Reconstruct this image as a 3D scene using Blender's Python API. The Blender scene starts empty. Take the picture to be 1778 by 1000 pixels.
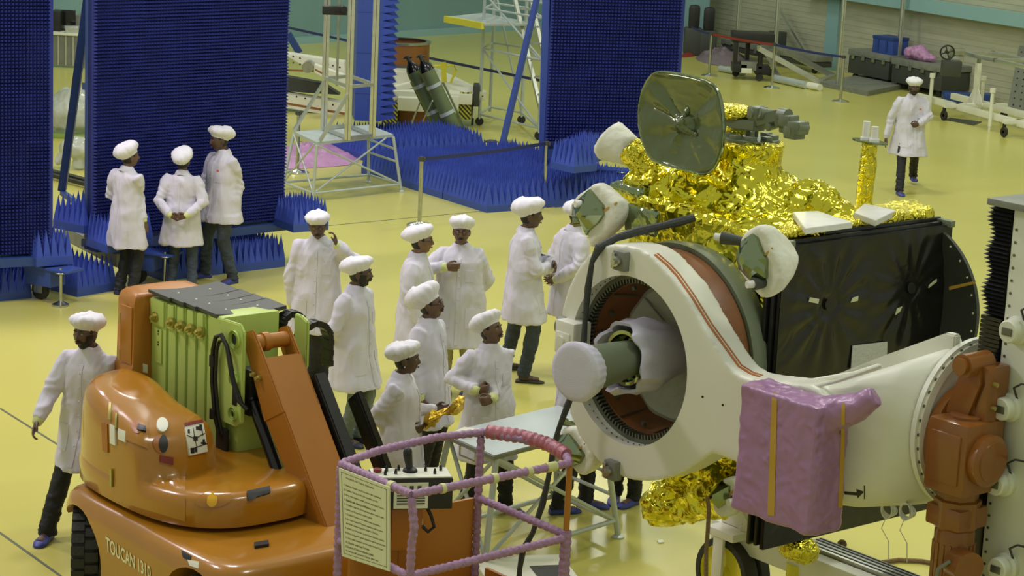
import bpy, bmesh, math, random
from mathutils import Vector, Matrix, noise
from mathutils.bvhtree import BVHTree
from math import sin, cos, pi, radians as R, tau

SC = bpy.context.scene
COL = SC.collection
# ------------------------------------------------------------ camera
CF, CP, CR, CH = 3900.0, 0.2148, 0.047, 5.63
_fw = Vector((0, cos(CP), -sin(CP)))
_u0 = Vector((0, sin(CP), cos(CP)))
_r0 = Vector((1, 0, 0))
_rt = _r0 * cos(CR) + _u0 * sin(CR)
_up = _u0 * cos(CR) - _r0 * sin(CR)
EYE = Vector((0, 0, CH))
cd = bpy.data.cameras.new('camera')
cd.sensor_width = 36
cd.lens = CF / 1778 * 36
cd.clip_end = 300
cam = bpy.data.objects.new('camera', cd)
M = Matrix.Identity(4)
for i, v in enumerate((_rt, _up, -_fw)):
    for j in range(3): M[j][i] = v[j]
M.translation = EYE
cam.matrix_world = M
COL.objects.link(cam)
SC.camera = cam
# ------------------------------------------------------------ view, world, hall lamps
vs = SC.view_settings
vs.view_transform = 'Standard'; vs.look = 'None'; vs.gamma = 1; vs.use_curve_mapping = False
vs.exposure = 0.25
w = bpy.data.worlds.new('hall_air'); SC.world = w; w.use_nodes = True
bg = w.node_tree.nodes['Background']
bg.inputs[0].default_value = (0.93, 1.0, 0.80, 1); bg.inputs[1].default_value = 0.34

def area(name, loc, size, power, col, target=None):
    l = bpy.data.lights.new(name, 'AREA'); l.shape = 'RECTANGLE'
    l.size, l.size_y = size; l.energy = power; l.color = col
    o = bpy.data.objects.new(name, l); o.location = loc
    if target: o.rotation_euler = (Vector(target) - Vector(loc)).to_track_quat('-Z', 'Y').to_euler()
    COL.objects.link(o); return o
# rows of high-bay lamps under the hall roof
for (x, y, p, c) in [(-9, 16, 800, (1, .88, 1)), (-9, 24, 1000, (1, .88, 1)), (-3, 20, 640, (1, .92, .98)), (-3, 30, 500, (1, .97, .92)),
                     (3.5, 12, 330, (.98, 1, .90)), (3.5, 22, 420, (.97, 1, .86)), (3.5, 34, 480, (.97, 1, .84)), (10, 28, 420, (.97, 1, .84)),
                     (10, 40, 380, (.97, 1, .84)), (-6, 42, 500, (.97, 1, .88)), (2, 46, 380, (.97, 1, .88)), (11, 16, 260, (.97, 1, .88))]:
    area('high_bay_lamp', (x, y, 10.5), (1.6, 1.6), p * .50, c)

# ------------------------------------------------------------ pixel helpers (used to take measurements, every thing gets its own real place)
def ray(x, y): return _fw * CF + _rt * (x - 889) - _up * (y - 500)
def G(x, y, z=0.0):
    d = ray(x, y); return EYE + d * ((z - CH) / d.z)
def PY(x, y, Y):
    d = ray(x, y); return EYE + d * (Y / d.y)
def PPl(x, y, o, n):
    d = ray(x, y); return EYE + d * ((Vector(o) - EYE).dot(n) / d.dot(n))
# ------------------------------------------------------------ materials
def mat(name, col, rough=.5, metal=0, var=0, vscale=6, bump=0, bscale=40, stretch=None, coat=0, spec=None, alpha=1, trans=0, emit=0, col2=None, detail=4, sheen=0):
    m = bpy.data.materials.new(name); m.use_nodes = True
    nt = m.node_tree; b = nt.nodes['Principled BSDF']
    b.inputs['Base Color'].default_value = (*col, 1)
    b.inputs['Roughness'].default_value = rough; b.inputs['Metallic'].default_value = metal
    if coat: b.inputs['Coat Weight'].default_value = coat; b.inputs['Coat Roughness'].default_value = .12
    if spec is not None: b.inputs['Specular IOR Level'].default_value = spec
    if trans: b.inputs['Transmission Weight'].default_value = trans
    if alpha < 1: b.inputs['Alpha'].default_value = alpha
    if sheen: b.inputs['Sheen Weight'].default_value = sheen
    if emit: b.inputs['Emission Color'].default_value = (*col, 1); b.inputs['Emission Strength'].default_value = emit
    if var or bump:
        tc = nt.nodes.new('ShaderNodeTexCoord'); mp = nt.nodes.new('ShaderNodeMapping')
        nt.links.new(tc.outputs['Object'], mp.inputs[0])
        if stretch: mp.inputs['Scale'].default_value = stretch
    if var:
        n = nt.nodes.new('ShaderNodeTexNoise'); n.inputs['Scale'].default_value = vscale; n.inputs['Detail'].default_value = detail
        nt.links.new(mp.outputs[0], n.inputs[0])
        cr = nt.nodes.new('ShaderNodeValToRGB')
        cr.color_ramp.elements[0].position = .35; cr.color_ramp.elements[1].position = .68
        c2 = col2 or tuple(max(0, c * (1 - var)) for c in col)
        cr.color_ramp.elements[0].color = (*c2, 1); cr.color_ramp.elements[1].color = (*col, 1)
        nt.links.new(n.outputs[0], cr.inputs[0]); nt.links.new(cr.outputs[0], b.inputs['Base Color'])
    if bump:
        n = nt.nodes.new('ShaderNodeTexNoise'); n.inputs['Scale'].default_value = bscale; n.inputs['Detail'].default_value = 5
        nt.links.new(mp.outputs[0], n.inputs[0])
        bp = nt.nodes.new('ShaderNodeBump'); bp.inputs['Strength'].default_value = bump; bp.inputs['Distance'].default_value = .02
        nt.links.new(n.outputs[0], bp.inputs['Height']); nt.links.new(bp.outputs[0], b.inputs['Normal'])
    return m
MT = {}
def mk(k, *a, **kw): MT[k] = mat(k, *a, **kw); return MT[k]
mk('floor_epoxy', (.61, .57, .14), .24, var=.1, vscale=.25, bump=.015, bscale=2.5, spec=.55)
mk('joint', (.10, .11, .06), .6)
mk('teal_paint', (.20, .35, .37), .55, var=.12, vscale=.6)
mk('teal_light', (.26, .44, .46), .5)
mk('wall_beige', (.50, .50, .36), .6, var=.15, vscale=1.2, stretch=(1, 1, 6))
mk('wall_cream', (.72, .70, .45), .6)
mk('absorber', (.024, .040, .27), .75, var=.25, vscale=5)
mk('absorber_big', (.045, .090, .50), .8, var=.28, vscale=3)
mk('blue_paint', (.02, .055, .22), .4)
mk('blue_bright', (.035, .075, .34), .5)
mk('steel', (.55, .56, .52), .28, metal=1, var=.2, vscale=8)
mk('alu', (.62, .64, .58), .38, metal=.85, var=.12, vscale=10)
mk('alu_paint', (.50, .56, .55), .42, metal=.3)
mk('chrome', (.75, .75, .72), .12, metal=1)
mk('rubber', (.015, .015, .014), .6, bump=.2)
mk('black', (.012, .012, .012), .45)
mk('black_gloss', (.010, .010, .010), .18)
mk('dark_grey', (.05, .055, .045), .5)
mk('grey', (.22, .23, .19), .5, var=.2)
mk('white_paint', (.80, .80, .66), .38, var=.06, vscale=3)
mk('white_cloth', (.62, .60, .70), .85, bump=.25, bscale=160, var=.05, vscale=9)
mk('coat_cloth', (.60, .585, .66), .85, bump=.06, bscale=60, var=.05, vscale=4)
mk('cap_cloth', (.70, .69, .73), .85, bump=.1, bscale=90)
mk('cuff', (.58, .62, .28), .8)
mk('skin', (.14, .075, .045), .5, var=.2, vscale=25)
mk('skin_b', (.20, .11, .07), .5, var=.2, vscale=25)
mk('skin_c', (.10, .055, .035), .5, var=.2, vscale=25)
mk('hair', (.008, .007, .006), .6)
mk('eye_white', (.26, .23, .19), .4)
mk('lip', (.13, .045, .035), .5)
mk('trouser_black', (.010, .011, .013), .75, bump=.3, bscale=30)
mk('jeans', (.055, .075, .10), .85, var=.55, vscale=5, bump=.3, bscale=60)
mk('jeans_light', (.16, .20, .19), .85, var=.4, vscale=6, bump=.3, bscale=60)
mk('khaki', (.36, .33, .17), .85, bump=.2)
mk('clog', (.035, .05, .26), .5)
mk('clog_dark', (.02, .025, .06), .5)
mk('sandal', (.03, .03, .02), .6)
mk('shirt_dark', (.02, .025, .04), .8)
mk('yellow', (.75, .68, .05), .4)
mk('pink_film', (.55, .28, .52), .35, var=.2, vscale=5, bump=.3, bscale=25)
mk('red_belt', (.25, .03, .02), .6)
mk('blue_belt', (.02, .03, .14), .6)
mk('grey_film_heap', (.22, .17, .20), .5, bump=.4, bscale=20)
mk('logo_red', (.6, .15, .08), .7)
# ------------------------------------------------------------ objects
def meta(o, label=None, cat=None, group=None, kind=None):
    if label: o['label'] = label
    if cat: o['category'] = cat
    if group: o['group'] = group
    if kind: o['kind'] = kind
    return o
def thing(name, label, cat, loc=(0, 0, 0), rz=0, group=None):
    o = bpy.data.objects.new(name, None); o.location = loc; o.rotation_euler = (0, 0, rz)
    o.empty_display_size = .1
    COL.objects.link(o); return meta(o, label, cat, group)
def wloc(o):
    v = Vector(o.location); p = o.parent
    while p: v += Vector(p.location); p = p.parent
    return v
def mlink(name, me, parent=None, mats=None):
    o = bpy.data.objects.new(name, me)
    if mats:
        me.materials.clear()
        for m in (mats if isinstance(mats, (list, tuple)) else [mats]): me.materials.append(MT[m] if isinstance(m, str) else m)
    COL.objects.link(o)
    if parent: o.parent = parent
    return o
def copy_tree(o, parent=None):
    c = o.copy(); COL.objects.link(c); c.parent = parent
    for ch in list(o.children): copy_tree(ch, c)
    return c
class Fr:                                   # a local frame: right, forward, up in the world
    def __init__(s, o, rz=0, x=None, y=None, z=None):
        s.o = Vector(o)
        s.x = Vector(x) if x else Vector((cos(rz), sin(rz), 0))
        s.y = Vector(y) if y else Vector((-sin(rz), cos(rz), 0))
        s.z = Vector(z) if z else Vector((0, 0, 1))
    def __call__(s, a, b, c): return s.o + s.x * a + s.y * b + s.z * c
    def v(s, a, b, c): return s.x * a + s.y * b + s.z * c
    def inv(s, p): d = Vector(p) - s.o; return (d.dot(s.x), d.dot(s.y), d.dot(s.z))
W0 = Fr((0, 0, 0))
class MB:
    def __init__(s, fr=None): s.bm = bmesh.new(); s.f = fr or W0; s.mi = 0
    def face(s, vs):
        try: f = s.bm.faces.new(vs); f.material_index = s.mi; return f
        except ValueError: return None
    def poly(s, pts): return s.face([s.bm.verts.new(s.f(*p)) for p in pts])
    def box(s, x0, x1, y0, y1, z0, z1, bev=0):
        if bev:
            b = min(bev, abs(x1 - x0) * .45, abs(y1 - y0) * .45, abs(z1 - z0) * .45)
            t = bmesh.new(); r = bmesh.ops.create_cube(t, size=1)
            for v in t.verts: v.co = Vector(((x0 + x1) / 2 + v.co.x * (x1 - x0), (y0 + y1) / 2 + v.co.y * (y1 - y0), (z0 + z1) / 2 + v.co.z * (z1 - z0)))
            bmesh.ops.bevel(t, geom=list(t.edges), offset=b, segments=2, affect='EDGES', profile=.6)
            s.merge(t); return s
        v = [s.bm.verts.new(s.f(x, y, z)) for z in (z0, z1) for x, y in ((x0, y0), (x1, y0), (x1, y1), (x0, y1))]
        for q in ((3, 2, 1, 0), (4, 5, 6, 7), (0, 1, 5, 4), (1, 2, 6, 5), (2, 3, 7, 6), (3, 0, 4, 7)): s.face([v[i] for i in q])
        return s
    def merge(s, t, fr=True):
        mp = {}
        for v in t.verts: mp[v] = s.bm.verts.new(s.f(*v.co) if fr else v.co)
        for f in t.faces: s.face([mp[v] for v in f.verts])
        t.free()
    def rings(s, rings, close=True, cap0=True, cap1=True):
        rs = [[s.bm.verts.new(p) for p in r] for r in rings]
        n = len(rs[0])
        for a, b in zip(rs, rs[1:]):
            for i in range(n if close else n - 1):
                j = (i + 1) % n; s.face((a[i], a[j], b[j], b[i]))
        if cap0: s.face(rs[0][::-1])
        if cap1: s.face(rs[-1])
        return s
    def tube(s, pts, r, n=10, cap=True, ref=None, closed=False, world=False):
        P = [Vector(p) if world else s.f(*p) for p in pts]
        k = len(P)
        if not isinstance(r, (list, tuple)): r = [r] * k
        out = []; prev = None
        for i, p in enumerate(P):
            if closed: d = (P[(i + 1) % k] - P[i - 1])
            else: d = (P[min(i + 1, k - 1)] - P[max(i - 1, 0)])
            if d.length < 1e-9: d = Vector((0, 0, 1))
            d.normalize()
            if prev is None:
                a = Vector(ref) if ref else (Vector((0, 0, 1)) if abs(d.z) < .9 else Vector((1, 0, 0)))
            else: a = prev
            a = (a - d * a.dot(d))
            if a.length < 1e-6: a = d.orthogonal()
            a.normalize(); b = d.cross(a); prev = a
            ra, rb = r[i] if isinstance(r[i], (list, tuple)) else (r[i], r[i])
            out.append([p + a * (ra * cos(tau * t / n)) + b * (rb * sin(tau * t / n)) for t in range(n)])
        if closed: out.append(out[0]); return s.rings(out, cap0=False, cap1=False)
        return s.rings(out, cap0=cap, cap1=cap)
    def cyl(s, p0, p1, r0, r1=None, n=16, cap=True): return s.tube([p0, p1], [r0, r0 if r1 is None else r1], n, cap)
    def bar(s, p0, p1, w, h=None, ref=None):        # rectangular bar
        h = h or w; a = s.f(*p0); b = s.f(*p1); d = (b - a).normalized()
        u = Vector(ref) if ref else (Vector((0, 0, 1)) if abs(d.z) < .95 else s.f.y.copy())
        u = (u - d * u.dot(d)).normalized(); v = d.cross(u)
        rs = [[q + u * (h / 2 * i) + v * (w / 2 * j) for i, j in ((-1, -1), (1, -1), (1, 1), (-1, 1))] for q in (a, b)]
        return s.rings(rs)
    def sphere(s, c, r, n=16, m=10, fn=None):
        r = r if isinstance(r, (list, tuple)) else (r, r, r)
        rs = []
        for i in range(1, m):
            th = pi * i / m
            row = []
            for j in range(n):
                d = (sin(th) * cos(tau * j / n), sin(th) * sin(tau * j / n), cos(th))
                p = fn(d) if fn else (d[0] * r[0], d[1] * r[1], d[2] * r[2])
                row.append(s.f(c[0] + p[0], c[1] + p[1], c[2] + p[2]))
            rs.append(row)
        rs.reverse()
        def pole(z):
            p = fn((0, 0, z)) if fn else (0, 0, z * r[2])
            return s.bm.verts.new(s.f(c[0] + p[0], c[1] + p[1], c[2] + p[2]))
        vs = [[s.bm.verts.new(p) for p in q] for q in rs]
        for a, b in zip(vs, vs[1:]):
            for i in range(n): s.face((a[i], a[(i + 1) % n], b[(i + 1) % n], b[i]))
        t, b = pole(1), pole(-1)
        for i in range(n):
            s.face((vs[-1][i], vs[-1][(i + 1) % n], t)); s.face((vs[0][(i + 1) % n], vs[0][i], b))
        return s
    def prism(s, pts, axis, a0, a1):                # pts in the plane of the two other axes
        def q(p, a): return {'x': (a, p[0], p[1]), 'y': (p[0], a, p[1]), 'z': (p[0], p[1], a)}[axis]
        return s.rings([[s.f(*q(p, a)) for p in pts] for a in (a0, a1)])
    def lathe(s, prof, c=(0, 0, 0), axis='z', n=32, cap=True):
        rs = []
        for r, h in prof:
            row = []
            for i in range(n):
                a = tau * i / n; x, y = r * cos(a), r * sin(a)
                p = {'z': (x, y, h), 'y': (x, h, y), 'x': (h, x, y)}[axis]
                row.append(s.f(c[0] + p[0], c[1] + p[1], c[2] + p[2]))
            rs.append(row)
        return s.rings(rs, cap0=cap, cap1=cap)
    def raw(s, bev=0):
        bmesh.ops.recalc_face_normals(s.bm, faces=s.bm.faces)
        if bev: bmesh.ops.bevel(s.bm, geom=[e for e in s.bm.edges if len(e.link_faces) == 2 and e.calc_face_angle(0) > .5], offset=bev, segments=2, affect='EDGES')
        me = bpy.data.meshes.new('m'); s.bm.to_mesh(me); s.bm.free(); return me
    def obj(s, name, m, parent=None, smooth=35, bev=0, **k):
        me = s.raw(bev)
        o = mlink(name, me, parent, m); me.name = name
        if parent:
            me.transform(Matrix.Translation(-wloc(parent)))
        if smooth: shade(me, smooth)
        if k: meta(o, **k)
        return o
def shade(me, ang=35):
    me.polygons.foreach_set('use_smooth', [True] * len(me.polygons))
    bm = bmesh.new(); bm.from_mesh(me); c = R(ang)
    for e in bm.edges:
        e.smooth = not (len(e.link_faces) != 2 or e.calc_face_angle(0) > c)
    bm.to_mesh(me); bm.free()
def evalmods(me, mods):
    o = bpy.data.objects.new('tmp', me); COL.objects.link(o)
    for t, kw in mods:
        m = o.modifiers.new('x', t)
        for k, v in kw.items(): setattr(m, k, v)
    dg = bpy.context.evaluated_depsgraph_get(); dg.update()
    r = bpy.data.meshes.new_from_object(o.evaluated_get(dg))
    bpy.data.objects.remove(o); return r
def voxel(me, size, sm=2, smf=.5, dec=0):
    mods = [('REMESH', dict(mode='VOXEL', voxel_size=size, use_smooth_shade=True))]
    if sm: mods.append(('SMOOTH', dict(factor=smf, iterations=sm)))
    if dec: mods.append(('DECIMATE', dict(ratio=dec)))
    return evalmods(me, mods)
def fbm(p, o=3): return noise.fractal(p, .6, 2.1, o)
def disp(me, fn):
    ns = [v.normal.copy() for v in me.vertices]
    for v, n in zip(me.vertices, ns): v.co += n * fn(v.co, n)
    me.update()

def surf_bvh(*objs):
    vs_, ps = [], []
    for o in objs:
        off = wloc(o) if o.parent is None or True else 0
        n = len(vs_); vs_ += [v.co + off for v in o.data.vertices]; ps += [tuple(i + n for i in p.vertices) for p in o.data.polygons]
    return BVHTree.FromPolygons(vs_, ps)
def hitpx(bvh, x, y, off=.003):
    d = ray(x, y).normalized(); h = bvh.ray_cast(EYE, d, 100)
    if h[0] is None: return None
    n = h[1] if h[1].dot(d) < 0 else -h[1]
    return h[0] + n * off
def sticker(name, bvh, quad, m, parent, nu=6, nv=6, off=.003, rnd=False, **k):
    """thin patch lying on a measured surface; quad = four picture corners (tl, tr, br, bl)"""
    mb = MB(); g = []
    for j in range(nv + 1):
        row = []
        for i in range(nu + 1):
            u, v = i / nu, j / nv
            if rnd:
                a, b = 2 * u - 1, 2 * v - 1; a, b = a * math.sqrt(max(0, 1 - b * b / 2)), b * math.sqrt(max(0, 1 - a * a / 2)); u, v = (a + 1) / 2, (b + 1) / 2
            x = (quad[0][0] * (1 - u) + quad[1][0] * u) * (1 - v) + (quad[3][0] * (1 - u) + quad[2][0] * u) * v
            y = (quad[0][1] * (1 - u) + quad[1][1] * u) * (1 - v) + (quad[3][1] * (1 - u) + quad[2][1] * u) * v
            p = hitpx(bvh, x, y, off); q = hitpx(bvh, x, y, -.001)
            row.append((p, q))
        g.append(row)
    if any(p is None for r in g for p, _ in r): return None
    T = [[mb.bm.verts.new(p) for p, _ in r] for r in g]
    for a, b in zip(T, T[1:]):
        for i in range(nu): mb.face((a[i], a[i + 1], b[i + 1], b[i]))
    ring = [(0, i) for i in range(nu)] + [(j, nu) for j in range(nv)] + [(nv, i) for i in range(nu, 0, -1)] + [(j, 0) for j in range(nv, 0, -1)]
    Bv = {r: mb.bm.verts.new(g[r[0]][r[1]][1]) for r in ring}
    for a, b in zip(ring, ring[1:] + ring[:1]): mb.face((T[a[0]][a[1]], T[b[0]][b[1]], Bv[b], Bv[a]))
    return mb.obj(name, m, parent, smooth=60, **k)
def text_mesh(s, ex=0):
    c = bpy.data.curves.new('t', 'FONT'); c.body = s; c.extrude = ex; c.resolution_u = 2; c.offset = .022
    o = bpy.data.objects.new('t', c); COL.objects.link(o)
    dg = bpy.context.evaluated_depsgraph_get(); me = bpy.data.meshes.new_from_object(o.evaluated_get(dg))
    bpy.data.objects.remove(o); bpy.data.curves.remove(c); return me
def text_on(name, s, fn, m, parent, bold=0, **k):
    """fn(u, v) -> world point for u, v in 0..1 over the text's box"""
    me = text_mesh(s)
    xs = [v.co.x for v in me.vertices]; ys = [v.co.y for v in me.vertices]
    x0, x1, y0, y1 = min(xs), max(xs), min(ys), max(ys)
    for v in me.vertices: v.co = fn((v.co.x - x0) / (x1 - x0), (v.co.y - y0) / (y1 - y0))
    if parent: me.transform(Matrix.Translation(-wloc(parent)))
    o = mlink(name, me, parent, m); me.name = name; return meta(o, **k) if k else o
# ============================================================ setting
fb = MB(); nx, ny = 2, 2
fb.poly([(-24, -4, 0), (26, -4, 0), (26, 75, 0), (-24, 75, 0)])
meta(fb.obj('floor', 'floor_epoxy', smooth=0), kind='structure')
ji = 0
for a, b in [((0, 709), (105, 775)), ((-10, 918), (105, 1000)), ((472, 401), (845, 366)), ((505, 240), (560, 258)), ((985, 420), (1100, 396))]:
    ji += 1; p, q = G(*a), G(*b); d = (q - p).normalized(); n = Vector((-d.y, d.x, 0)) * .012
    m = MB(); m.rings([[p - n, p + n, p + n + Vector((0, 0, .002)), p - n + Vector((0, 0, .002))], [q - n, q + n, q + n + Vector((0, 0, .002)), q - n + Vector((0, 0, .002))]])
    meta(m.obj('trim_%d' % ji, 'joint', smooth=0), kind='structure')
def wall(name, p, q, h, m, th=.2, z0=0, **k):
    d = (q - p); L = d.length; a = math.atan2(d.y, d.x)
    b = MB(Fr(p, a)); b.box(0, L, 0, th, z0, h); meta(b.obj(name, m, smooth=0), kind='structure')
    return Fr(p, a), L
tA, tB = G(509, 77), G(838, 56)
td = (tB - tA).normalized(); tA2 = tA - td * 16; tB2 = tA + td * 14.5
fr, L = wall('wall_back', tA2, tB2, 12, 'teal_paint')
b = MB(fr); b.box(0, L, -.06, 0, 0, .16); b.obj('baseboard_back', 'teal_light', kind='structure')
rA, rB = G(1225, 78), G(1790, 190)
rd = (rB - rA).normalized(); rA2 = rA - rd * 1; rB2 = rA + rd * 34
fr, L = wall('wall_right', rA2, rB2, 12, 'wall_beige')
WR = fr
b = MB(fr)
for i in range(90): b.box(0, L, -.006, 0, .12 * i + .10, .12 * i + .108)
b.obj('trim_6', 'wall_beige', kind='structure')
# teal beam on the right wall and the teal column
pb = PPl(1565, 4, WR.o, WR.y); pc = PPl(1778, 33, WR.o, WR.y)
zb = (pb.z + pc.z) / 2
b = MB(fr); b.box(WR.inv(pb)[0] - 3, L, -.25, 0, zb - .05, zb + .12); b.box(WR.inv(pb)[0] - 3, L, -.32, -.25, zb - .12, zb + .16)
b.obj('trim_7', 'teal_light', kind='structure')
c = G(1428, 119); u = WR.inv(c)[0]
b = MB(Fr(c, math.atan2(rd.y, rd.x))); b.box(0, .42, 0, .9, 0, 12); b.obj('wall_column', 'teal_light', kind='structure')
c = G(1196, 88); b = MB(Fr(c, 0)); b.box(-.3, .42, 0, 1.2, 0, 12); b.obj('wall_pier', 'teal_paint', kind='structure')
# far wall seen through the gap between the two absorber walls
c = G(80, 118); b = MB(Fr(c - Vector((3, 0, 0)), 0)); b.box(0, 6.4, 2.2, 2.4, 0, 12); b.obj('wall_left', 'wall_cream', kind='structure')

# ============================================================ blue absorbers
def pyr_grid(mb, o, u, v, n, nu, nv, su, sv, h, jit=0):
    """pyramids on the rectangle o + i*su*u + j*sv*v, tips along n"""
    bm = mb.bm
    for i in range(nu):
        for j in range(nv):
            a = o + u * (i * su) + v * (j * sv)
            q = [bm.verts.new(a), bm.verts.new(a + u * su), bm.verts.new(a + u * su + v * sv), bm.verts.new(a + v * sv)]
            t = bm.verts.new(a + u * (su / 2 + random.uniform(-jit, jit)) + v * (sv / 2 + random.uniform(-jit, jit)) + n * (h * (1 + random.uniform(-.06, .06) * (jit > 0))))
            for k in range(4): mb.face((q[k], q[(k + 1) % 4], t))
def absorber_wall(p, q, z0, z1, label, sp=.039, h=.075, ext0=0, ext1=0, post=True, seams=(.62, .6)):
    p, q = Vector(p), Vector(q); d = (q - p); d.z = 0; L = d.length; d.normalize()
    p = p - d * ext0; L += ext0 + ext1
    n = Vector((d.y, -d.x, 0)); p.z = 0
    t = thing('absorber_wall', label, 'absorber panel', p)
    f = Fr(p, math.atan2(d.y, d.x))
    b = MB(f); b.box(0, L, .10, .16, z0, z1); b.obj('backing_board', 'blue_paint', t)
    b = MB(f)
    for x in (0, L - .08): b.box(x, x + .08, .02, .10, z0 - .1, z1)
    for z in (z0 - .1, (z0 + z1) / 2, z1 - .08): b.box(0, L, .16, .22, z, z + .08)
    b.box(0, L, -.1, .16, z0 - .12, z0 - .02)
    b.obj('steel_frame', 'blue_paint', t)
    nu, nv = int(L / sp), int((z1 - z0) / sp)
    b = MB()
    tw = int(round(seams[0] / sp))
    for i0 in range(0, nu, tw):
        for j0 in range(0, nv, tw):
            dz = random.uniform(-.008, .008)
            o = f(i0 * sp, 0 + dz, z0 + j0 * sp)
            pyr_grid(b, o, d * 1.0, Vector((0, 0, 1)), n, min(tw, nu - i0), min(tw, nv - j0), sp, sp, h)
    b.obj('pyramid_foam', 'absorber', t, smooth=0)
    b = MB(f); b.box(0, L, .0, .1, z0, z1); b.obj('foam_base', 'absorber', t, smooth=0)
    return t, f, L
def tray(a, b, depth, z, label, sp=.085, h=.30, base=.09, group='blue pyramid absorber trays'):
    """a, b: front corners (world), tray extends away from the camera by depth"""
    d = (b - a); d.z = 0; L = d.length; d.normalize(); n = Vector((-d.y, d.x, 0))
    a = Vector((a.x, a.y, 0))
    t = thing('absorber_tray', label, 'absorber tray', a + Vector((0, 0, z)), group=group)
    f = Fr(a, math.atan2(d.y, d.x))
    m = MB(f); m.box(0, L, 0, depth, z, z + base); m.obj('foam_base', 'blue_bright', t)
    nu, nv = max(1, round(L / sp)), max(1, round(depth / sp))
    m = MB(); pyr_grid(m, f(0, 0, z + base), d, n, Vector((0, 0, 1)), nu, nv, L / nu, depth / nv, h, .006)
    m.obj('foam_pyramids', 'absorber_big', t, smooth=0)
    return t
random.seed(3)
# wall 1 (far left)
a = G(0, 443, .54); b_ = G(90, 440, .54); b_ = Vector((b_.x, a.y + (b_.x - a.x) * math.tan(R(27)), 0))
W1 = absorber_wall(a, b_, .54, 3.9, 'leftmost tall blue absorber wall of small pyramids at the picture edge', ext0=1.6)
# wall 2
a = G(262, 409, .50); q = G(464, 386, .50); d = (q - a).normalized(); n2 = Vector((d.y, -d.x, 0))
pl, pr = PPl(160, 300, a, n2), PPl(494, 300, a, n2); pl.z = pr.z = 0
W2 = absorber_wall(pl, pr, .52, 3.9, 'wide blue absorber wall behind the three people standing at the left')
# wall 4
a = G(950, 258, .58); q = a + Vector((cos(R(14)), sin(R(14)), 0)); n4 = Vector((sin(R(14)), -cos(R(14)), 0))
pl, pr = PPl(948, 200, a, n4), PPl(1184, 100, a, n4); pl.z = pr.z = 0
W4 = absorber_wall(pl, pr, .60, 4.6, 'dark blue absorber wall standing behind the foil covered dish', sp=.05, h=.08)
# wall 3: narrow, seen edge on with long spikes towards the right
a = G(612, 262); a.y += .2
t = thing('absorber_wall', 'narrow blue absorber wall with long spikes behind the aluminium tower', 'absorber panel', a)
f3 = Fr(a, R(8))
b = MB(f3); b.box(0, .40, 0, 1.3, .46, 4.6)
for z in (.9, 1.55, 2.2, 2.85, 3.5, 4.15): b.box(-.006, .405, -.006, 1.3, z, z + .012)
b.obj('backing_board', 'blue_bright', t)
b = MB(); pyr_grid(b, f3(.40, 0, .46), f3.y, Vector((0, 0, 1)), f3.x, 11, 36, .115, .115, .28)
b.obj('pyramid_foam', 'absorber_big', t, smooth=0)
# trays
tray(G(-25, 526), G(55, 517), .9, 0, 'blue absorber tray on the floor at the left edge under the leftmost wall')
tray(G(63, 464, .42), G(127, 458, .42), .70, .42, 'raised blue absorber tray above the caster with the levelling foot at the left')
tray(G(92, 396, .60), G(146, 406, .60), .5, .60, 'raised blue absorber tray in the gap between the two left absorber walls')
tray(G(134, 516), G(202, 504), 1.1, 0, 'blue absorber tray on the floor left of the person with one arm hanging')
tray(G(149, 426, .46), G(186, 440, .46), .5, .46, 'raised blue absorber tray behind the leftmost of the three talking people')
tray(G(240, 427, .42), G(266, 424, .42), .35, .42, 'small raised blue absorber tray between two of the three talking people')
Fa, Fb = G(283, 488), G(495, 463); Fd = (Fb - Fa).normalized(); Fl = (Fb - Fa).length
tray(Fa, Fa + Fd * (Fl * .48), .80, 0, 'blue absorber tray on the floor behind the legs of the jeans person')
tray(Fa + Fd * (Fl * .48 + .03), Fb, .80, 0, 'blue absorber tray on the floor right of the jeans person')
tray(G(464, 387, .46), G(509, 404, .46), .48, .46, 'raised blue absorber tray at the lower right corner of the wide absorber wall')
P0, P1, P2 = G(627, 301), G(846, 370), G(1110, 338)
d = (P1 - P0).normalized(); L = (P1 - P0).length; n = Vector((-d.y, d.x, 0))
k = 3
for i in range(k):
    tray(P0 + d * (L * i / k), P0 + d * (L * (i + 1) / k - .02), 2.75, 0, ['blue absorber field section nearest the aluminium trestle', 'middle section of the blue absorber field behind the belt post', 'blue absorber field section at the front corner beside the blue diagonal brace'][i], sp=.105, h=.34)
q = G(996, 301, .56); tray(G(955, 292, .56), q, .45, .56, 'raised blue absorber tray above the levelling foot by the dark absorber wall', sp=.09, h=.33)
tray(q + Vector((.05, .25, 0)), G(1051, 280, .56) + Vector((0, .2, 0)), .35, .56, 'raised blue absorber tray partly behind the white capped foil nozzle', sp=.09, h=.33)
tray(G(556, 254), G(630, 279), 2.2, 0, 'blue absorber tray behind the legs of the aluminium trestle', sp=.105, h=.30)

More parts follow.
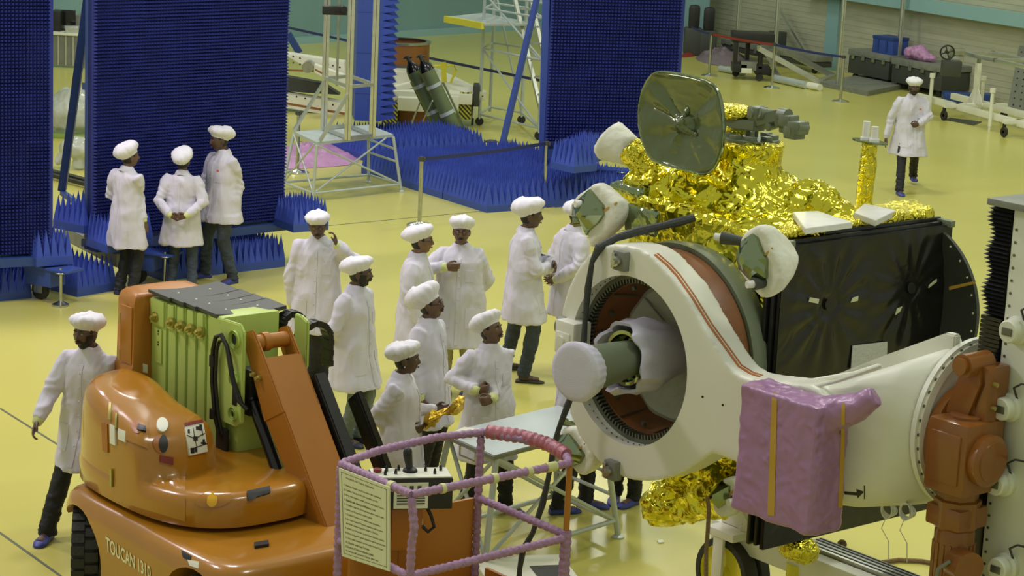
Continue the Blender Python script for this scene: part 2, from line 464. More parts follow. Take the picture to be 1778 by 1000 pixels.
# caster units under the walls
def caster(p, rz, par, wheel=.11, foot=(.35, -.1), h=.40):
    t = thing('leveling_caster', None, None, p - par.location); t.parent = par
    f = Fr(p, rz)
    m = MB(f); m.box(-.16, .22, -.12, .12, h - .22, h - .01, .01); m.box(-.18, .46, -.14, .14, h - .03, h, .005); m.obj('bracket', 'blue_bright', t)
    m = MB(f); m.box(-.03, .03, -.05, .05, wheel * 2 - .03, h - .2); m.box(-.09, .03, -.045, -.03, wheel - .03, wheel * 2 + .04); m.box(-.09, .03, .03, .045, wheel - .03, wheel * 2 + .04); m.obj('fork', 'steel', t)
    m = MB(f); m.lathe([(wheel - .02, -.03), (wheel, -.022), (wheel, .022), (wheel - .02, .03)], (-.03, 0, wheel), 'y', 24); m.obj('wheel', 'rubber', t)
    m = MB(f); x, y = foot
    m.cyl((x, y, .03), (x, y, h + .02), .018); m.lathe([(.09, 0), (.09, .02), (.03, .05), (.02, .06)], (x, y, 0)); m.lathe([(.08, h - .02), (.085, h - .03), (.04, h - .05)], (x, y, 0)); m.obj('leveling_foot', 'steel', t)
caster(G(74, 520), R(-30), W1[0])
caster(G(243, 492), R(-15), W2[0])
caster(G(1035, 338), 0, W4[0])
# steel skids, posts and diagonal braces
def steelwork(name, label, cat, bars, mt='blue_paint', root=None):
    t = thing(name, label, cat, root if root is not None else bars[0][0])
    for nm, p, q, w in [(b_ + ('brace', .07))[0:0] or (b_[3] if len(b_) > 3 else 'bar', b_[0], b_[1], b_[2]) for b_ in bars]:
        m = MB(); m.bar(p, q, w); m.obj(nm, mt, t, bev=.004)
    return t
yp = W2[1](0, .25, 0)
def onY(x, y, Y): return PY(x, y, Y)
base = onY(108, 330, yp.y + .9); top = onY(160, -60, yp.y + .2)
steelwork('absorber_brace', 'blue steel post and diagonal brace at the left edge of the wide absorber wall', 'brace',
          [(base, top, .09, 'diagonal_brace'), (onY(162, 405, yp.y), onY(161, -80, yp.y), .075, 'post'), (onY(108, 330, yp.y + .9) - Vector((0, 0, .03)), onY(162, 372, yp.y), .06, 'bottom_rail')], root=G(162, 430))
a = G(92, 428, .3); m = MB(); m.bar(G(118, 404, .33), G(210, 452, .33), .13, .16); meta(m.obj('skid_beam', 'grey', bev=.01), 'grey steel skid beam between the left absorber trays', 'beam')
p = W4[1](0, .2, 0)
a = G(872, 252, .06); q = PY(941, -40, a.y + .9)
bt_ = steelwork('absorber_brace', 'blue steel post and long diagonal brace left of the dark absorber wall', 'brace',
          [(a, q, .085, 'diagonal_brace'), (PY(941, 300, p.y - .1), PY(950, -80, p.y - .1), .11, 'post'), (G(858, 262, .12), G(946, 276, .12), .16, 'foot_beam')], mt='blue_bright', root=G(930, 285))
t = thing('leveling_knob', None, None, G(852, 268) - bt_.location); t.parent = bt_
m = MB(Fr(G(852, 268))); m.cyl((0, 0, 0), (0, 0, .2), .02); m.obj('stem', 'dark_grey', t)
m = MB(Fr(G(852, 268))); m.lathe([(.03, .17), (.10, .2), (.10, .22), (.03, .24)]); m.obj('hand_wheel', 'dark_grey', t)
# ============================================================ people
def head_pt(d):
    x, y, z = d
    X, Y, Z = .076 * x, .094 * y, .118 * z
    if z < 0: X *= 1 - .30 * (-z) ** 1.6; Y *= 1 - .10 * (-z) ** 2
    if y < 0: Y *= 1.06; Z *= (1 - .12 * (-y) * (z < 0) * (-z))
    if y > 0:
        Y = .094 * (y ** .85) * (1 - .06 * abs(z)) if z < .4 else Y
        g = math.exp
        if z < .32:
            t = max(0, min(1, (.24 - z) / .42)); t2 = 1 if z > -.22 else g(-((z + .22) / .07) ** 2)
            Y += .030 * t * t2 * g(-(x / (.11 + .06 * t)) ** 2)
        Y -= .011 * (g(-((abs(x) - .33) / .16) ** 2 - ((z - .10) / .10) ** 2))
        Y += .005 * g(-((z - .24) / .08) ** 2 - (x / .5) ** 4)
        Y += .007 * g(-((z + .47) / .045) ** 2 - (x / .24) ** 2) + .006 * g(-((z + .57) / .045) ** 2 - (x / .22) ** 2)
        Y -= .004 * g(-((z + .66) / .04) ** 2 - (x / .3) ** 2)
        Y += .012 * g(-((z + .82) / .14) ** 2 - (x / .3) ** 2)
        Y += .004 * g(-((abs(x) - .45) / .2) ** 2 - ((z + .15) / .15) ** 2)
    return X, Y, Z
def hand(mb, wr, d, n, curl=.35, side=1, s=1.0, spread=1.0):
    """wrist, finger direction, palm normal (where the palm looks); side=+1: thumb towards d x n"""
    d = d.normalized(); n = (n - d * n.dot(d)).normalized(); t = d.cross(n) * side
    W = lambda a, b, c: wr + d * (a * s) + t * (b * s) + n * (c * s)
    mb.tube([W(-.03, 0, 0), W(0, 0, 0), W(.03, 0, 0), W(.07, 0, .003), W(.092, 0, .004)], [(.024 * s, .027 * s), (.020 * s, .030 * s), (.017 * s, .038 * s), (.016 * s, .042 * s), (.011 * s, .040 * s)], 12, ref=n, world=True)
    for k, (b, ln, r, cc) in enumerate([(.031, .072, .0092, .8), (.0105, .080, .0095, .95), (-.0105, .075, .0092, 1.1), (-.031, .060, .0082, 1.25)]):
        p = W(.085, b, .002); pts = [W(.06, b, .002), p]; rr = [r * s, r * s]
        a = curl * cc * .8; sp = b * 2.2 * spread; L = [ln * .46, ln * .30, ln * .24]
        for i in range(3):
            dd = d * cos(a) + n * sin(a) + t * (sp * (1 if i == 0 else .4))
            p = p + dd.normalized() * (L[i] * s); pts.append(p); rr.append(r * s * (1 - .1 * (i + 1))); a += curl * cc * 1.25
        mb.tube(pts, rr, 8, world=True)
        mb.sphere(tuple(pts[-1]), rr[-1], 8, 6) if mb.f is W0 else None
    p0 = W(.018, .024, .006); p1 = W(.050, .050, .016); p2 = W(.078, .056, .024 + .012 * curl); p3 = W(.098, .050 - .01 * curl, .030 + .02 * curl)
    mb.tube([W(.005, .012, 0), p0, p1, p2, p3], [.013 * s, .015 * s, .0125 * s, .0105 * s, .008 * s], 8, world=True)
def person(label, root, yaw, st=1.74, arms=None, feet=None, head=(0, 0, 0), skin='skin', trs='trouser_black', shoe='clog',
           hem=.58, bulk=1.0, lean=(0, 0), glasses=False, stache=True, beard=False, capz=(1.0, 1.0, -8), logo=False, hands=(None, None), seed=1,
           collar=True, pants_w=1.0, earring=False, hair_back=True, visible_legs=True, capshift=0, cuffs=(1, 1)):
    rnd = random.Random(seed)
    k = (st - .02) / 1.74
    root = Vector((root.x, root.y, 0)); yw = R(yaw)
    Rz = Matrix.Rotation(-yw, 3, 'Z')
    def loc(w_): v = Rz @ (Vector(w_) - root); return v
    def wp(px, py, dy): return loc(PY(px, py, root.y + dy))
    lx, ly = lean
    def L(x, y, z):                           # lean of the trunk above the hips
        t = max(0, z - .95); return Vector((x + lx * t, y + ly * t, z)) * k
    # ---- joints
    sh = [L(-.165, -.005, 1.375), L(.165, -.005, 1.375)]     # left (-x), right (+x)
    A = []
    for i in (0, 1):
        s = -1 if i == 0 else 1; a = (arms or (None, None))[i]
        if a is None: e = L(.235 * s, -.03, 1.10); w_ = L(.245 * s, .05, .85)
        else:
            e, w_ = [Vector(q[1:]) * k if q[0] == 'l' else wp(*q) for q in a]
        # keep human arm lengths
        ua, fa = .30 * k, .265 * k
        dse = e - sh[i]
        e = sh[i] + dse.normalized() * max(ua * .88, min(ua * 1.06, dse.length))
        dew = w_ - e; w_ = e + dew.normalized() * max(fa * .86, min(fa * 1.06, dew.length))
        A.append((sh[i], e, w_))
    F = []
    for i in (0, 1):
        s = -1 if i == 0 else 1; ft = (feet or (None, None))[i]
        if ft is None: p = Vector((.11 * s, 0, 0)) * k; fy = -.15 * -s * .9; lift = 0
        else:
            g, fy, lift = ft; p = loc(G(*g)) if not isinstance(g, Vector) else g.copy(); fy = R(fy)
        p.z = lift; F.append((p, fy))
    hp = [Vector((-.09, 0, .93)) * k, Vector((.09, 0, .93)) * k]
    # head frame
    hy, hpch, hr = [R(a) for a in head]
    Mh = Matrix.Translation(L(0, .012, 1.458)) @ Matrix.Rotation(hy, 4, 'Z') @ Matrix.Rotation(hpch, 4, 'X') @ Matrix.Rotation(hr, 4, 'Y') @ Matrix.Translation(Vector((0, .025, .135)) * k) @ Matrix.Scale(k, 4)
    class HF:
        x = Vector((1, 0, 0)); y = Vector((0, 1, 0)); z = Vector((0, 0, 1))
        def __call__(s, a, b, c): return Mh @ Vector((a, b, c))
    hf = HF()
    # ---- body: one continuous skin surface
    b = MB(); b.f = hf
    b.sphere((0, 0, 0), 1, 40, 36, head_pt)
    for s in (-1, 1):
        b.sphere((.076 * s, -.012, -.005), (.012, .020, .034), 10, 8)
    b.f = W0
    b.tube([Mh @ Vector((0, -.03, -.03)), Mh @ Vector((0, -.025, -.09)), L(0, -.005, 1.47), L(0, -.01, 1.40)], [.055 * k, .053 * k, .055 * k, .07 * k], 16, world=True)
    b.tube([L(0, 0, z) for z in (.90, 1.0, 1.12, 1.25, 1.36, 1.43)], [(.11 * k, .15 * k), (.11 * k, .15 * k), (.10 * k, .14 * k), (.11 * k, .155 * k), (.10 * k, .15 * k), (.06 * k, .07 * k)], 14, ref=(0, 1, 0), world=True)
    for i in (0, 1):
        s_, e, w_ = A[i]
        b.tube([s_ * .9 + L(0, 0, 1.37) * .1, (s_ + e) / 2, e, (e + w_) / 2, w_], [.05 * k, .045 * k, .038 * k, .034 * k, .026 * k], 10, world=True)
        h = hands[i]
        fd = (w_ - e).normalized()
        s = -1 if i == 0 else 1
        if h and 'dir' in h: fd = (Vector(h['dir'])).normalized()
        pn = Vector(h['palm']) if h and 'palm' in h else Vector((-s, .1, 0))
        if abs(pn.normalized().dot(fd)) > .9: pn = Vector((0, -1, .2))
        sd = h.get('side', 0) if h else 0
        t = fd.cross((pn - fd * pn.dot(fd)).normalized())
        if not sd: sd = 1 if t.dot(Vector((0, 1, .4))) > 0 else -1
        hand(b, w_ + (w_ - e).normalized() * .012, fd, pn, (h or {}).get('curl', .3), sd, k)
        p, fy = F[i]
        ank = p + Vector((0, 0, .085 * k)); hip = hp[i]
        kn = (hip + ank) / 2; dirv = Vector((-sin(fy), cos(fy), 0))
        leg = (hip - ank).length; over = .86 * k
        bend = math.sqrt(max(0, (over * 1.005 / 2) ** 2 - (leg / 2) ** 2)) if leg < over * 1.005 else .0
        kn = kn + Vector((0, 1, 0)) * (bend + .012)
        F[i] = (p, fy, kn, ank, hip, dirv)
        b.tube([hip, hip * .5 + kn * .5, kn, kn * .45 + ank * .55, ank, ank - Vector((0, 0, .03))], [.075 * k, .065 * k, .05 * k, .045 * k, .034 * k, .034 * k], 10, world=True)
        hl = p + Vector((0, 0, .045)) - dirv * .045 * k; to = p + Vector((0, 0, .035)) + dirv * .15 * k
        b.tube([hl, p + Vector((0, 0, .05)), to], [.03 * k, .034 * k, (.02 * k, .035 * k)], 10, ref=(0, 0, 1), world=True)
    me = voxel(b.raw(), .0058, 1, .4); me.name = 'person'
    ro = mlink('person', me, None, skin); ro.location = root; ro.rotation_euler = (0, 0, yw)
    meta(ro, label, 'person', 'people in white coats and caps')
    def part(mb, nm, m, sm=45, par=None, **kw):
        o = mb.obj(nm, m, None, smooth=sm, **kw); o.parent = par or ro; return o
    # eyes
    for s in (-1, 1):
        e = MB(); e.f = hf; e.sphere((.028 * s, .0735, .012), (.0125, .011, .0085), 12, 8)
        e.mi = 1; e.sphere((.028 * s, .0815, .012), (.0056, .0045, .0056), 10, 6); part(e, 'eye', ['eye_white', 'hair'])
    m = MB(); m.f = hf
    m.sphere((0, .094, -.0575), (.024, .008, .0075), 12, 8); part(m, 'lips', 'lip')
    # hair: scalp below the cap, eyebrows
    hb = MB(); hb.f = hf
    def sc(d):
        p = head_pt(d); q = Vector(p) * 1.055
        if d[1] > .35 or d[2] < -.62: q = Vector(p) * .9
        if d[1] > -.05 and d[2] < .05: q = Vector(p) * .9
        return tuple(q)
    hb.sphere((0, 0, 0), 1, 28, 22, sc)
    for s in (-1, 1): hb.tube([(.012 * s, .092, .034), (.028 * s, .092, .040), (.046 * s, .080, .033)], [.003, .0042, .002], 6)
    if stache: hb.tube([(-.030, .087, -.050), (-.015, .098, -.043), (0, .102, -.041), (.015, .098, -.043), (.030, .087, -.050)], [.003, .006, .0065, .006, .003], 8)
    part(hb, 'hair', 'hair')
    if beard:
        bb = MB(); bb.f = hf
        def bd(d):
            p = Vector(head_pt(d)); inb = (d[2] < -.34 and d[1] > -.1) or (abs(d[0]) > .72 and d[2] < .05 and -.1 < d[1])
            return tuple(p * (1.045 if inb and not (d[2] > -.6 and abs(d[0]) < .26 and d[1] > .6) else .88))
        bb.sphere((0, 0, 0), 1, 36, 30, bd); part(bb, 'beard', 'hair')
    if glasses:
        gl = MB(); gl.f = hf
        for s in (-1, 1):
            gl.tube([(.030 * s + .021 * cos(a), .098 - .004 * abs(cos(a)), .008 + .016 * sin(a)) for a in [tau * i / 14 for i in range(14)]], .0022, 6, closed=True)
            gl.tube([(.050 * s, .092, .012), (.070 * s, .04, .012), (.078 * s, -.01, .006)], .002, 6)
        gl.tube([(-.01, .101, .012), (.01, .101, .012)], .002, 6); part(gl, 'glasses', 'black_gloss')
    if earring:
        er = MB(); er.f = hf
        for s in (-1, 1): er.sphere((.084 * s, -.008, -.042), .007, 8, 6)
        part(er, 'earring', 'chrome')
    # ---- cap
    cw, chh, tl = capz
    cb = MB(); cb.f = hf; rs = []
    prof = [(-.012, .99), (.0, 1.03), (.012, 1.14), (.030, 1.42), (.050, 1.56), (.072, 1.60), (.094, 1.46), (.110, 1.18), (.120, .74), (.123, .24)]
    N = 56; Mt = Matrix.Translation(Vector((0, -.014, .034))) @ Matrix.Rotation(R(abs(tl) * .8 + 8), 4, 'X') @ Matrix.Rotation(R(capshift), 4, 'Y')
    for j, (z, r) in enumerate(prof):
        row = []
        for i in range(N):
            a = tau * i / N; u = j / (len(prof) - 1)
            pf = 1 + (r - 1) * cw if j > 2 else r
            w1 = noise.noise(Vector((cos(a) * 3.2, sin(a) * 3.2, seed * 7.1 + z * 16))) * .13 * (.2 + u)
            w2 = sin(a * 17 + seed + 2 * noise.noise(Vector((cos(a), sin(a), seed)))) * (.030 if 1 < j < 6 else .010)
            rr = pf * (1 + (w1 + w2) * (1 if j > 1 else .2))
            x = .079 * rr * cos(a); y = .099 * rr * sin(a) - .016 * u
            zz = z * chh * (1 - .10 * sin(a) * u) + .008 * noise.noise(Vector((x * 25, y * 25, seed * 3.3))) * u * 2.4 - .018 * (1 - u) * max(0, -sin(a))
            row.append(Mh @ (Mt @ Vector((x, y, zz))))
        rs.append(row)
    cb.rings(rs, cap0=False, cap1=True); part(cb, 'cap', 'cap_cloth', 70)
    # ---- trousers
    tb = MB()
    for i in (0, 1):
        p, fy, kn, ank, hip, dv = F[i]; w_ = pants_w
        tb.tube([hip + Vector((0, 0, .05)), hip, hip * .5 + kn * .5, kn + Vector((0, -.008, 0)), kn * .45 + ank * .55, ank + Vector((0, 0, .01)), ank - Vector((0, 0, .035 if shoe != 'sandal' else .02))],
                [.10 * k, .105 * k, .092 * k * w_, .072 * k * w_, .066 * k * w_, .062 * k * w_, .070 * k * w_], 16, world=True)
    tb.tube([Vector((0, 0, z)) * k for z in (.86, .94, 1.04)], [(.115 * k, .165 * k), (.12 * k, .17 * k), (.11 * k, .16 * k)], 16, ref=(0, 1, 0), world=True)
    tm = voxel(tb.raw(), .011, 2, .5); sv = seed * 5.3
    disp(tm, lambda c, n: .009 * fbm(Vector((c.x * 9, c.y * 9, c.z * (7 if c.z > .35 else 22) + sv))) * (1.3 if c.z < .3 else 1))
    to = mlink('trousers', tm, ro, trs)
    # ---- shoes
    for i in (0, 1):
        p, fy, kn, ank, hip, dv = F[i]; sd = Vector((dv.y, -dv.x, 0))
        sb = MB(); rs = []
        prof = [(-.075, .020, .008), (-.070, .034, .045), (-.04, .040, .060), (0, .040, .066), (.05, .044, .064), (.10, .052, .054), (.15, .052, .042), (.185, .040, .030), (.205, .018, .018)]
        if shoe == 'sandal': prof = [(y, w_, h * .55) for y, w_, h in prof]
        for y, hw, h in prof:
            q = p + dv * (y * k)
            rs.append([q + sd * (hw * k * x) + Vector((0, 0, .002 + h * k * z)) for x, z in ((-.85, 0), (.85, 0), (1, .25), (.95, .65), (.55, .97), (0, 1.05), (-.55, .97), (-.95, .65), (-1, .25))])
        sb.rings(rs)
        sb.mi = 1
        for y, x in ((.11, -.5), (.11, 0), (.11, .5), (.14, -.25), (.14, .25)) if shoe.startswith('clog') else (): sb.sphere(tuple(p + dv * (y * k) + sd * (x * .05) + Vector((0, 0, (.052 - (y - .1) * .24) * k))), .007, 8, 5)
        so = part(sb, 'shoe', [shoe, 'black'])
        if shoe.startswith('clog'):
            st_ = MB(); st_.tube([p + sd * .04 * k + dv * .01 + Vector((0, 0, .06)), p + sd * .03 - dv * .06 + Vector((0, 0, .062)), p - sd * .03 - dv * .06 + Vector((0, 0, .062)), p - sd * .04 * k + dv * .01 + Vector((0, 0, .06))], (.007), 6, world=True)
            part(st_, 'heel_strap', shoe)
    # ---- lab coat
    B = bulk; ctb = MB()
    secs = [(hem, .275, .205, .0), (hem + .1, .262, .195, 0), (.80, .245, .185, 0), (.95, .232, .172, 0), (1.10, .208, .152, .0), (1.22, .205, .148, .0), (1.32, .200, .138, -.004), (1.385, .175, .115, -.008), (1.425, .125, .092, -.008), (1.462, .078, .072, -.002), (1.485, .070, .066, .004)]
    pts = []; rr = []
    for z, rx, ry, oy in secs:
        q = L(0, oy, z); pts.append(q); bl = B if z < 1.33 else 1 + (B - 1) * .4; rr.append((ry * k * bl, rx * k * bl))
    rs = []
    for q, (ry, rx) in zip(pts, rr):
        row = []
        t = max(0, (.95 * k - q.z) / (.45 * k)); ocx = ocy = 0
        if t > 0:
            yy = []; xx = []
            for ft_ in F:
                kn_, hip_ = ft_[2], ft_[4]; u_ = min(1, max(0, (hip_.z - q.z) / max(.01, hip_.z - kn_.z))); c_ = hip_ + (kn_ - hip_) * u_
                yy += [c_.y - .135 * k, c_.y + .145 * k]; xx += [c_.x - .12 * k, c_.x + .12 * k]
            y0_, y1_ = min(-ry, *yy), max(ry, *yy); x0_, x1_ = min(-rx, *xx), max(rx, *xx)
            ocy, ry, ocx, rx = (y0_ + y1_) / 2, (y1_ - y0_) / 2, (x0_ + x1_) / 2, (x1_ - x0_) / 2
        for i in range(40):
            a = tau * i / 40
            fl = 1 + t * .05 * sin(5 * a + seed)
            row.append(q + Vector((ocx + rx * fl * (abs(cos(a)) ** .88) * math.copysign(1, cos(a)), ocy + ry * fl * (abs(sin(a)) ** .88) * math.copysign(1, sin(a)), 0)))
        rs.append(row)
    ctb.rings(rs)
    for i in (0, 1):
        s_, e, w_ = A[i]; s = -1 if i == 0 else 1
        fd = (w_ - e).normalized(); we = w_ - fd * .004
        mid = (s_ + e) / 2; m2 = e * .5 + we * .5
        ctb.tube([L(.10 * s, -.008, 1.375), s_, s_ * .7 + e * .3, mid, e * .85 + s_ * .15, e, e * .82 + we * .18, m2, we * .85 + e * .15, we],
                 [.055 * k, .076 * k, .080 * k, .072 * k, .066 * k, .064 * k, .062 * k, .058 * k, .054 * k, .050 * k], 16, world=True)
    cm = voxel(ctb.raw(), .011, 6, .55)
    sv = seed * 11.7; hems = hem * k
    elb = [a[1] for a in A]
    shp = [a[0] for a in A]
    def fold(c, n):
        t = max(0, min(1, (1.0 * k - c.z) / (.45 * k)))
        v = .014 * noise.noise(Vector((c.x * 8 + sv, c.y * 8, c.z * 1.6))) * (.5 + 1.1 * t) + .004 * noise.noise(Vector((c.x * 22 + sv, c.y * 22, c.z * 4)))
        v += .011 * noise.noise(Vector((c.x * 4 + c.z * 5, c.y * 5 + sv, c.z * 6 - c.x * 4))) * (1 - .6 * t)
        for e in elb:
            dd = (c - e).length
            if dd < .22: v += .007 * (1 - dd / .22) * sin(noise.noise(c * 6 + Vector((sv, 0, 0))) * 7 + c.z * 70 + c.x * 40)
        for e in shp:
            dd = (c - e).length
            if dd < .18: v += .003 * (1 - dd / .18) * sin(c.z * 60 + c.x * 110 + noise.noise(c * 7) * 6)
        # soft ridges falling from the chest
        r_ = noise.ridged_multi_fractal(Vector((c.x * 4.5 + sv, c.y * 4.5, c.z * 1.6)), .9, 2, 2, 1, 2) - .9
        q = Vector((c.x * 6.5 + sv, c.y * 6.5, c.z * 3.0 + c.x * 2.5))
        v += .014 * (.45 - 2 * abs(noise.noise(q))) * (1 - .35 * t) + .004 * (.45 - 2 * abs(noise.noise(q * 2.1)))
        return v + .010 * r_
    disp(cm, fold)
    co = mlink('lab_coat', cm, ro, 'coat_cloth')
    bvh = BVHTree.FromPolygons([v.co for v in cm.vertices], [tuple(p.vertices) for p in cm.polygons])
    def proj(x, z, back=False, off=.004):
        q = L(x, 0, z); s = -1 if back else 1
        h = bvh.ray_cast(q + Vector((0, s * .6, 0)), Vector((0, -s, 0)), .6)
        return (h[0] + Vector((0, s * off, 0))) if h[0] else None
    def patch(nm, pts_rows, m_, back=False, par=co, th=.004):
        rows = [[proj(x, z, back, th) for x, z in r_] for r_ in pts_rows]
        if any(p is None for r_ in rows for p in r_): return
        dn = Vector((0, (-1 if not back else 1) * (th + .004), 0))
        n_, w_ = len(rows), len(rows[0]); pb_ = MB(); vs_ = [[pb_.bm.verts.new(p) for p in r_] for r_ in rows]
        for a, c in zip(vs_, vs_[1:]):
            for i in range(w_ - 1): pb_.face((a[i], a[i + 1], c[i + 1], c[i]))
        rg = [(0, i) for i in range(w_ - 1)] + [(j, w_ - 1) for j in range(n_ - 1)] + [(n_ - 1, i) for i in range(w_ - 1, 0, -1)] + [(j, 0) for j in range(n_ - 1, 0, -1)]
        bs = {r: pb_.bm.verts.new(rows[r[0]][r[1]] + dn) for r in rg}
        for a, c in zip(rg, rg[1:] + rg[:1]): pb_.face((vs_[a[0]][a[1]], vs_[c[0]][c[1]], bs[c], bs[a]))
        return part(pb_, nm, m_, 60, par)
    zs = [hem + .04 + i * (1.36 - hem - .04) / 30 for i in range(31)]
    # placket, buttons, pockets
    pk = patch('placket', [[(.016, z), (.0, z), (-.016, z)] for z in zs], 'coat_cloth', th=.006)
    for z in [1.30 - .11 * i for i in range(6)]:
        q = proj(0, z, False, .009)
        if q: bb = MB(); bb.sphere(tuple(q), (.007, .003, .007), 8, 6); part(bb, 'button', 'white_cloth', par=co)
    for s in (-1, 1):
        patch('pocket', [[(s * (.075 + .13 * i / 6), .70 + .19 * j / 6) for i in range(7)] for j in range(7)], 'coat_cloth', th=.005)
    patch('pocket', [[(-(.06 + .085 * i / 5), 1.14 + .11 * j / 5) for i in range(6)] for j in range(6)], 'coat_cloth', th=.004)
    patch('back_seam', [[(.010, z), (-.010, z)] for z in zs], 'coat_cloth', True, th=.004)
    if logo: patch('chest_logo', [[(-(.085 + .035 * i / 3), 1.262 + .03 * j / 3 * (1 - abs(i - 1.5) / 2)) for i in range(4)] for j in range(4)], 'logo_red', th=.005)
    # collar
    cb = MB(); rs = []
    for a in [R(20 + 320 * i / 26) for i in range(27)]:     # open at the front
        t = abs(math.degrees(a) - 180) / 160; sx, cy = sin(a), cos(a)
        c0 = L(.073 * sx, .069 * cy, 1.462 - .035 * t); c1 = L(.066 * sx, .062 * cy - .0, 1.505 - .03 * t); c2 = L(.092 * sx, .088 * cy, 1.475 - .055 * t); c3 = L(.105 * sx, .10 * cy, 1.455 - .075 * t)
        rs.append([c0, c1, c1 * .5 + c2 * .5 + Vector((0, 0, .006)), c2, c3, c3 - Vector((0, 0, .006)), c2 * .7 + c0 * .3])
    cb.rings(rs, close=True); part(cb, 'collar', 'coat_cloth', 60, co)
    sb = MB(); sb.tube([L(0, .0, 1.44), L(0, .004, 1.475)], [(.064 * k, .069 * k), (.058 * k, .060 * k)], 16, ref=(0, 1, 0), world=True); part(sb, 'shirt', 'shirt_dark')
    for i in (0, 1):
        if not cuffs[i]: continue
        s_, e, w_ = A[i]; fd = (w_ - e).normalized()
        q = MB(); q.tube([w_ - fd * .02, w_ + fd * .0, w_ + fd * .028, w_ + fd * .034], [.048 * k, .042 * k, .036 * k, .030 * k], 16, world=True); part(q, 'cuff', 'cuff' if cuffs[i] == 1 else 'coat_cloth', 60, co)
    return ro, A
F_ = lambda x, y, fy=0, lift=0: ((x, y), fy, lift)
BK = lambda s: (('l', .26 * s, -.08, 1.12), ('l', .07 * s, -.21, .97))
HB = lambda s: dict(dir=(-s, -.1, -.25), palm=(0, -1, 0), curl=.6)
# 1 walking man at the left
person('person in a white coat and black trousers walking left beside the orange lift', G(156, 925), 160, 1.76,
       arms=(((200, 705, .1), (205, 770, .1)), ((84, 690, -.1), (66, 730, -.25))), feet=(F_(172, 880, 0, .03), F_(82, 938, 10)),
       head=(-8, -4, 0), skin='skin_c', hem=.56, beard=True, hands=(None, dict(palm=(-.5, -.6, .3), curl=.45)), capz=(1.0, .95, -6), seed=1, lean=(-.03, .1), pants_w=1.05)
person('person seen from behind, right arm hanging, leftmost of three by the blue wall', G(219, 511), -38, 1.72,
       arms=((('l', -.25, -.04, 1.13), ('l', -.14, .20, 1.02)), ((240, 338, 0), (249, 381, -.05))), feet=(F_(208, 510, 10), F_(230, 515, -8)),
       head=(-20, 0, 0), hem=.56, capz=(.95, 1.15, -28), seed=2, shoe='clog_dark', bulk=.92)
person('person seen from behind, hands clasped at the back, between two others by blue wall', G(314, 500), -8, 1.61,
       arms=(((271, 352, -.10), (300, 378, -.27)), ((354, 350, -.10), (318, 379, -.27))), feet=(F_(297, 502, 8), F_(333, 504, -8)),
       head=(0, 4, 0), hem=.56, trs='jeans', capz=(1.1, 1.2, -22), seed=3, hands=(HB(-1), HB(1)), bulk=.98)
person('tall person in jeans looking left with a hand in the pocket by blue wall', G(383, 488), 132, 1.83,
       arms=(((414, 325, 0), (402, 362, -.10)), ((350, 330, .2), (352, 370, .1))), feet=(F_(403, 492, 12), F_(356, 482, -12)),
       head=(-38, 0, 0)[:0] or (-12, -6, 0), skin='skin_c', hem=.68, trs='jeans', logo=True, capz=(.95, 1.0, -14), seed=4, cuffs=(2, 2), stache=False)
person('person in a white coat holding one hand up to the ear', G(546, 672), 176, 1.76,
       arms=(((606, 446, -.05), (578, 420, -.20)), ((505, 480, 0), (508, 545, .02))), feet=(F_(536, 672, -6), F_(562, 672, 6)),
       head=(6, -12, 3), skin='skin_c', capz=(.85, .85, -4), seed=5, hem=.56, hands=(dict(dir=(.15, .1, 1), palm=(.9, .2, 0), curl=.5), None))
person('bearded person in light jeans looking right with hands behind the back', G(610, 770), -118, 1.70,
       arms=(BK(-1), (('l', .27, -.06, 1.12), ('l', .12, -.22, .95))), feet=(F_(624, 768, 10), F_(600, 772, -8)),
       head=(22, 0, 0), skin='skin_c', beard=True, hem=.55, trs='jeans_light', capz=(1.05, 1.0, -14), seed=6, bulk=1.0, shoe='clog_dark')
person('person with glasses in profile facing right, left of the one touching the chest', G(716, 703), -100, 1.74,
       arms=(None, (('l', .235, -.02, 1.10), ('l', .235, .10, .86))), head=(8, 2, 0), skin='skin_b', glasses=True, stache=False, capz=(1.0, 1.0, -14), seed=7, hem=.50, trs='khaki')
person('stout person with glasses facing front, one hand touching the chest', G(790, 684), 178, 1.76,
       arms=((('l', -.27, -.06, 1.12), ('l', -.16, -.18, .97)), ((741, 468, -.12), (770, 464, -.24))), head=(0, 0, 0), skin='skin', glasses=True, stache=True,
       capz=(.9, 1.0, -8), seed=8, bulk=1.10, trs='khaki', hem=.50, hands=(HB(-1), dict(dir=(-1, .15, 0), palm=(0, -1, 0), curl=.55)))
person('person with glasses and a tall leaning cap looking up to the right', G(734, 842), -112, 1.70,
       arms=(None, None), head=(10, 10, 0), skin='skin', glasses=True, capz=(1.15, 1.35, -30), seed=9, hem=.56)
person('person with a moustache looking up to the right, fist held in front of the waist', G(838, 890), -150, 1.67,
       arms=(((866, 650, .0), (856, 690, -.22)), ((786, 655, -.05), (836, 682, -.26))), feet=(F_(876, 888, 30), F_(806, 893, -10)),
       head=(28, 12, 0), skin='skin', capz=(.95, 1.05, -24), seed=10, hem=.50, hands=(dict(dir=(1, .2, -.1), palm=(0, -1, 0), curl=1.0), dict(dir=(-1, .3, .1), palm=(0, -1, 0), curl=1.1)))
pw, PA = person('shorter person with an earring in profile, holding a crumpled piece of gold film', G(688, 946), -98, 1.62,
       arms=(((704, 715, .10), (738, 712, .12)), ((650, 728, -.1), (716, 752, -.10))), head=(4, 2, 0), skin='skin_c', stache=False, earring=True, capz=(.95, .95, -12), seed=11, hem=.50,
       hands=(dict(dir=(.2, 1, .1), palm=(.8, 0, .4), curl=.5), dict(dir=(-.2, 1, .2), palm=(-.8, 0, .4), curl=.5)), cuffs=(2, 2))
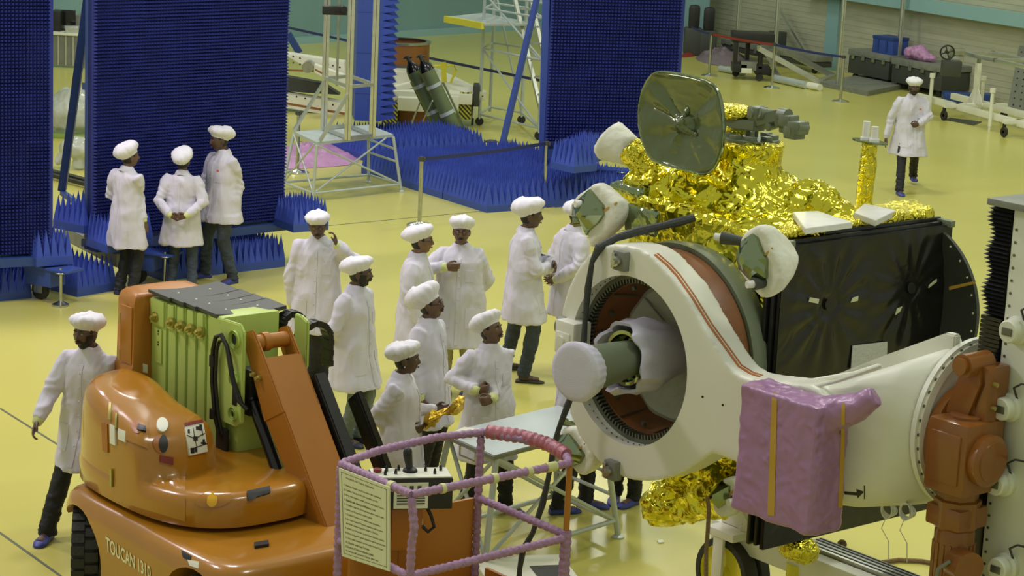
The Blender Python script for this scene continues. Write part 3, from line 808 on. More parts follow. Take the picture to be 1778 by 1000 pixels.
person('person in jeans with crossed arms, standing left of the thruster in a white cover', G(902, 660), -88, 1.83,
       arms=((('l', -.22, .10, 1.14), ('l', .02, .26, 1.16)), (('l', .21, .10, 1.12), ('l', -.02, .24, 1.10))), feet=(F_(878, 642, 15), F_(908, 664, 0)),
       head=(-6, 0, 0), skin='skin_c', trs='jeans', shoe='sandal', capz=(1.05, 1.15, -8), seed=12, hem=.60, stache=False, hands=(dict(dir=(.8, .3, -.3), palm=(0, -1, 0), curl=.4), dict(dir=(-.9, .1, 0), palm=(0, -1, 0), curl=.5)), cuffs=(2, 2))
person('person half hidden behind the thruster in a white cover, turned away to the right', G(984, 645), -62, 1.78,
       arms=(BK(-1), BK(1)), head=(0, -6, 0), trs='jeans_light', capz=(.95, .9, -10), seed=13, hem=.58, hands=(HB(-1), HB(1)))
person('person in a white coat walking alone on the open floor far right', G(1571, 331), 183, 1.78,
       arms=(((1613, 203, -.1), (1597, 214, -.25)), ((1542, 214, .05), (1538, 240, -.02))), feet=(F_(1584, 318, 0, .05), F_(1561, 338, 4)),
       head=(-2, -10, 0), skin='skin_c', stache=True, capz=(.95, .9, -2), seed=14, hem=.56, logo=True, hands=(dict(dir=(.9, .2, -.3), palm=(0, -1, 0), curl=.9), None), beard=True, cuffs=(2, 2))
person('person mostly hidden behind the white ring, black trousers seen under the table end', G(994, 884), -80, 1.74,
       head=(0, 0, 0), seed=15, hem=.60, feet=(F_(1016, 880, -20), F_(968, 892, 10)))
person('person hidden behind the white ring with one blue clog seen below it', G(1090, 872), 170, 1.70,
       head=(0, 0, 0), seed=16, hem=.60, feet=(F_(1100, 876, -30), F_(1068, 868, 0)), visible_legs=False)
# crumpled gold film in the hands of the shorter person
mk('gold_film', (.62, .40, .05), .22, metal=.85, bump=.6, bscale=30)
hm = pw.matrix_basis @ ((PA[0][2] + PA[1][2]) / 2 + Vector((.02, .16, .06)))
m = MB(); rnd = random.Random(4); rs = []
for i in range(9):
    row = []
    for j in range(14):
        a = tau * j / 14; r = .05 + .03 * sin(i * 1.1) + rnd.uniform(-.022, .022)
        row.append(hm + Vector((-.12 + .036 * i + rnd.uniform(-.01, .01), r * cos(a), -.07 + .022 * i + r * .8 * sin(a))))
    rs.append(row)
m.rings(rs); meta(m.obj('gold_film', 'gold_film', smooth=20), 'crumpled piece of gold film held by the shorter person', 'film')
# ============================================================ orange mast lift
mk('orange', (.42, .18, .010), .25, coat=.6, var=.10, vscale=2)
mk('orange_jib', (.43, .165, .018), .38, var=.08, vscale=3)
mk('orange_dark', (.36, .12, .01), .35)
mk('lime', (.48, .62, .15), .42, var=.06, vscale=3)
mk('lime_dark', (.22, .32, .06), .5)
mk('sticker_white', (.75, .76, .62), .5)
mk('sticker_red', (.20, .03, .02), .5)
mk('text_cream', (.80, .78, .45), .5)
mk('amber', (.75, .42, .02), .25)
mk('tyre', (.03, .032, .026), .75, bump=.3)
mk('brass', (.45, .40, .12), .35, metal=.7)
LO = G(140, 1012); LA = R(-50)
LF = Fr(LO, LA)
LROOT = LF(.9, .5, 0)
lift = thing('mast_lift', 'orange mobile mast lift with folded lime green mast and orange jib', 'lift', LROOT)
def soft(outline, zs, fr=LF):
    """outline: list of (x, y); zs: list of (z, inset) -> rings"""
    cx = sum(p[0] for p in outline) / len(outline); cy = sum(p[1] for p in outline) / len(outline)
    out = []
    for z, ins in zs:
        row = []
        for x, y in outline:
            d = Vector((x - cx, y - cy)); l = d.length; d = d * ((l - ins) / l); row.append(fr(cx + d.x, cy + d.y, z))
        out.append(row)
    return out
def sup(cx, cy, a, b, e, n=56): return [(cx + a * math.copysign(abs(cos(t)) ** (2 / e), cos(t)), cy + b * math.copysign(abs(sin(t)) ** (2 / e), sin(t))) for t in [tau * i / n for i in range(n)]]
# chassis
def chassis_outline():
    return sup(1.0, .50, 1.12, .66, 7, 72)
m = MB(); m.rings(soft(chassis_outline(), [(.20, .02), (.22, 0), (.60, -.01), (.68, .015), (.72, .05), (.735, .10), (.74, .2)]))
# wheel arches are cut away with dark recesses
me = m.raw()
bmc = bmesh.new(); bmc.from_mesh(me)
ch = MB(); ch.bm.free(); ch.bm = bmc
cho = ch.obj('chassis', 'orange', lift, smooth=50)
cutm = MB(LF)
cutm.cyl((.22, -.3, .30), (.22, .16, .30), .36, n=28); cutm.box(-.35, .22, -.3, .16, -.1, .52)
cutm.cyl((1.75, -.3, .30), (1.75, .16, .30), .36, n=28)
cu = cutm.raw(); cu.transform(Matrix.Translation(-wloc(lift)))
co_ = bpy.data.objects.new('cut', cu); COL.objects.link(co_); 
o_ = bpy.data.objects.new('tmp', cho.data.copy()); COL.objects.link(o_)
bo = o_.modifiers.new('b', 'BOOLEAN'); bo.object = co_; bo.operation = 'DIFFERENCE'; bo.solver = 'EXACT'; bo.use_self = True
dg = bpy.context.evaluated_depsgraph_get(); dg.update(); nm = bpy.data.meshes.new_from_object(o_.evaluated_get(dg))
cho.data = nm; shade(nm, 35); bpy.data.objects.remove(o_); bpy.data.objects.remove(co_)
nm.materials.clear(); nm.materials.append(MT['orange'])
# wheels
def lift_wheel(x, y, s=1):
    m = MB(LF); R0 = .295
    m.lathe([(.17, -.085), (.26, -.095), (R0 - .01, -.085), (R0, -.06), (R0, .06), (R0 - .01, .085), (.26, .095), (.17, .085)], (x, y, R0), 'y', 44, cap=False)
    for i in range(22):
        for q in (-1, 1):
            a = tau * (i + (.5 if q > 0 else 0)) / 22
            r0 = Vector((x + (R0 + .006) * cos(a), y + q * .048, R0 + (R0 + .006) * sin(a)))
            t = Vector((-sin(a), 0, cos(a))); u = Vector((cos(a), 0, sin(a)))
            c = [r0 + t * (k * .032) + Vector((0, j * .045 + 0, 0)) + u * h for h in (-.012, .010) for k, j in ((-1, -1), (1, -1), (1, 1), (-1, 1))]
            v = [m.bm.verts.new(LF(*p)) for p in c]
            for f_ in ((3, 2, 1, 0), (4, 5, 6, 7), (0, 1, 5, 4), (1, 2, 6, 5), (2, 3, 7, 6), (3, 0, 4, 7)): m.face([v[i_] for i_ in f_])
    w_ = m.obj('wheel', 'tyre', lift)
    m = MB(LF); m.lathe([(.175, -.07), (.17, -.05), (.07, -.045), (.065, -.085), (.0001, -.085)], (x, y, R0), 'y', 28, cap=False)
    for i in range(5): a = tau * i / 5; m.cyl((x + .11 * cos(a), y - .065, R0 + .11 * sin(a)), (x + .11 * cos(a), y - .04, R0 + .11 * sin(a)), .014, n=8)
    m.lathe([(.175, .07), (.17, .05), (.0001, .05)], (x, y, R0), 'y', 28, cap=False); m.obj('wheel_hub', 'lime', w_)
LF_keep = LF
for x, y, tw_ in ((.12, -.02, -32), (1.78, -.02, 0), (.17, 1.02, 0), (1.78, 1.02, 0)):
    LF = Fr(LF_keep(x, y, 0), LA + R(tw_)); lift_wheel(0, 0); LF = LF_keep
m = MB(LF); m.box(-.02, .16, -.02, .12, .56, .68, .02); m.box(.02, .10, .06, .14, .3, .6, .01); m.obj('axle_bracket', 'lime', lift)
# turret
to_ = sup(.55, .62, .95, .68, 2.7, 72)
m = MB(); m.rings(soft(to_, [(.76, .03), (.775, .0), (.90, -.005), (.96, .01), (.99, .04), (1.0, .09), (1.0, .3)]))
turret = m.obj('turret_base', 'orange', lift, smooth=60)
m = MB(LF); m.lathe([(.55, .70), (.55, .77)], (.55, .6, 0), 'z', 40); m.obj('slew_ring', 'black', lift)
hood_o = [(x, y) for x, y in sup(.55, .62, .945, .675, 2.7, 120) if y < .60]
hood_o = [p for p in hood_o if p[0] < .93]
hood_o.sort(key=lambda p: p[0])
lo = [p for p in hood_o if p[1] < .6]
left = sorted([p for p in lo], key=lambda p: math.atan2(p[1] - .62, p[0] - .55))
ol = left + [(.95, .16), (.96, .30), (.90, .48), (.84, .60), (-.1, .62)]
ol2 = []
for i, p in enumerate(ol):
    q = ol[(i + 1) % len(ol)]; n = max(1, int(math.dist(p, q) / .05)); ol2 += [(p[0] + (q[0] - p[0]) * k / n, p[1] + (q[1] - p[1]) * k / n) for k in range(n)]
def hood_rings():
    out = []; cx, cy = .35, .30
    for z, ins in [(.9, 0), (1.1, .005), (1.25, .012), (1.34, .03), (1.39, .065), (1.42, .11), (1.43, .17), (1.435, .26)]:
        row = []
        for x, y in ol2:
            d = Vector((x - cx, y - cy)); l = max(1e-4, d.length); d = d * max(.05, (l - min(ins, l * .9)) / l)
            X, Y = cx + d.x, cy + d.y
            f = max(0, (z - .9) / .535)
            zz = z - f * .13 * max(0, min(1, (X - .15) / .75)) ** 1.2 + f * .04 * max(0, min(1, (.45 - X) / .6))
            if f > 0: X -= f * .05 * max(0, (X - .7)) / .2
            row.append(LF(X, Y, zz))
        out.append(row)
    return out
m = MB(); m.rings(hood_rings()); hm_ = voxel(m.raw(), .014, 6, .5)
hm_.transform(Matrix.Translation(-wloc(lift))); hood = mlink('engine_hood', hm_, lift, 'orange'); shade(hm_, 60)
HB_ = surf_bvh(turret, hood)
# tall cabinet behind the mast
m = MB(LF); cab = [(-.72, .70), (-.46, .66), (-.42, .66), (-.42, 1.32), (-.70, 1.32), (-.76, 1.2), (-.76, .8)]
m.rings(soft(cab, [(.95, -.05), (1.40, -.03), (1.42, -.01), (1.88, 0), (1.93, .02), (1.955, .06), (1.96, .15)])); cabo = m.obj('rear_cabinet', 'orange_jib', lift, smooth=50)
m = MB(LF); m.box(-.60, -.435, .645, .662, 1.43, 1.86, .006); cd_ = m.obj('cabinet_door', 'orange_jib', lift)
for z in (1.75, 1.47): m = MB(LF); m.cyl((-.605, .648, z - .04), (-.605, .648, z + .04), .010); m.obj('hinge', 'brass', cd_)
CB = surf_bvh(cabo, cd_)
# mast sections
MW = .80
xs = [-.42, -.20, -.085, .03, .145, .26]
mast = MB(LF)
secs_ = []
for i, (a, b) in enumerate(zip(xs, xs[1:])):
    m = MB(LF); m.box(a + .006, b - .006, MW + .012 * i, 1.34 - .01 * i, .86, 1.935, .012)
    m.box(a + .010, b - .02, MW + .006 + .012 * i - .02, MW + .05, 1.74, 1.93, .008)
    s_ = m.obj('mast_section', 'lime', lift)
    m = MB(LF); x = (a + b) / 2 + (.02 if i else -.02); y = MW - .03 + .01 * i
    m.cyl((x, y + .03, 1.80), (x, y + .005, 1.80), .040, n=18); m.cyl((x, y + .01, 1.80), (x, y - .018, 1.80), .026, n=6); m.cyl((x, y - .015, 1.80), (x, y - .032, 1.80), .012, n=10)
    m.obj('bolt', 'brass', s_)
m = MB(LF); m.box(xs[0] + .07, xs[0] + .17, MW - .012, MW, 1.46, 1.72, .004); q = m.obj('adjuster_plate', 'lime', lift)
m = MB(LF)
for z in (1.70, 1.68, 1.62, 1.60): m.cyl((xs[0] + .13, MW - .016, z), (xs[0] + .13, MW - .010, z), .007, n=8)
m.obj('bolt', 'black', q)
# outer section with bracket plate
m = MB(LF); m.box(.262, .46, .86, 1.34, .86, 1.95, .012); m.box(.46, .62, .90, 1.36, .86, 1.50, .01); m.obj('mast_section', 'lime', lift)
m = MB(LF); m.prism([(.30, 1.28), (.46, 1.20), (.68, 1.20), (.75, 1.25), (.75, 1.90), (.70, 1.955), (.30, 1.94)], 'y', .845, .875); br = m.obj('jib_bracket', 'lime', lift, bev=.008)
for z, r in ((1.84, .045), (1.55, .03), (1.30, .03)): m = MB(LF); m.lathe([(r + .018, -.03), (r + .018, 0), (r, 0), (r, -.03)], (.66, .85, z), 'y', 20, cap=False); m.obj('boss', 'lime', br)
for z, r in ((1.84, .045), (1.55, .03), (1.30, .03)): m = MB(LF); m.cyl((.66, .84, z), (.66, .86, z), r, n=18); m.obj('pivot_hole', 'black', br)
m = MB(LF); m.box(.635, .69, .838, .846, 1.36, 1.50, .01); m.obj('slot', 'black', br)
m = MB(LF); m.prism([(.62, 1.5), (.70, 1.46), (.78, 1.60), (.78, 1.93), (.7, 1.96), (.62, 1.96)], 'y', 1.36, 1.39); m.obj('jib_bracket', 'lime', lift, bev=.008)
# rubber covers on top of the mast
for i in range(4):
    m = MB(); rs = []
    x0 = [-.43, -.16, .0, .13][i]; x1 = [-.14, .02, .15, .40][i]
    z0 = 1.965 - .006 * i
    for j in range(9):
        y = MW - .02 + (1.40 - MW) * j / 8 + .02 * i; dz = .035 * sin(pi * j / 8) * (-.6) + .012
        rs.append([LF(x0, y, z0 + dz + .012), LF(x1, y, z0 + dz - .004 + .01), LF(x1 + .005, y, z0 + dz - .02), LF(x0, y, z0 + dz - .01)])
    m.rings(rs); cv = m.obj('rubber_cover', 'dark_grey', lift)
    m = MB(LF)
    for y in (MW + .15, MW + .42): m.sphere(((x0 + x1) / 2, y + .02 * i, z0 + .004), .010, 8, 6)
    m.obj('bolt', 'sticker_white', cv)
# energy chains
def chain(fr, x, y0, y1, z0, z1, r, label):
    m = MB(fr); pts = []
    for i in range(13):
        a = pi * i / 12; pts.append((x, (y0 + y1) / 2 - (y1 - y0) / 2 * cos(a), z1 + (y1 - y0) / 2 * sin(a)))
    pts = [(x, y0, z0)] + pts + [(x, y1, z0)]
    dense = []
    for a, b in zip(pts, pts[1:]):
        n = max(1, int(math.dist(a, b) / .04)); dense += [tuple(a[k] + (b[k] - a[k]) * t / n for k in range(3)) for t in range(n)]
    for i, (a, b) in enumerate(zip(dense, dense[1:])):
        m.bar(a, b, .10 - .006 * (i % 2), .045 - .006 * (i % 2), ref=None)
    c = m.obj('energy_chain', 'black', lift)
    m = MB(fr)
    for i, a in enumerate(dense):
        if i % 1 == 0: m.sphere((a[0] - .055, a[1], a[2]), .011, 6, 5)
    m.obj('chain_pin', 'lime', c)
EF = Fr(LF(0, 0, 0), LA)
chain(EF, .62, 1.40, 1.66, 1.50, 1.74, .1, '')
chain(EF, .42, 1.38, 1.56, 1.70, 1.82, .1, '')
# jib arm
P0 = Vector((.74, 1.02, 1.78)); P1 = Vector((1.86, 1.02, .38))
jd = (P1 - P0).normalized(); jn = Vector((-jd.z, 0, jd.x)); 
if jn.x < 0: jn = -jn
def jp(t, s, y): q = P0 + jd * t + jn * s; return (q.x, y, q.z)
JL = (P1 - P0).length
m = MB(LF)
y0, y1 = .93, 1.24
m.rings([[LF(*jp(t, s, y)) for s, y in ((-w0, y0), (-w0, y1), (w1, y1), (w1, y0))] for t, w0, w1 in ((.12, .10, .10), (.45, .16, .10), (1.0, .13, .10), (JL, .10, .10), (JL + .25, .10, .10))])
for y in (y0, y1 - .02): m.prism([(jp(t, s, 0)[0], jp(t, s, 0)[2]) for t, s in ((-.14, -.03), (-.10, .09), (.16, .10), (.55, .10), (.5, -.17), (.10, -.10), (-.10, -.08))], 'y', y - .006, y + .022)
jib = m.obj('jib', 'orange_jib', lift, bev=.010)
m = MB(LF); m.cyl(jp(-.03, .02, y0 + .01), jp(-.03, .02, y1), .055, n=20); m.cyl(jp(-.03, .02, y0 + .08), jp(-.03, .02, y0 + .13), .068, n=20); m.obj('pivot_pin', 'orange_jib', jib)
m = MB(LF)
for t, s in ((.22, -.02), (.17, -.06), (1.05, -.14)): m.cyl(jp(t, s, y0 - .03), jp(t, s, y0 + .01), .022, n=12); m.cyl(jp(t, s, y0 - .05), jp(t, s, y0 - .03), .014, n=8)
m.obj('bolt', 'brass', jib)
# lower end fork of the jib
m = MB(LF); m.cyl((1.60, .90, .52), (1.60, .94, .52), .16, n=28); m.cyl((1.60, .86, .54), (1.60, .91, .54), .022, n=10); m.obj('knuckle_plate', 'orange_jib', lift)
# cylinder
m = MB(LF); m.cyl((.64, .97, 1.46), (1.42, .90, .62), .042, n=18); m.cyl((.60, .97, 1.50), (.72, .96, 1.38), .055, n=18); m.obj('hydraulic_cylinder', 'black_gloss', lift)
m = MB(LF); m.box(.60, .74, .92, 1.30, 1.28, 1.62, .02); m.cyl((.70, 1.1, 1.45), (1.36, 1.1, .70), .035, n=14); m.obj('linkage', 'black', lift)
# black guards beside the jib
m = MB(LF); m.rings([[LF(*jp(t, s, y)) for s, y in ((-.10, 1.27), (-.10, 1.37), (.12, 1.37), (.12, 1.27))] for t in (.30, 1.36)]); m.obj('jib_guard', 'black', lift, bev=.01)
m = MB(LF); m.rings([[LF(*jp(t, s, y)) for s, y in ((.02, 1.52), (.02, 1.58), (.17, 1.58), (.17, 1.52))] for t in (.50, 1.42)]); m.obj('jib_guard', 'black_gloss', lift, bev=.01)
# hoses on the mast bracket
m = MB(LF); m.tube([(.50, .82, 1.12), (.46, .81, 1.25), (.43, .80, 1.5), (.435, .80, 1.72), (.47, .80, 1.82), (.54, .80, 1.85), (.62, .80, 1.78), (.68, .80, 1.6), (.74, .82, 1.42), (.80, .86, 1.36)], .016, 10)
m.tube([(.53, .83, 1.12), (.49, .82, 1.25), (.46, .81, 1.5), (.47, .81, 1.72), (.50, .81, 1.79), (.56, .81, 1.82), (.64, .81, 1.72), (.70, .81, 1.55), (.76, .84, 1.40)], .013, 10)
m.box(.44, .58, .83, .86, .98, 1.16, .01); m.cyl((.435, .80, 1.60), (.435, .80, 1.68), .026); m.cyl((.45, .80, 1.22), (.45, .80, 1.29), .026); m.obj('hydraulic_hose', 'black', lift)
# ---- details on the turret
sticker('door_panel', HB_, [(193, 685), (322, 728), (322, 905), (200, 868)], 'orange', lift, 14, 14, .006)
d_ = sticker('access_door', HB_, [(207, 702), (256, 724), (256, 780), (209, 757)], 'orange', lift, 8, 8, .016)
sticker('latch', HB_, [(230, 730), (246, 736), (246, 757), (230, 751)], 'orange_dark', d_, 6, 6, .019, rnd=True)
sticker('latch_key', HB_, [(240, 741), (252, 745), (252, 753), (240, 749)], 'black', d_, 4, 4, .03)
sticker('warning_label', HB_, [(209, 745), (221, 750), (221, 768), (209, 762)], 'sticker_white', d_, 3, 3, .020)
for q in ([(191, 702), (195, 703), (195, 731), (191, 729)], [(203, 720), (206, 721), (206, 745), (203, 743)], [(195, 813), (198, 814), (198, 845), (195, 843)]): sticker('hinge', HB_, q, 'brass', lift, 2, 4, .022)
sticker('slot', HB_, [(178, 735), (188, 737), (189, 786), (180, 782)], 'orange_dark', lift, 4, 8, .010)
sticker('warning_label', HB_, [(194, 737), (203, 741), (204, 773), (195, 769)], 'sticker_white', lift, 3, 4, .020)
sticker('round_label', HB_, [(271, 729), (291, 729), (291, 752), (271, 752)], 'sticker_white', lift, 8, 8, .022, rnd=True)
sticker('charge_socket', HB_, [(264, 755), (292, 757), (290, 788), (266, 786)], 'orange_dark', lift, 8, 8, .014, rnd=True)
sticker('socket_cap', HB_, [(275, 757), (290, 757), (290, 786), (275, 786)], 'black', lift, 6, 6, .020, rnd=True)
sticker('warning_label', HB_, [(277, 790), (299, 794), (299, 807), (277, 802)], 'sticker_red', lift, 3, 3, .020)
dl = sticker('diagram_label', HB_, [(319, 741), (351, 735), (358, 784), (327, 791)], 'sticker_white', lift, 6, 6, .016)
sticker('label_header', HB_, [(319, 738), (350, 731), (351, 736), (319, 743)], 'sticker_red', dl, 4, 2, .020)
for a, b in (((322, 757), (335, 762)), ((335, 762), (352, 753)), ((335, 762), (338, 776)), ((338, 776), (327, 780)), ((338, 776), (356, 770)), ((333, 745), (335, 762)), ((347, 741), (349, 756))):
    sticker('diagram_line', HB_, [a, b, (b[0] + .8, b[1] + 1.2), (a[0] + .8, a[1] + 1.2)], 'black', dl, 3, 1, .020)
for x, y, w_, h in ((338, 743, 9, 5), (344, 740, 4, 9), (333, 759, 7, 7), (328, 778, 6, 9), (335, 777, 4, 8), (346, 768, 8, 3), (349, 763, 3, 9), (324, 748, 3, 6)):
    sticker('pictogram', HB_, [(x, y), (x + w_, y), (x + w_, y + h), (x, y + h)], 'black', dl, 2, 2, .0205)
sticker('lamp_surround', HB_, [(340, 858), (402, 848), (402, 878), (340, 884)], 'orange', lift, 8, 6, .010, rnd=True)
sticker('side_lamp', HB_, [(360, 861), (377, 860), (377, 879), (360, 880)], 'amber', lift, 8, 8, .03, rnd=True)
sticker('handle_slot', HB_, [(428, 856), (468, 847), (468, 857), (430, 869)], 'black', lift, 8, 3, .018)
CHB = surf_bvh(cho)
for q, b_ in (([(150, 825), (163, 823), (166, 830), (153, 832)], 0), ([(315, 955), (333, 966), (330, 975), (318, 968)], 0)): sticker('direction_arrow', CHB, q, 'black', lift, 3, 3, .004)
for q in ([(163, 826), (178, 829), (170, 836), (156, 833)], [(326, 972), (346, 975), (345, 987), (330, 982)]): sticker('direction_arrow', CHB, q, 'sticker_white', lift, 3, 3, .0045, label='white arrow')
sticker('latch_handle', CHB, [(441, 946), (466, 942), (467, 949), (442, 953)], 'black', lift, 4, 2, .02)
for q in ([(221, 634), (238, 640), (238, 650), (221, 645)],): pass
sticker('warning_label', CB, [(248, 631), (256, 633), (256, 648), (248, 646)], 'sticker_white', lift, 2, 3, .004)
# lettering on the side of the chassis
tl, tr, br_, bl = (184, 930), (262, 983), (263, 1006), (185, 957)
def on_side(u, v, off=.004):
    x = (tl[0] * (1 - u) + tr[0] * u) * v + (bl[0] * (1 - u) + br_[0] * u) * (1 - v)
    y = (tl[1] * (1 - u) + tr[1] * u) * v + (bl[1] * (1 - u) + br_[1] * u) * (1 - v)
    p = hitpx(CHB, x, y, off); return p if p is not None else PPl(x, y, LF(0, -.16, 0), LF.y)
text_on('lettering', 'TOUCAN 1310', on_side, 'text_cream', lift)

# ============================================================ basket with film wrapped rails
mk('film_rail', (.42, .24, .40), .5, bump=.5, bscale=60, var=.2, vscale=30)
mk('film_red', (.50, .16, .20), .35, bump=.5, bscale=25, var=.25, vscale=14)
mk('sign_face', (.68, .70, .46), .45)
mk('sign_text', (.10, .09, .06), .6)
mk('tape', (.62, .62, .28), .5)
ZT = 1.5
def bl_(p, z=ZT): return Vector(LF.inv(G(*p, z)))
A_, B_, C_, D_ = bl_((600, 810)), bl_((725, 862)), bl_((985, 800)), bl_((848, 752))
xa = (A_.x + D_.x) / 2; xb = (B_.x + C_.x) / 2; ya = (A_.y + B_.y) / 2; yb = (C_.y + D_.y) / 2
bk = thing('lift_basket', 'work basket with rails wrapped in pink film, controls and an instruction sign', 'basket', LF((xa + xb) / 2, (ya + yb) / 2, .35))
def rail(nm, pts, r=.026, mt='film_rail', wob=.0022, par=None):
    m = MB(LF); dn = []
    for a, b in zip(pts, pts[1:]):
        n = max(2, int(math.dist(a, b) / .012)); dn += [tuple(a[k] + (b[k] - a[k]) * t / n for k in range(3)) for t in range(n)]
    dn.append(pts[-1])
    rr = [r + wob * (1 if (i // 2) % 2 else -1) + random.uniform(-wob, wob) * .6 for i in range(len(dn))] if wob else [r] * len(dn)
    m.tube(dn, rr, 12); return m.obj(nm, mt, par or bk, smooth=70)
rail('top_rail', [(xa, ya, ZT), (xb, ya, ZT)]); rail('top_rail', [(xb, ya, ZT), (xb, yb, ZT)])
rail('top_rail', [(xb, yb, ZT), (xb - .1, yb + .05, ZT + .02), (xb - .35, yb + .08, ZT + .03), (xa - .02, yb - .10, ZT + .03), (xa - .08, yb - .45, ZT + .03), (xa - .06, ya + .35, ZT + .02), (xa, ya, ZT)])
rail('film_bunch', [(xb - .10, yb + .055, ZT + .02), (xb - .3, yb + .08, ZT + .035), (xb - .52, yb + .04, ZT + .04), (xa - .0, yb - .08, ZT + .035)], .046, 'film_red', .003)
zb_ = .45
rail('corner_post', [(xb, ya, ZT - .02), (xb + .04, ya, 1.30), (xb + .02, ya, 1.2), (xb, ya, zb_)])
rail('corner_post', [(xb, yb, 1.05), (xb - .0, yb, zb_)], .036)
rail('bare_post', [(xb, yb, ZT - .02), (xb, yb, 1.03)], .020, 'orange_jib', 0)
rail('corner_post', [(xa, ya, ZT - .02), (xa, ya, zb_)]); rail('corner_post', [(xa - .02, yb - .12, ZT), (xa - .02, yb - .12, zb_)])
rail('mid_rail', [(xa - .02, yb - .12, 1.08), (xb, yb, 1.02)]); rail('mid_rail', [(xb, yb, 1.0), (xb, ya, .98)]); rail('mid_rail', [(xb, ya, .98), (xa, ya, 1.0)])
for p, q in (((xb, ya + .22, ZT), (xb, ya + .25, ZT)), ((xb, ya + .62, ZT), (xb, ya + .66, ZT)), ((xb, yb - .2, ZT), (xb, yb - .12, ZT)), ((xb - .22, ya, ZT), (xb - .18, ya, ZT)), ((xb, ya + .9, ZT), (xb, ya + .94, ZT))):
    rail('tape_band', [p, q], .032, 'tape', 0)
m = MB(LF); m.box(xa - .05, xb + .02, ya - .02, yb + .02, .36, .42, .01); m.box(xa - .05, xb + .02, yb - .01, yb + .015, .42, .56); m.obj('floor_tray', 'orange_dark', bk)
m = MB(LF); m.box(xa - .06, xa - .03, ya + .12, yb - .14, .42, 1.08, .01); pl_ = m.obj('back_panel', 'orange_jib', bk)
m = MB(LF); m.box(xa - .032, xa - .026, ya + .5, ya + .506, .42, 1.05); m.obj('panel_seam', 'orange_dark', pl_)
m = MB(LF)
for y in (ya + .46, ya + .62): m.box(xa - .03, xa - .022, y, y + .07, .96, 1.01)
m.obj('label_plate', 'sticker_white', pl_)
# control box
CBX = PY(712, 842, LF(xa + .1, ya + .45, 0).y)
cf = Fr(CBX, LA)
sx = Fr(CBX, R(-50 + 62))
m = MB(sx); m.box(-.26, .26, -.11, .11, -.13, .075, .01); cb_ = m.obj('control_box', 'black', bk)
m = MB(sx); m.box(-.25, .25, -.10, .10, .075, .085, .003); tp = m.obj('control_face', 'sticker_white', cb_)
m = MB(sx); m.cyl((.0, .02, .08), (-.02, .02, .20), .020, .030, 12); m.sphere((-.02, .02, .21), (.030, .028, .035), 12, 8); m.lathe([(.05, .08), (.045, .10), (.02, .115)], (0, .02, 0), 'z', 16); m.obj('joystick', 'black', cb_)
m = MB(sx)
for x, y in ((-.15, .03), (-.10, -.03), (-.17, -.05), (.1, .02), (.15, -.04), (.2, .03), (-.07, .05)): m.cyl((x, y, .08), (x, y, .105), .010, n=8); m.box(x - .006, x + .006, y - .004, y + .004, .10, .12)
m.obj('switch', 'black', cb_)
m = MB(sx); m.cyl((-.21, .02, .08), (-.21, .02, .105), .025, .028, 14); m.obj('stop_button', 'red_belt', cb_, label='red mushroom stop button')
m = MB(sx); m.box(-.12, .10, -.114, -.11, -.12, .05); lb = m.obj('data_label', 'sticker_white', cb_)
m = MB(sx)
for i in range(3): m.box(-.07 + .05 * i, -.045 + .05 * i, -.117, -.113, .005, .03)
for i in range(5): m.box(-.10, .08, -.1165, -.113, -.02 - .018 * i, -.012 - .018 * i)
m.obj('label_print', 'dark_grey', lb)
m = MB(sx); m.box(-.12, .08, -.06, .10, -.42, -.12, .01); m.obj('control_bracket', 'orange_dark', bk)
m = MB(sx); m.tube([(.10, .0, -.12), (.14, -.02, -.2), (.16, -.04, -.27), (.12, -.05, -.30), (.08, -.05, -.26)], .012, 8); m.obj('control_cable', 'black', bk)
m = MB(sx); m.box(-.30, -.18, -.05, .12, -.46, -.1, .02); m.obj('battery_box', 'black', bk)
# sign with the operating check list, hangs on the near left rail
sn = Fr(LF(0, ya - .035, 0), LA)
def sp_(x, y): v = Vector(sn.inv(PPl(x, y, sn.o, LF.y))); return (v.x, v.z)
q0, q1, q2, q3 = sp_(589, 812), sp_(677, 846), sp_(677, 992), sp_(594, 965)
def sgn(u, v, off=0):                    # u right, v down
    x = (q0[0] * (1 - u) + q1[0] * u) * (1 - v) + (q3[0] * (1 - u) + q2[0] * u) * v
    z = (q0[1] * (1 - u) + q1[1] * u) * (1 - v) + (q3[1] * (1 - u) + q2[1] * u) * v
    return sn(x, -off, z)
sg = thing('instruction_sign', 'pale green check list sign hung on the basket rail', 'sign', sgn(.5, .5))
m = MB(); m.rings([[sgn(u, v, o) for u, v in ((0, 0), (1, 0), (1, 1), (0, 1))] for o in (-.004, .004)]); m.obj('sign_board', 'sign_face', sg)
m = MB()
for u0, v0, u1, v1 in ((.05, .035, .95, .04), (.05, .955, .95, .96), (.05, .035, .06, .96), (.94, .035, .95, .96)):
    m.rings([[sgn(u, v, o) for u, v in ((u0, v0), (u1, v0), (u1, v1), (u0, v1))] for o in (.003, .005)])
m.obj('border_line', 'sign_text', sg)
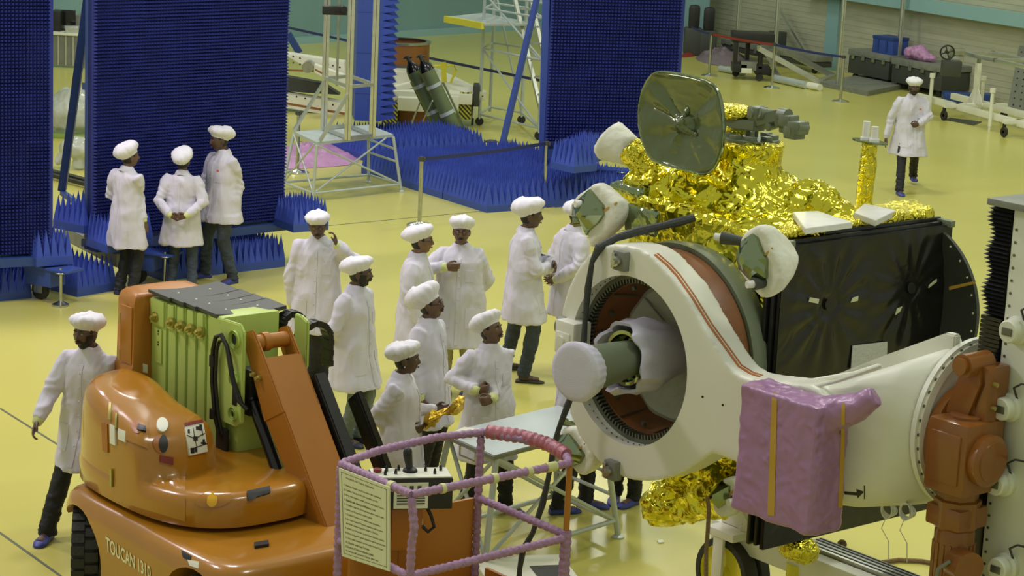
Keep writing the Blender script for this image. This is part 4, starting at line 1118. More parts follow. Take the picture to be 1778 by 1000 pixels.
lines = [('Check List For Toucan Operation', .14, .70, .085), ('1. Operate Toucan only if you know the operation.', .10, .84, .17), ('2. Confirm Toucan is safe for operation or not.', .10, .78, .225),
         ('3. Keep one observer while you are operating Toucan.', .10, .90, .28), ('4. Maintain safe distance of Minimum 1 mtr.', .10, .74, .335), ('5. Confirm that the Toucan operation area is safe.', .10, .90, .39),
         ('6. Switch on Toucan from control panel.', .10, .66, .445), ('7. Confirm Toucan is on before any operation.', .10, .82, .50), ('8. Do not rotate if Toucan operates above your', .10, .88, .555), ('    and their safety ropes provided in Toucan.', .12, .78, .605),
         ('9. Switch on Toucan for up and down direction slowly.', .10, .90, .66), ('10. Switch on guard for speed adjustment and inform operation.', .10, .95 - .02, .715), ('11. Carry safety jacket and do necessary work of Toucan.', .10, .88, .77), ('12. Do not over load Toucan.', .10, .60, .82),
         ('13. Do not use it if Toucan is in malfunction condition.', .10, .68, .87), ('14. Switch off and park Toucan after use.', .10, .78, .92)]
for s_, u0, u1, v in lines:
    text_on('sign_line', s_, (lambda a, b, u0=u0, u1=u1, v=v: sgn(u0 + (u1 - u0) * a, v + .012 - .026 * b, .0055)), 'sign_text', sg)
# ============================================================ satellite on its white tilting fixture
def foil_mat(name, col, rough=.16, bump=.8, sc=14):
    m = bpy.data.materials.new(name); m.use_nodes = True; nt = m.node_tree; b = nt.nodes['Principled BSDF']
    b.inputs['Base Color'].default_value = (*col, 1); b.inputs['Metallic'].default_value = 1; b.inputs['Roughness'].default_value = rough
    tc = nt.nodes.new('ShaderNodeTexCoord'); v = nt.nodes.new('ShaderNodeTexVoronoi'); v.feature = 'F1'; v.inputs['Scale'].default_value = sc
    n = nt.nodes.new('ShaderNodeTexNoise'); n.inputs['Scale'].default_value = sc * .7; n.inputs['Detail'].default_value = 3; n.inputs['Distortion'].default_value = 1.6; n.noise_type = 'RIDGED_MULTIFRACTAL'
    mx = nt.nodes.new('ShaderNodeMixRGB'); mx.inputs[0].default_value = .85
    nt.links.new(tc.outputs['Object'], v.inputs[0]); nt.links.new(tc.outputs['Object'], n.inputs[0])
    nt.links.new(v.outputs['Distance'], mx.inputs[1]); nt.links.new(n.outputs[0], mx.inputs[2])
    bp = nt.nodes.new('ShaderNodeBump'); bp.inputs['Strength'].default_value = bump; bp.inputs['Distance'].default_value = .04
    nt.links.new(mx.outputs[0], bp.inputs['Height']); nt.links.new(bp.outputs[0], b.inputs['Normal'])
    MT[name] = m; return m
foil_mat('gold_foil', (.80, .72, .06), .17, .75, 12)
foil_mat('gold_foil_fine', (.80, .70, .07), .24, .9, 26)
foil_mat('black_film', (.012, .012, .011), .25, .25, 5); MT['black_film'].node_tree.nodes['Principled BSDF'].inputs['Metallic'].default_value = 0
foil_mat('green_mirror', (.30, .36, .22), .12, .3, 7)
foil_mat('grey_film', (.15, .18, .09), .16, .25, 6); MT['grey_film'].node_tree.nodes['Principled BSDF'].inputs['Metallic'].default_value = .45
foil_mat('pink_wrap', (.36, .19, .35), .32, .5, 7); MT['pink_wrap'].node_tree.nodes['Principled BSDF'].inputs['Metallic'].default_value = .0
mk('ring_white', (.78, .78, .66), .38, var=.05, vscale=2)
mk('blanket', (.58, .60, .46), .35, bump=.5, bscale=14, var=.15, vscale=6)
mk('rust', (.26, .10, .03), .45, var=.3, vscale=5)
mk('gear_steel', (.16, .17, .13), .4, metal=.7)
mk('olive', (.16, .19, .12), .4)
mk('cover_cloth', (.74, .74, .62), .75, bump=.3, bscale=30)
mk('stripe', (.42, .14, .03), .5)
mk('gear_orange', (.27, .095, .015), .3, coat=.4, var=.15, vscale=4)
mk('tower_white', (.74, .76, .62), .45, var=.06, vscale=2)
mk('cable', (.035, .04, .035), .55, bump=.4, bscale=60)
mk('rope', (.22, .14, .06), .8, bump=.8, bscale=70)
mk('tape_pale', (.60, .62, .40), .5)
mk('tape_amber', (.50, .30, .04), .35)
mk('paper', (.55, .56, .55), .6, bump=.3)
mk('tile_white', (.80, .80, .76), .3, var=.08, vscale=8)
SA = R(-50)
SF0 = PY(1089, 627, 14.3)
SF = Fr(SF0, SA)                       # x along the arm, y into the satellite, z up
def sy(px, py, y=0): v = SF.inv(PPl(px, py, SF(0, y, 0), SF.y)); return (v[0], v[2])
def sx_(px, py, x=0): v = SF.inv(PPl(px, py, SF(x, 0, 0), SF.x)); return (v[1], v[2])
def sz_(px, py, z): v = SF.inv(G(px, py, SF0.z + z)); return (v[0], v[1])
# ---------------- fixture
fx = thing('tilting_fixture', 'large white ring and arm fixture holding the gold foil satellite', 'fixture', Vector((SF0.x, SF0.y, .6)))
outer_px = [(1085, 425), (1123, 436), (1151, 465), (1184, 502), (1212, 554), (1240, 601), (1268, 643), (1296, 657), (1340, 662), (1440, 672), (1440, 800), (1340, 790), (1300, 784), (1278, 772), (1250, 775), (1212, 803), (1174, 826), (1132, 837), (1090, 834), (1052, 817), (1015, 775), (991, 728), (979, 681), (971, 591), (975, 535), (991, 483), (1024, 436), (1055, 424)]
op = [sy(*p) for p in outer_px]
def smooth_poly(P, n=3):
    for _ in range(n):
        Q = []
        for i, p in enumerate(P):
            q = P[(i + 1) % len(P)]; Q += [(p[0] * .75 + q[0] * .25, p[1] * .75 + q[1] * .25), (p[0] * .25 + q[0] * .75, p[1] * .25 + q[1] * .75)]
        P = Q
    return P
sp2 = smooth_poly(op, 2)
HR = .565
m = MB(SF)
m.prism(sp2, 'y', 0, .25)
# arm: box section flaring into the round flange
FX = 2.20                              # flange distance along the arm
cfl = SF.inv(PPl(1662, 735, SF(FX, 0, 0), SF.x)); cy_, cz_ = .78, 0.02
rs = []
def sec(x, y0, y1, z0, z1, e, n=44):
    cy, cz, a, b = (y0 + y1) / 2, (z0 + z1) / 2, (y1 - y0) / 2, (z1 - z0) / 2
    return [SF(x, cy + a * math.copysign(abs(cos(t)) ** (2 / e), cos(t)), cz + b * math.copysign(abs(sin(t)) ** (2 / e), sin(t))) for t in [tau * i / n for i in range(n)]]
zt = lambda p: sy(*p)[1]
for x, y0, y1, z0, z1, e in [(.75, .0, .25, -.42, .03, 9), (1.05, .0, .28, -.43, .05, 9), (1.35, .0, .40, -.49, .10, 8), (1.6, .03, .60, -.54, .18, 7), (1.85, .10, .92, -.54, .32, 5), (2.05, .19, 1.18, -.51, .44, 3.2), (2.18, cy_ - .50, cy_ + .50, cz_ - .50, cz_ + .50, 2.1)]:
    rs.append(sec(x, y0, y1, z0, z1, e))
m.rings(rs)
mm = voxel(m.raw(), .014, 8, .5)
# cut the round opening
o1 = bpy.data.objects.new('t1', mm); COL.objects.link(o1)
c = MB(SF); c.lathe([(HR, -.4), (HR, .13), (HR + .05, .13), (HR + .05, .4)], (0, 0, 0), 'y', 96); o2 = bpy.data.objects.new('t2', c.raw()); COL.objects.link(o2)
c2 = MB(SF)
bo = o1.modifiers.new('b', 'BOOLEAN'); bo.object = o2; bo.operation = 'DIFFERENCE'; bo.solver = 'EXACT'
dg = bpy.context.evaluated_depsgraph_get(); dg.update(); fm = bpy.data.meshes.new_from_object(o1.evaluated_get(dg))
bpy.data.objects.remove(o1); bpy.data.objects.remove(o2)
fm.transform(Matrix.Translation(-wloc(fx))); fix = mlink('ring_arm', fm, fx, 'ring_white'); fix.data.name = 'ring_arm'; shade(fm, 40)
FB = surf_bvh(fix)
m = MB(SF); m.lathe([(.44, -.0), (.50, .0), (.50, .05), (.44, .05)], (FX, cy_, cz_), 'x', 64, cap=False); m.lathe([(.0001, .0), (.525, .0), (.525, .035), (.0001, .035)], (FX, cy_, cz_), 'x', 64, cap=False); fl = m.obj('flange', 'ring_white', fx)
for i in range(36): a = tau * i / 36; m = MB(SF); m.cyl((FX - .012, cy_ + .50 * cos(a), cz_ + .50 * sin(a)), (FX + .045, cy_ + .50 * cos(a), cz_ + .50 * sin(a)), .010, n=6); m.obj('flange_bolt', 'gear_steel', fl)
# ledge lip along the top of the arm
m = MB(SF); m.tube([(1.25, .02, .085), (1.5, .03, .15), (1.75, .08, .26), (2.0, .18, .40)], .012, 8); m.tube([(1.25, .36, .10), (1.5, .52, .19), (1.75, .7, .33), (2.0, .9, .47)], .018, 8); m.obj('edge_lip', 'ring_white', fx)
m = MB(SF); m.prism([(1.25, .02), (1.25, .11), (1.65, .33), (2.12, .575), (2.19, .575), (2.19, .2)], 'y', .60, .66); m.obj('top_gusset', 'ring_white', fx, bev=.01)
# gear teeth and bolts
m = MB(SF); N = 110; pr = []
m.lathe([(.535, .10), (HR + .004, .10), (HR + .004, .17), (.535, .17)], (0, 0, 0), 'y', 110, cap=False)
for i in range(N):
    a = tau * i / N; t = (cos(a), sin(a)); w_ = .0085
    q = [((r) * cos(a + s * w_ / r), y, r * sin(a + s * w_ / r)) for y in (.10, .165) for r, s in ((.505, -.7), (.505, .7), (.538, 1), (.538, -1))]
    v = [m.bm.verts.new(SF(*p)) for p in q]
    for f_ in ((3, 2, 1, 0), (4, 5, 6, 7), (0, 1, 5, 4), (1, 2, 6, 5), (2, 3, 7, 6), (3, 0, 4, 7)): m.face([v[k] for k in f_])
m.obj('gear_ring', 'gear_steel', fx, smooth=20)
m = MB(SF)
for i in range(64): a = tau * i / 64; m.cyl(((HR + .0) * cos(a), .05, (HR + .0) * sin(a)), ((HR - .008) * cos(a), .05, (HR - .008) * sin(a)), .005, n=6)
m.obj('ring_bolts', 'gear_steel', fx)
# stripes on the rim
for off in ((0, 0), (7, 4)):
    path = [(1135, 443), (1156, 461), (1173, 479), (1200, 517), (1230, 566), (1262, 610), (1281, 637), (1302, 650), (1318, 655)]
    for k, (a, b) in enumerate(zip(path, path[1:])):
        for w0, w1 in ((0, 3.2), (5.2, 7.2)):
            qd = [(a[0] + w0, a[1] - w0 * .5), (b[0] + w0, b[1] - w0 * .5), (b[0] + w1, b[1] - w1 * .5), (a[0] + w1, a[1] - w1 * .5)]
            if off == (0, 0): sticker('rim_stripe', FB, qd, 'stripe', fx, 4, 1, .003)
# clamps on the ring
for (px, py), sgn_ in (((1083, 452), 1), ((1067, 815), -1)):
    x, z = sy(px, py)
    m = MB(SF); m.box(x - .055, x + .055, -.05, .02, z - .065, z + .065, .008); cl = m.obj('clamp_block', 'grey', fx)
    m = MB(SF); m.cyl((x - .0, -.03, z), (x, -.08, z), .035, n=16); m.cyl((x, -.08, z), (x, -.10, z), .02, n=6); m.box(x - .045, x - .02, -.07, -.04, z - .05, z + .05, .004); m.obj('clamp_bolt', 'steel', cl)
for px, py in ((1220, 689), (1255, 703)): sticker('screw_hole', FB, [(px - 2, py - 2), (px + 2, py - 2), (px + 2, py + 2), (px - 2, py + 2)], 'black', fx, 3, 3, .002, rnd=True)
# arrow mark
sticker('arrow_mark', FB, [(1465, 853), (1489, 855), (1489, 860), (1467, 858)], 'black', fx, 4, 2); sticker('arrow_mark', FB, [(1487, 849), (1499, 853), (1499, 855), (1489, 865)], 'black', fx, 3, 3); sticker('arrow_mark', FB, [(1500, 843), (1502, 843), (1502, 866), (1500, 866)], 'black', fx, 1, 4)
# motor box at the left of the ring
x, z = sy(978, 587, -.1)
m = MB(SF); m.box(x - .09, x + .10, -.10, .06, z - .115, z + .115, .015); m.box(x - .07, x + .07, -.11, -.09, z - .09, z + .04, .01); mb_ = m.obj('drive_motor', 'ring_white', fx)
m = MB(SF); m.cyl((x - .01, -.09, z - .02), (x - .01, -.125, z - .02), .035); m.obj('motor_boss', 'ring_white', mb_)
m = MB(SF); m.cyl((x - .09, .0, z + .05), (x - .14, .0, z + .05), .065, n=24); m.obj('motor_flange', 'grey', mb_)
# gearbox
gb = thing('gearbox', 'orange gearbox and motor driving the fixture flange', 'gearbox', SF(2.3, cy_ - .1, -1.0))
gm = 'gear_orange'
gx, gz = FX + .05, cz_ - .05
hy0, hy1 = cy_ - .54, cy_ - .20
hyc = (hy0 + hy1) / 2
m = MB(SF); m.lathe([(.0001, 0), (.33, 0), (.34, .02), (.34, .07), (.28, .08), (.28, .12), (.0001, .12)], (gx, cy_ - .13, gz), 'x', 48, cap=False); m.obj('output_disc', gm, gb)
m = MB(SF); m.box(gx + .08, gx + .38, hy0, hy1, gz - .24, gz + .20, .03); m.box(gx + .12, gx + .34, hy0 - .015, hy0 + .02, gz - .17, gz + .13, .012)
m.lathe([(.10, .20), (.10, .215), (.07, .22)], (gx + .23, hyc, gz), 'z', 24); hs = m.obj('housing', gm, gb)
m = MB(SF); m.lathe([(.0001, 0), (.145, 0), (.155, .015), (.155, .06), (.12, .075), (.12, .085), (.0001, .09)], (gx + .37, hyc, gz - .02), 'x', 40, cap=False)
m.obj('bearing_cover', gm, gb)
m = MB(SF); m.prism([(gx + .06, gz + .18), (gx + .26, gz + .18), (gx + .34, gz + .42), (gx + .32, gz + .54), (gx + .18, gz + .54), (gx + .12, gz + .35)], 'y', hyc - .02, hyc + .12); m.obj('torque_arm', gm, gb, bev=.02)
m = MB(SF); m.cyl((gx + .24, hyc - .10, gz + .52), (gx + .24, hyc + .12, gz + .52), .07, n=28); m.cyl((gx + .24, hyc - .13, gz + .52), (gx + .24, hyc - .10, gz + .52), .05, n=20); m.box(gx + .26, gx + .36, hyc + .0, hyc + .2, gz + .05, gz + .52, .02); m.obj('arm_boss', gm, gb)
m = MB(SF)
for y_, z_ in ((hyc + .05, gz + .42), (hyc + .05, gz + .28)): m.cyl((gx + .35, y_, z_), (gx + .39, y_, z_), .014, n=8)
m.obj('arm_bolts', 'brass', gb)
m = MB(SF); m.lathe([(.12, -.48), (.14, -.46), (.14, -.30), (.12, -.29), (.12, -.20)], (gx + .22, hyc, gz), 'z', 8); m.box(gx + .09, gx + .35, hyc - .13, hyc + .13, gz - .46, gz - .33, .02); m.obj('motor_flange', gm, gb)
m = MB(SF); m.lathe([(.11, -1.25), (.12, -1.2), (.12, -.84), (.11, -.82), (.12, -.80), (.12, -.50), (.11, -.46)], (gx + .22, hyc, gz), 'z', 28)
for i in range(18): a = tau * i / 18; m.box(gx + .22 + .12 * cos(a) - .006, gx + .22 + .12 * cos(a) + .006, hyc + .12 * sin(a) - .006, hyc + .12 * sin(a) + .006, gz - 1.2, gz - .56)
m.obj('motor_body', gm, gb)
m = MB(SF); m.cyl((gx + .30, hyc - .06, gz - .66), (gx + .42, hyc - .09, gz - .66), .10, n=28); m.obj('terminal_box', gm, gb)
m = MB(SF); m.tube([(gx + .34, hyc - .17, gz - .62), (gx + .28, hyc - .2, gz - .68), (gx + .25, hyc - .2, gz - .95), (gx + .25, hyc - .2, gz - 1.4)], .012, 8); m.obj('motor_cable', 'grey', gb)
# tower with bellows
tw = thing('lift_tower', 'tall white machine tower with black bellows and round sensors', 'tower', SF(3.0, .0, -SF0.z))
TY = .62
tx = lambda px, py: sy(px, py, TY)[0]
x0 = (tx(1757, 350) + tx(1700, 960)) / 2 + .02
ztop = sy(1757, 352, TY)[1]
m = MB(SF); m.box(x0, x0 + .95, TY, TY + .5, -SF0.z, ztop - .03, .01); twb = m.obj('column', 'tower_white', tw)
m = MB(SF); m.box(x0 - .16, x0 + 1.0, TY - .05, TY + .52, ztop - .03, ztop + .01, .004); m.obj('top_plate', 'grey', tw)
m = MB(SF); m.box(x0 + .34, x0 + .37, TY - .03, TY, -SF0.z, ztop - .03); m.obj('guide_rail', 'tower_white', tw)
m = MB(SF); n = int((ztop + SF0.z) / .075)
for i in range(n): m.cyl((x0 + .03, TY - .004, ztop - .15 - i * .075), (x0 + .03, TY + .004, ztop - .15 - i * .075), .009, n=8)
m.obj('bolt_row', 'gear_steel', tw)
zb1 = sy(1720, 548, TY)[1]
m = MB(SF); rs = []; nf = 26
for i in range(nf * 2 + 1):
    z = ztop - .04 - (ztop - .04 - zb1) * i / (nf * 2); w_ = .012 if i % 2 else -.012
    w_ += .010 * sin(i * .35)
    a, b, c_, d = x0 - .155 - w_, x0 - .01, TY - .0 - w_, TY + .30
    rs.append([SF(a, c_, z), SF(b, c_, z), SF(b, d, z), SF(a, d, z)])
m.rings(rs); m.obj('bellows', 'black', tw, smooth=20)
m = MB(SF)
for k in range(12): z = zb1 - .004 - k * .026; m.box(x0 - .16, x0 - .01, TY - .01, TY + .28, z - .021, z)
m.box(x0 - .10, x0 - .02, TY + .02, TY + .2, -SF0.z, zb1 - .2); m.obj('bellows_stack', 'black_gloss', tw)
for (px, py) in ((1762, 574), (1749, 708), (1738, 838), (1742, 985)):
    x, z = sy(px, py, TY - .04)
    m = MB(SF); m.lathe([(.085, .0), (.085, -.03), (.068, -.04), (.068, -.10), (.06, -.11)], (x, TY, z), 'y', 28); sn_ = m.obj('sensor', 'tower_white', tw)
    m = MB(SF); m.box(x - .035, x + .035, TY - .118, TY - .108, z - .022, z + .022, .003); m.obj('sensor_window', 'gear_steel', sn_)
    m = MB(SF); m.tube([(x + .05, TY - .02, z + .06), (x + .04, TY - .05, z + .13), (x + .10, TY - .06, z + .17), (x + .2, TY - .03, z + .17)], .007, 6); m.obj('sensor_cable', 'cable', sn_)

# ---------------- satellite
ZT_ = .90
sat = thing('satellite', 'gold foil wrapped satellite with black panel stack and film covered dish', 'satellite', SF(0, 1.1, -1.0))
def foil_fn(c, n, a=1.0):
    p = Vector(c)
    v = .034 * noise.noise(p * 3.1) + .045 * (.3 - abs(noise.noise(p * 5.3 + Vector((3, 1, 7))))) + .022 * (.3 - abs(noise.noise(p * 11))) + .007 * noise.noise(p * 27)
    return v * a
def remesh_foil(m, name, mt, parent, vs_=.022, a=1.0, sm=2, ang=24, fn=None):
    me = voxel(m.raw(), vs_, sm, .5)
    disp(me, fn or (lambda c, n: foil_fn(c, n, a)))
    me.transform(Matrix.Translation(-wloc(parent))); o = mlink(name, me, parent, mt); me.name = name
    if ang: shade(me, ang)
    else: me.polygons.foreach_set('use_smooth', [False] * len(me.polygons))
    return o
yf = .42
m = MB(SF)
m.rings([sec2 for sec2 in [[SF(x, y, z) for x, z in ((-.72, -.72), (.60, -.72), (.66, -.6), (.66, ZT_ - .08), (.60, ZT_ - .02), (-.6, ZT_ + .05), (-.72, ZT_ - .05), (-.78, -.5))] for y in (.62, 2.02)]])
m.lathe([(.60, .60), (.69, .60), (.70, .70), (.70, .9), (.60, .9), (.60, .60)], (0, 0, -.02), 'y', 48, cap=False)
hull = remesh_foil(m, 'foil_blanket', 'gold_foil', sat, .026, 1.25)
# upper foil mound
m = MB(SF)
def mound(path):      # rings of (px, py, z) measured, approximated as stacked ellipses
    pass
cx0, cy0 = sz_(1300, 330, 1.25)
pc = SF.inv(PY(1300, 262, SF(0, 1.15, 0).y + .0)); 
px_, pz_ = sy(1302, 262, 1.25)
m.rings([[SF(px_ + a * cos(t) + ox, 1.25 + b * sin(t), z) for t in [tau * i / 36 for i in range(36)]] for z, a, b, ox in
         [(ZT_ - .10, .70, .62, .02), (ZT_ + .02, .66, .58, .02), (pz_ - .42, .52, .45, -.04), (pz_ - .30, .38, .36, -.03), (pz_ - .16, .24, .26, 0), (pz_ - .06, .215, .23, 0), (pz_ + .06, .225, .235, 0)]])
# ridge sloping towards the mast column
xr, zr = sy(1440, 350, 1.5)
m.tube([(px_, 1.25, pz_ - .35), (px_ + .25, 1.45, pz_ - .42), (xr - .1, 1.52, zr - .08), (xr + .22, 1.62, zr - .20)], [.30, .26, .20, .09], 18)
xl, zl = sy(1120, 345, .9)
m.tube([(px_ - .1, 1.1, pz_ - .40), (xl + .35, .95, ZT_ + .08), (xl, .85, ZT_ + .02), (xl - .12, .8, ZT_ - .1)], [.28, .24, .18, .10], 18)
remesh_foil(m, 'foil_skirt', 'gold_foil', sat, .022, 1.15)
m = MB(SF); m.lathe([(.205, pz_ - .10), (.225, pz_ - .09), (.225, pz_ + .03), (.245, pz_ + .045), (.245, pz_ + .06), (.21, pz_ + .07)], (px_, 1.25, 0), 'z', 36); remesh_foil(m, 'foil_collar', 'gold_foil_fine', sat, .012, .25)
m = MB(SF); m.lathe([(.0001, pz_ + .06), (.20, pz_ + .06), (.20, pz_ + .09), (.0001, pz_ + .09)], (px_, 1.25, 0), 'z', 30, cap=False)
for i in range(8): a = tau * i / 8; m.box(px_ + .15 * cos(a) - .03, px_ + .15 * cos(a) + .03, 1.25 + .15 * sin(a) - .03, 1.25 + .15 * sin(a) + .03, pz_ + .08, pz_ + .12, .005)
m.obj('instrument_deck', 'olive', sat)
# arm mechanism above the collar
X1, Z1 = sy(1262, 205, 1.2); X2, Z2 = sy(1358, 200, 1.2)
m = MB(SF); m.cyl((px_ - .12, 1.22, pz_ + .08), (px_ - .12, 1.22, Z1 - .03), .05, n=14); m.bar((X1 - .05, 1.2, Z1 - .03), (X1 + .32, 1.2, Z1 - .01), .12, .07); m.bar((X1 + .25, 1.2, Z1), (X2, 1.2, Z2), .09, .08)
m.cyl((px_ + .02, 1.2, pz_ + .1), (px_ + .02, 1.2, Z1), .012); m.cyl((px_ + .08, 1.22, pz_ + .1), (px_ + .08, 1.22, Z1), .012); m.obj('scan_arm', 'olive', sat, bev=.008)
m = MB(SF); rj = random.Random(5)
for i in range(16):
    dx = .26 + .44 * i / 15; dz = .05 - .05 * (i / 15) + rj.uniform(-.03, .05); w_ = rj.uniform(.025, .055)
    if i % 3 == 0: m.cyl((X1 + dx, 1.15, Z1 + dz), (X1 + dx + rj.uniform(-.02, .05), 1.25, Z1 + dz + rj.uniform(-.02, .02)), w_ * .9, n=14)
    else: m.box(X1 + dx - w_, X1 + dx + w_, 1.2 - w_, 1.2 + w_, Z1 + dz - w_ * .8, Z1 + dz + w_ * .8, .006)
m.cyl((X2 - .02, 1.2, Z2 - .0), (X2 + .06, 1.2, Z2), .05, n=18)
m.obj('arm_joint', 'olive', sat, bev=.004)
m = MB(SF); m.sphere((X1 + .05, 1.22, Z1 + .05), (.16, .13, .05), 16, 10); m.sphere((px_ - .12, 1.22, pz_ + .14), (.08, .08, .06), 12, 8); remesh_foil(m, 'foil_cap', 'gold_foil_fine', sat, .014, .5)
# film covered dish
DY = .62
dpts = [(1128, 132), (1145, 124), (1190, 130), (1238, 143), (1250, 165), (1256, 205), (1257, 245), (1250, 275), (1238, 296), (1222, 304), (1205, 298), (1150, 285), (1128, 276), (1114, 240), (1108, 205), (1112, 165)]
dd_ = [(p.x, p.z) for p in [Vector(SF.inv(PPl(a, b, SF(0, DY, 0), SF.y))) for a, b in dpts]]
dcx = sum(p[0] for p in dd_) / len(dd_); dcz = sum(p[1] for p in dd_) / len(dd_)
dp = smooth_poly(dd_, 1)
m = MB(SF); rs = []
for y, s in ((DY + .10, .80), (DY + .05, .93), (DY + .01, 1.0), (DY, 1.0), (DY - .012, .97)): rs.append([SF(dcx + (x - dcx) * s, y, dcz + (z - dcz) * s) for x, z in dp])
nr = 22
for k in range(1, nr):
    s = .97 * (1 - k / nr); row = []
    for i, (x, z) in enumerate(dp):
        a = math.atan2(z - dcz, x - dcx)
        crease = .014 * sin(a * 9 + 2 * noise.noise(Vector((cos(a) * 2, sin(a) * 2, s)))) * s + .024 * noise.noise(Vector((cos(a) * 5, sin(a) * 5, s * 1.5))) * min(1, 4 * (1 - s)) + .006 * noise.noise(Vector((x * 20 * s, z * 20 * s, 3)))
        row.append(SF(dcx + (x - dcx) * s, DY - .012 + .035 * (1 - s ** 2) * (1 if s > .2 else .3) - .06 * max(0, .2 - s) / .2 + crease, dcz + (z - dcz) * s))
    rs.append(row)
m.rings(rs); dish = m.obj('film_dish', 'grey_film', sat, smooth=50)
m = MB(SF); m.tube([(x, DY, z) for x, z in dp], .010, 8, closed=True); m.obj('dish_rim', 'green_mirror', dish)
m = MB(SF); m.cyl((dcx, DY + .03, dcz), (dcx, DY - .03, dcz), .045, .02, n=12); m.bar((dcx - .1, DY + .02, dcz), (dcx + .03, DY - .04, dcz + .03), .03); m.bar((dcx + .12, DY + .02, dcz - .05), (dcx, DY - .04, dcz + .01), .025); m.bar((dcx + .02, DY + .02, dcz + .12), (dcx, DY - .04, dcz), .02); remesh_foil(m, 'dish_feed', 'grey_film', dish, .008, .5, ang=20)
m = MB(SF); m.cyl((dcx, DY + .08, dcz - .1), (px_ - .1, 1.15, pz_ - .05), .06, n=14); m.cyl((dcx - .1, DY + .08, dcz - .25), (dcx + .1, 1.0, ZT_ + .15), .03, n=10); m.obj('dish_strut', 'gold_foil_fine', sat)
# ring shaped bracket and capped horn left of the dish
hx, hz = sy(1100, 262, .75); hx2, hz2 = sy(1073, 250, .75)
m = MB(SF); m.cyl((hx + .12, .8, hz - .12), (hx - .02, .72, hz + .02), .075, .10, 18); remesh_foil(m, 'horn_neck', 'gold_foil_fine', sat, .013, .5)
m = MB(SF); m.tube([(hx - .0, .73, hz + .0), (hx2 - .02, .70, hz2 + .02), (hx2 - .05, .69, hz2 + .04)], [.10, .15, .13], 20); remesh_foil(m, 'horn_cover', 'cover_cloth', sat, .014, .35, 3, 50)
rx_, rz_ = sy(1122, 290, .7)
m = MB(SF); m.tube([(rx_ + .10 * cos(t), .7, rz_ + .12 * sin(t)) for t in [tau * i / 24 for i in range(24)]], .018, 8, closed=True); m.obj('ring_bracket', 'gold_foil_fine', sat)
m = MB(SF); m.box(rx_ - .3, rx_ + .05, .62, .9, ZT_ + .03, ZT_ + .10, .02); m.box(rx_ + .12, rx_ + .42, .42, .46, ZT_ - .16, ZT_ + .02, .01); remesh_foil(m, 'silver_box', 'green_mirror', sat, .014, .4)
# white radiator tiles on the deck
pt = [PPl(*p, SF(0, 0, ZT_ + .05), Vector((0, 0, 1))) for p in ((1378, 374), (1418, 371), (1477, 390), (1402, 403))]
for k, quad in enumerate((((1376, 373), (1420, 371), (1480, 391), (1398, 402)), ((1482, 374), (1500, 358), (1556, 370), (1520, 388)))):
    m = MB(); pz = [G(*p, SF0.z + ZT_ + .055) for p in quad]; m.rings([[p - Vector((0, 0, .02)) for p in pz], [p + Vector((0, 0, .02)) for p in pz]]); m.obj('radiator_tile', 'tile_white', sat, bev=.003)
m = MB(SF); cp = [SF.inv(G(*p, SF0.z + ZT_)) for p in ((1340, 405), (1400, 372), (1590, 352), (1620, 378))]
m.rings([[SF(x, y, z) for x, y, _ in cp] for z in (ZT_ - .08, ZT_ + .03)]); remesh_foil(m, 'deck_foil', 'gold_foil_fine', sat, .016, .35)
ea, eb = SF.inv(G(1345, 412, SF0.z + ZT_)), SF.inv(G(1612, 375, SF0.z + ZT_))
m = MB(SF); m.tube([(ea[0] + (eb[0] - ea[0]) * i / 12, ea[1] + (eb[1] - ea[1]) * i / 12, ZT_ + .01 + random.uniform(-.01, .015)) for i in range(13)], .045, 10); remesh_foil(m, 'edge_foil', 'gold_foil_fine', sat, .013, .7)
# antenna column with plate and two white cylinders
ax_, ay_ = sz_(1500, 356, ZT_ + .02)
bt = SF(ax_, ay_, ZT_); tp_ = PY(1512, 247, bt.y); ct = SF.inv(tp_)
m = MB(SF); m.tube([(ax_, ay_, ZT_), (ax_ + (ct[0] - ax_) * .5, ay_, (ZT_ + ct[2]) / 2), (ct[0], ay_, ct[2])], [.062, .055, .050], 16); remesh_foil(m, 'mast_column', 'gold_foil_fine', sat, .011, .3)
m = MB(SF); m.rings([[SF(ct[0] + .15 * cos(t), ay_ + .07 * sin(t) , ct[2] + h) for t in [tau * i / 28 for i in range(28)]] for h in (0, .012)]); mp_ = m.obj('mast_plate', 'green_mirror', sat)
for px, pyb, pyt in ((1496, 243, 211), (1527, 247, 219)):
    q = SF.inv(PY(px, pyb, bt.y)); t_ = SF.inv(PY(px, pyt, bt.y)); m = MB(SF); m.cyl((q[0], ay_, ct[2] + .012), (q[0], ay_, t_[2]), .026, n=20); m.cyl((q[0], ay_, ct[2] + .01), (q[0], ay_, ct[2] + .03), .036, n=20); m.obj('antenna_stub', 'tile_white', sat)
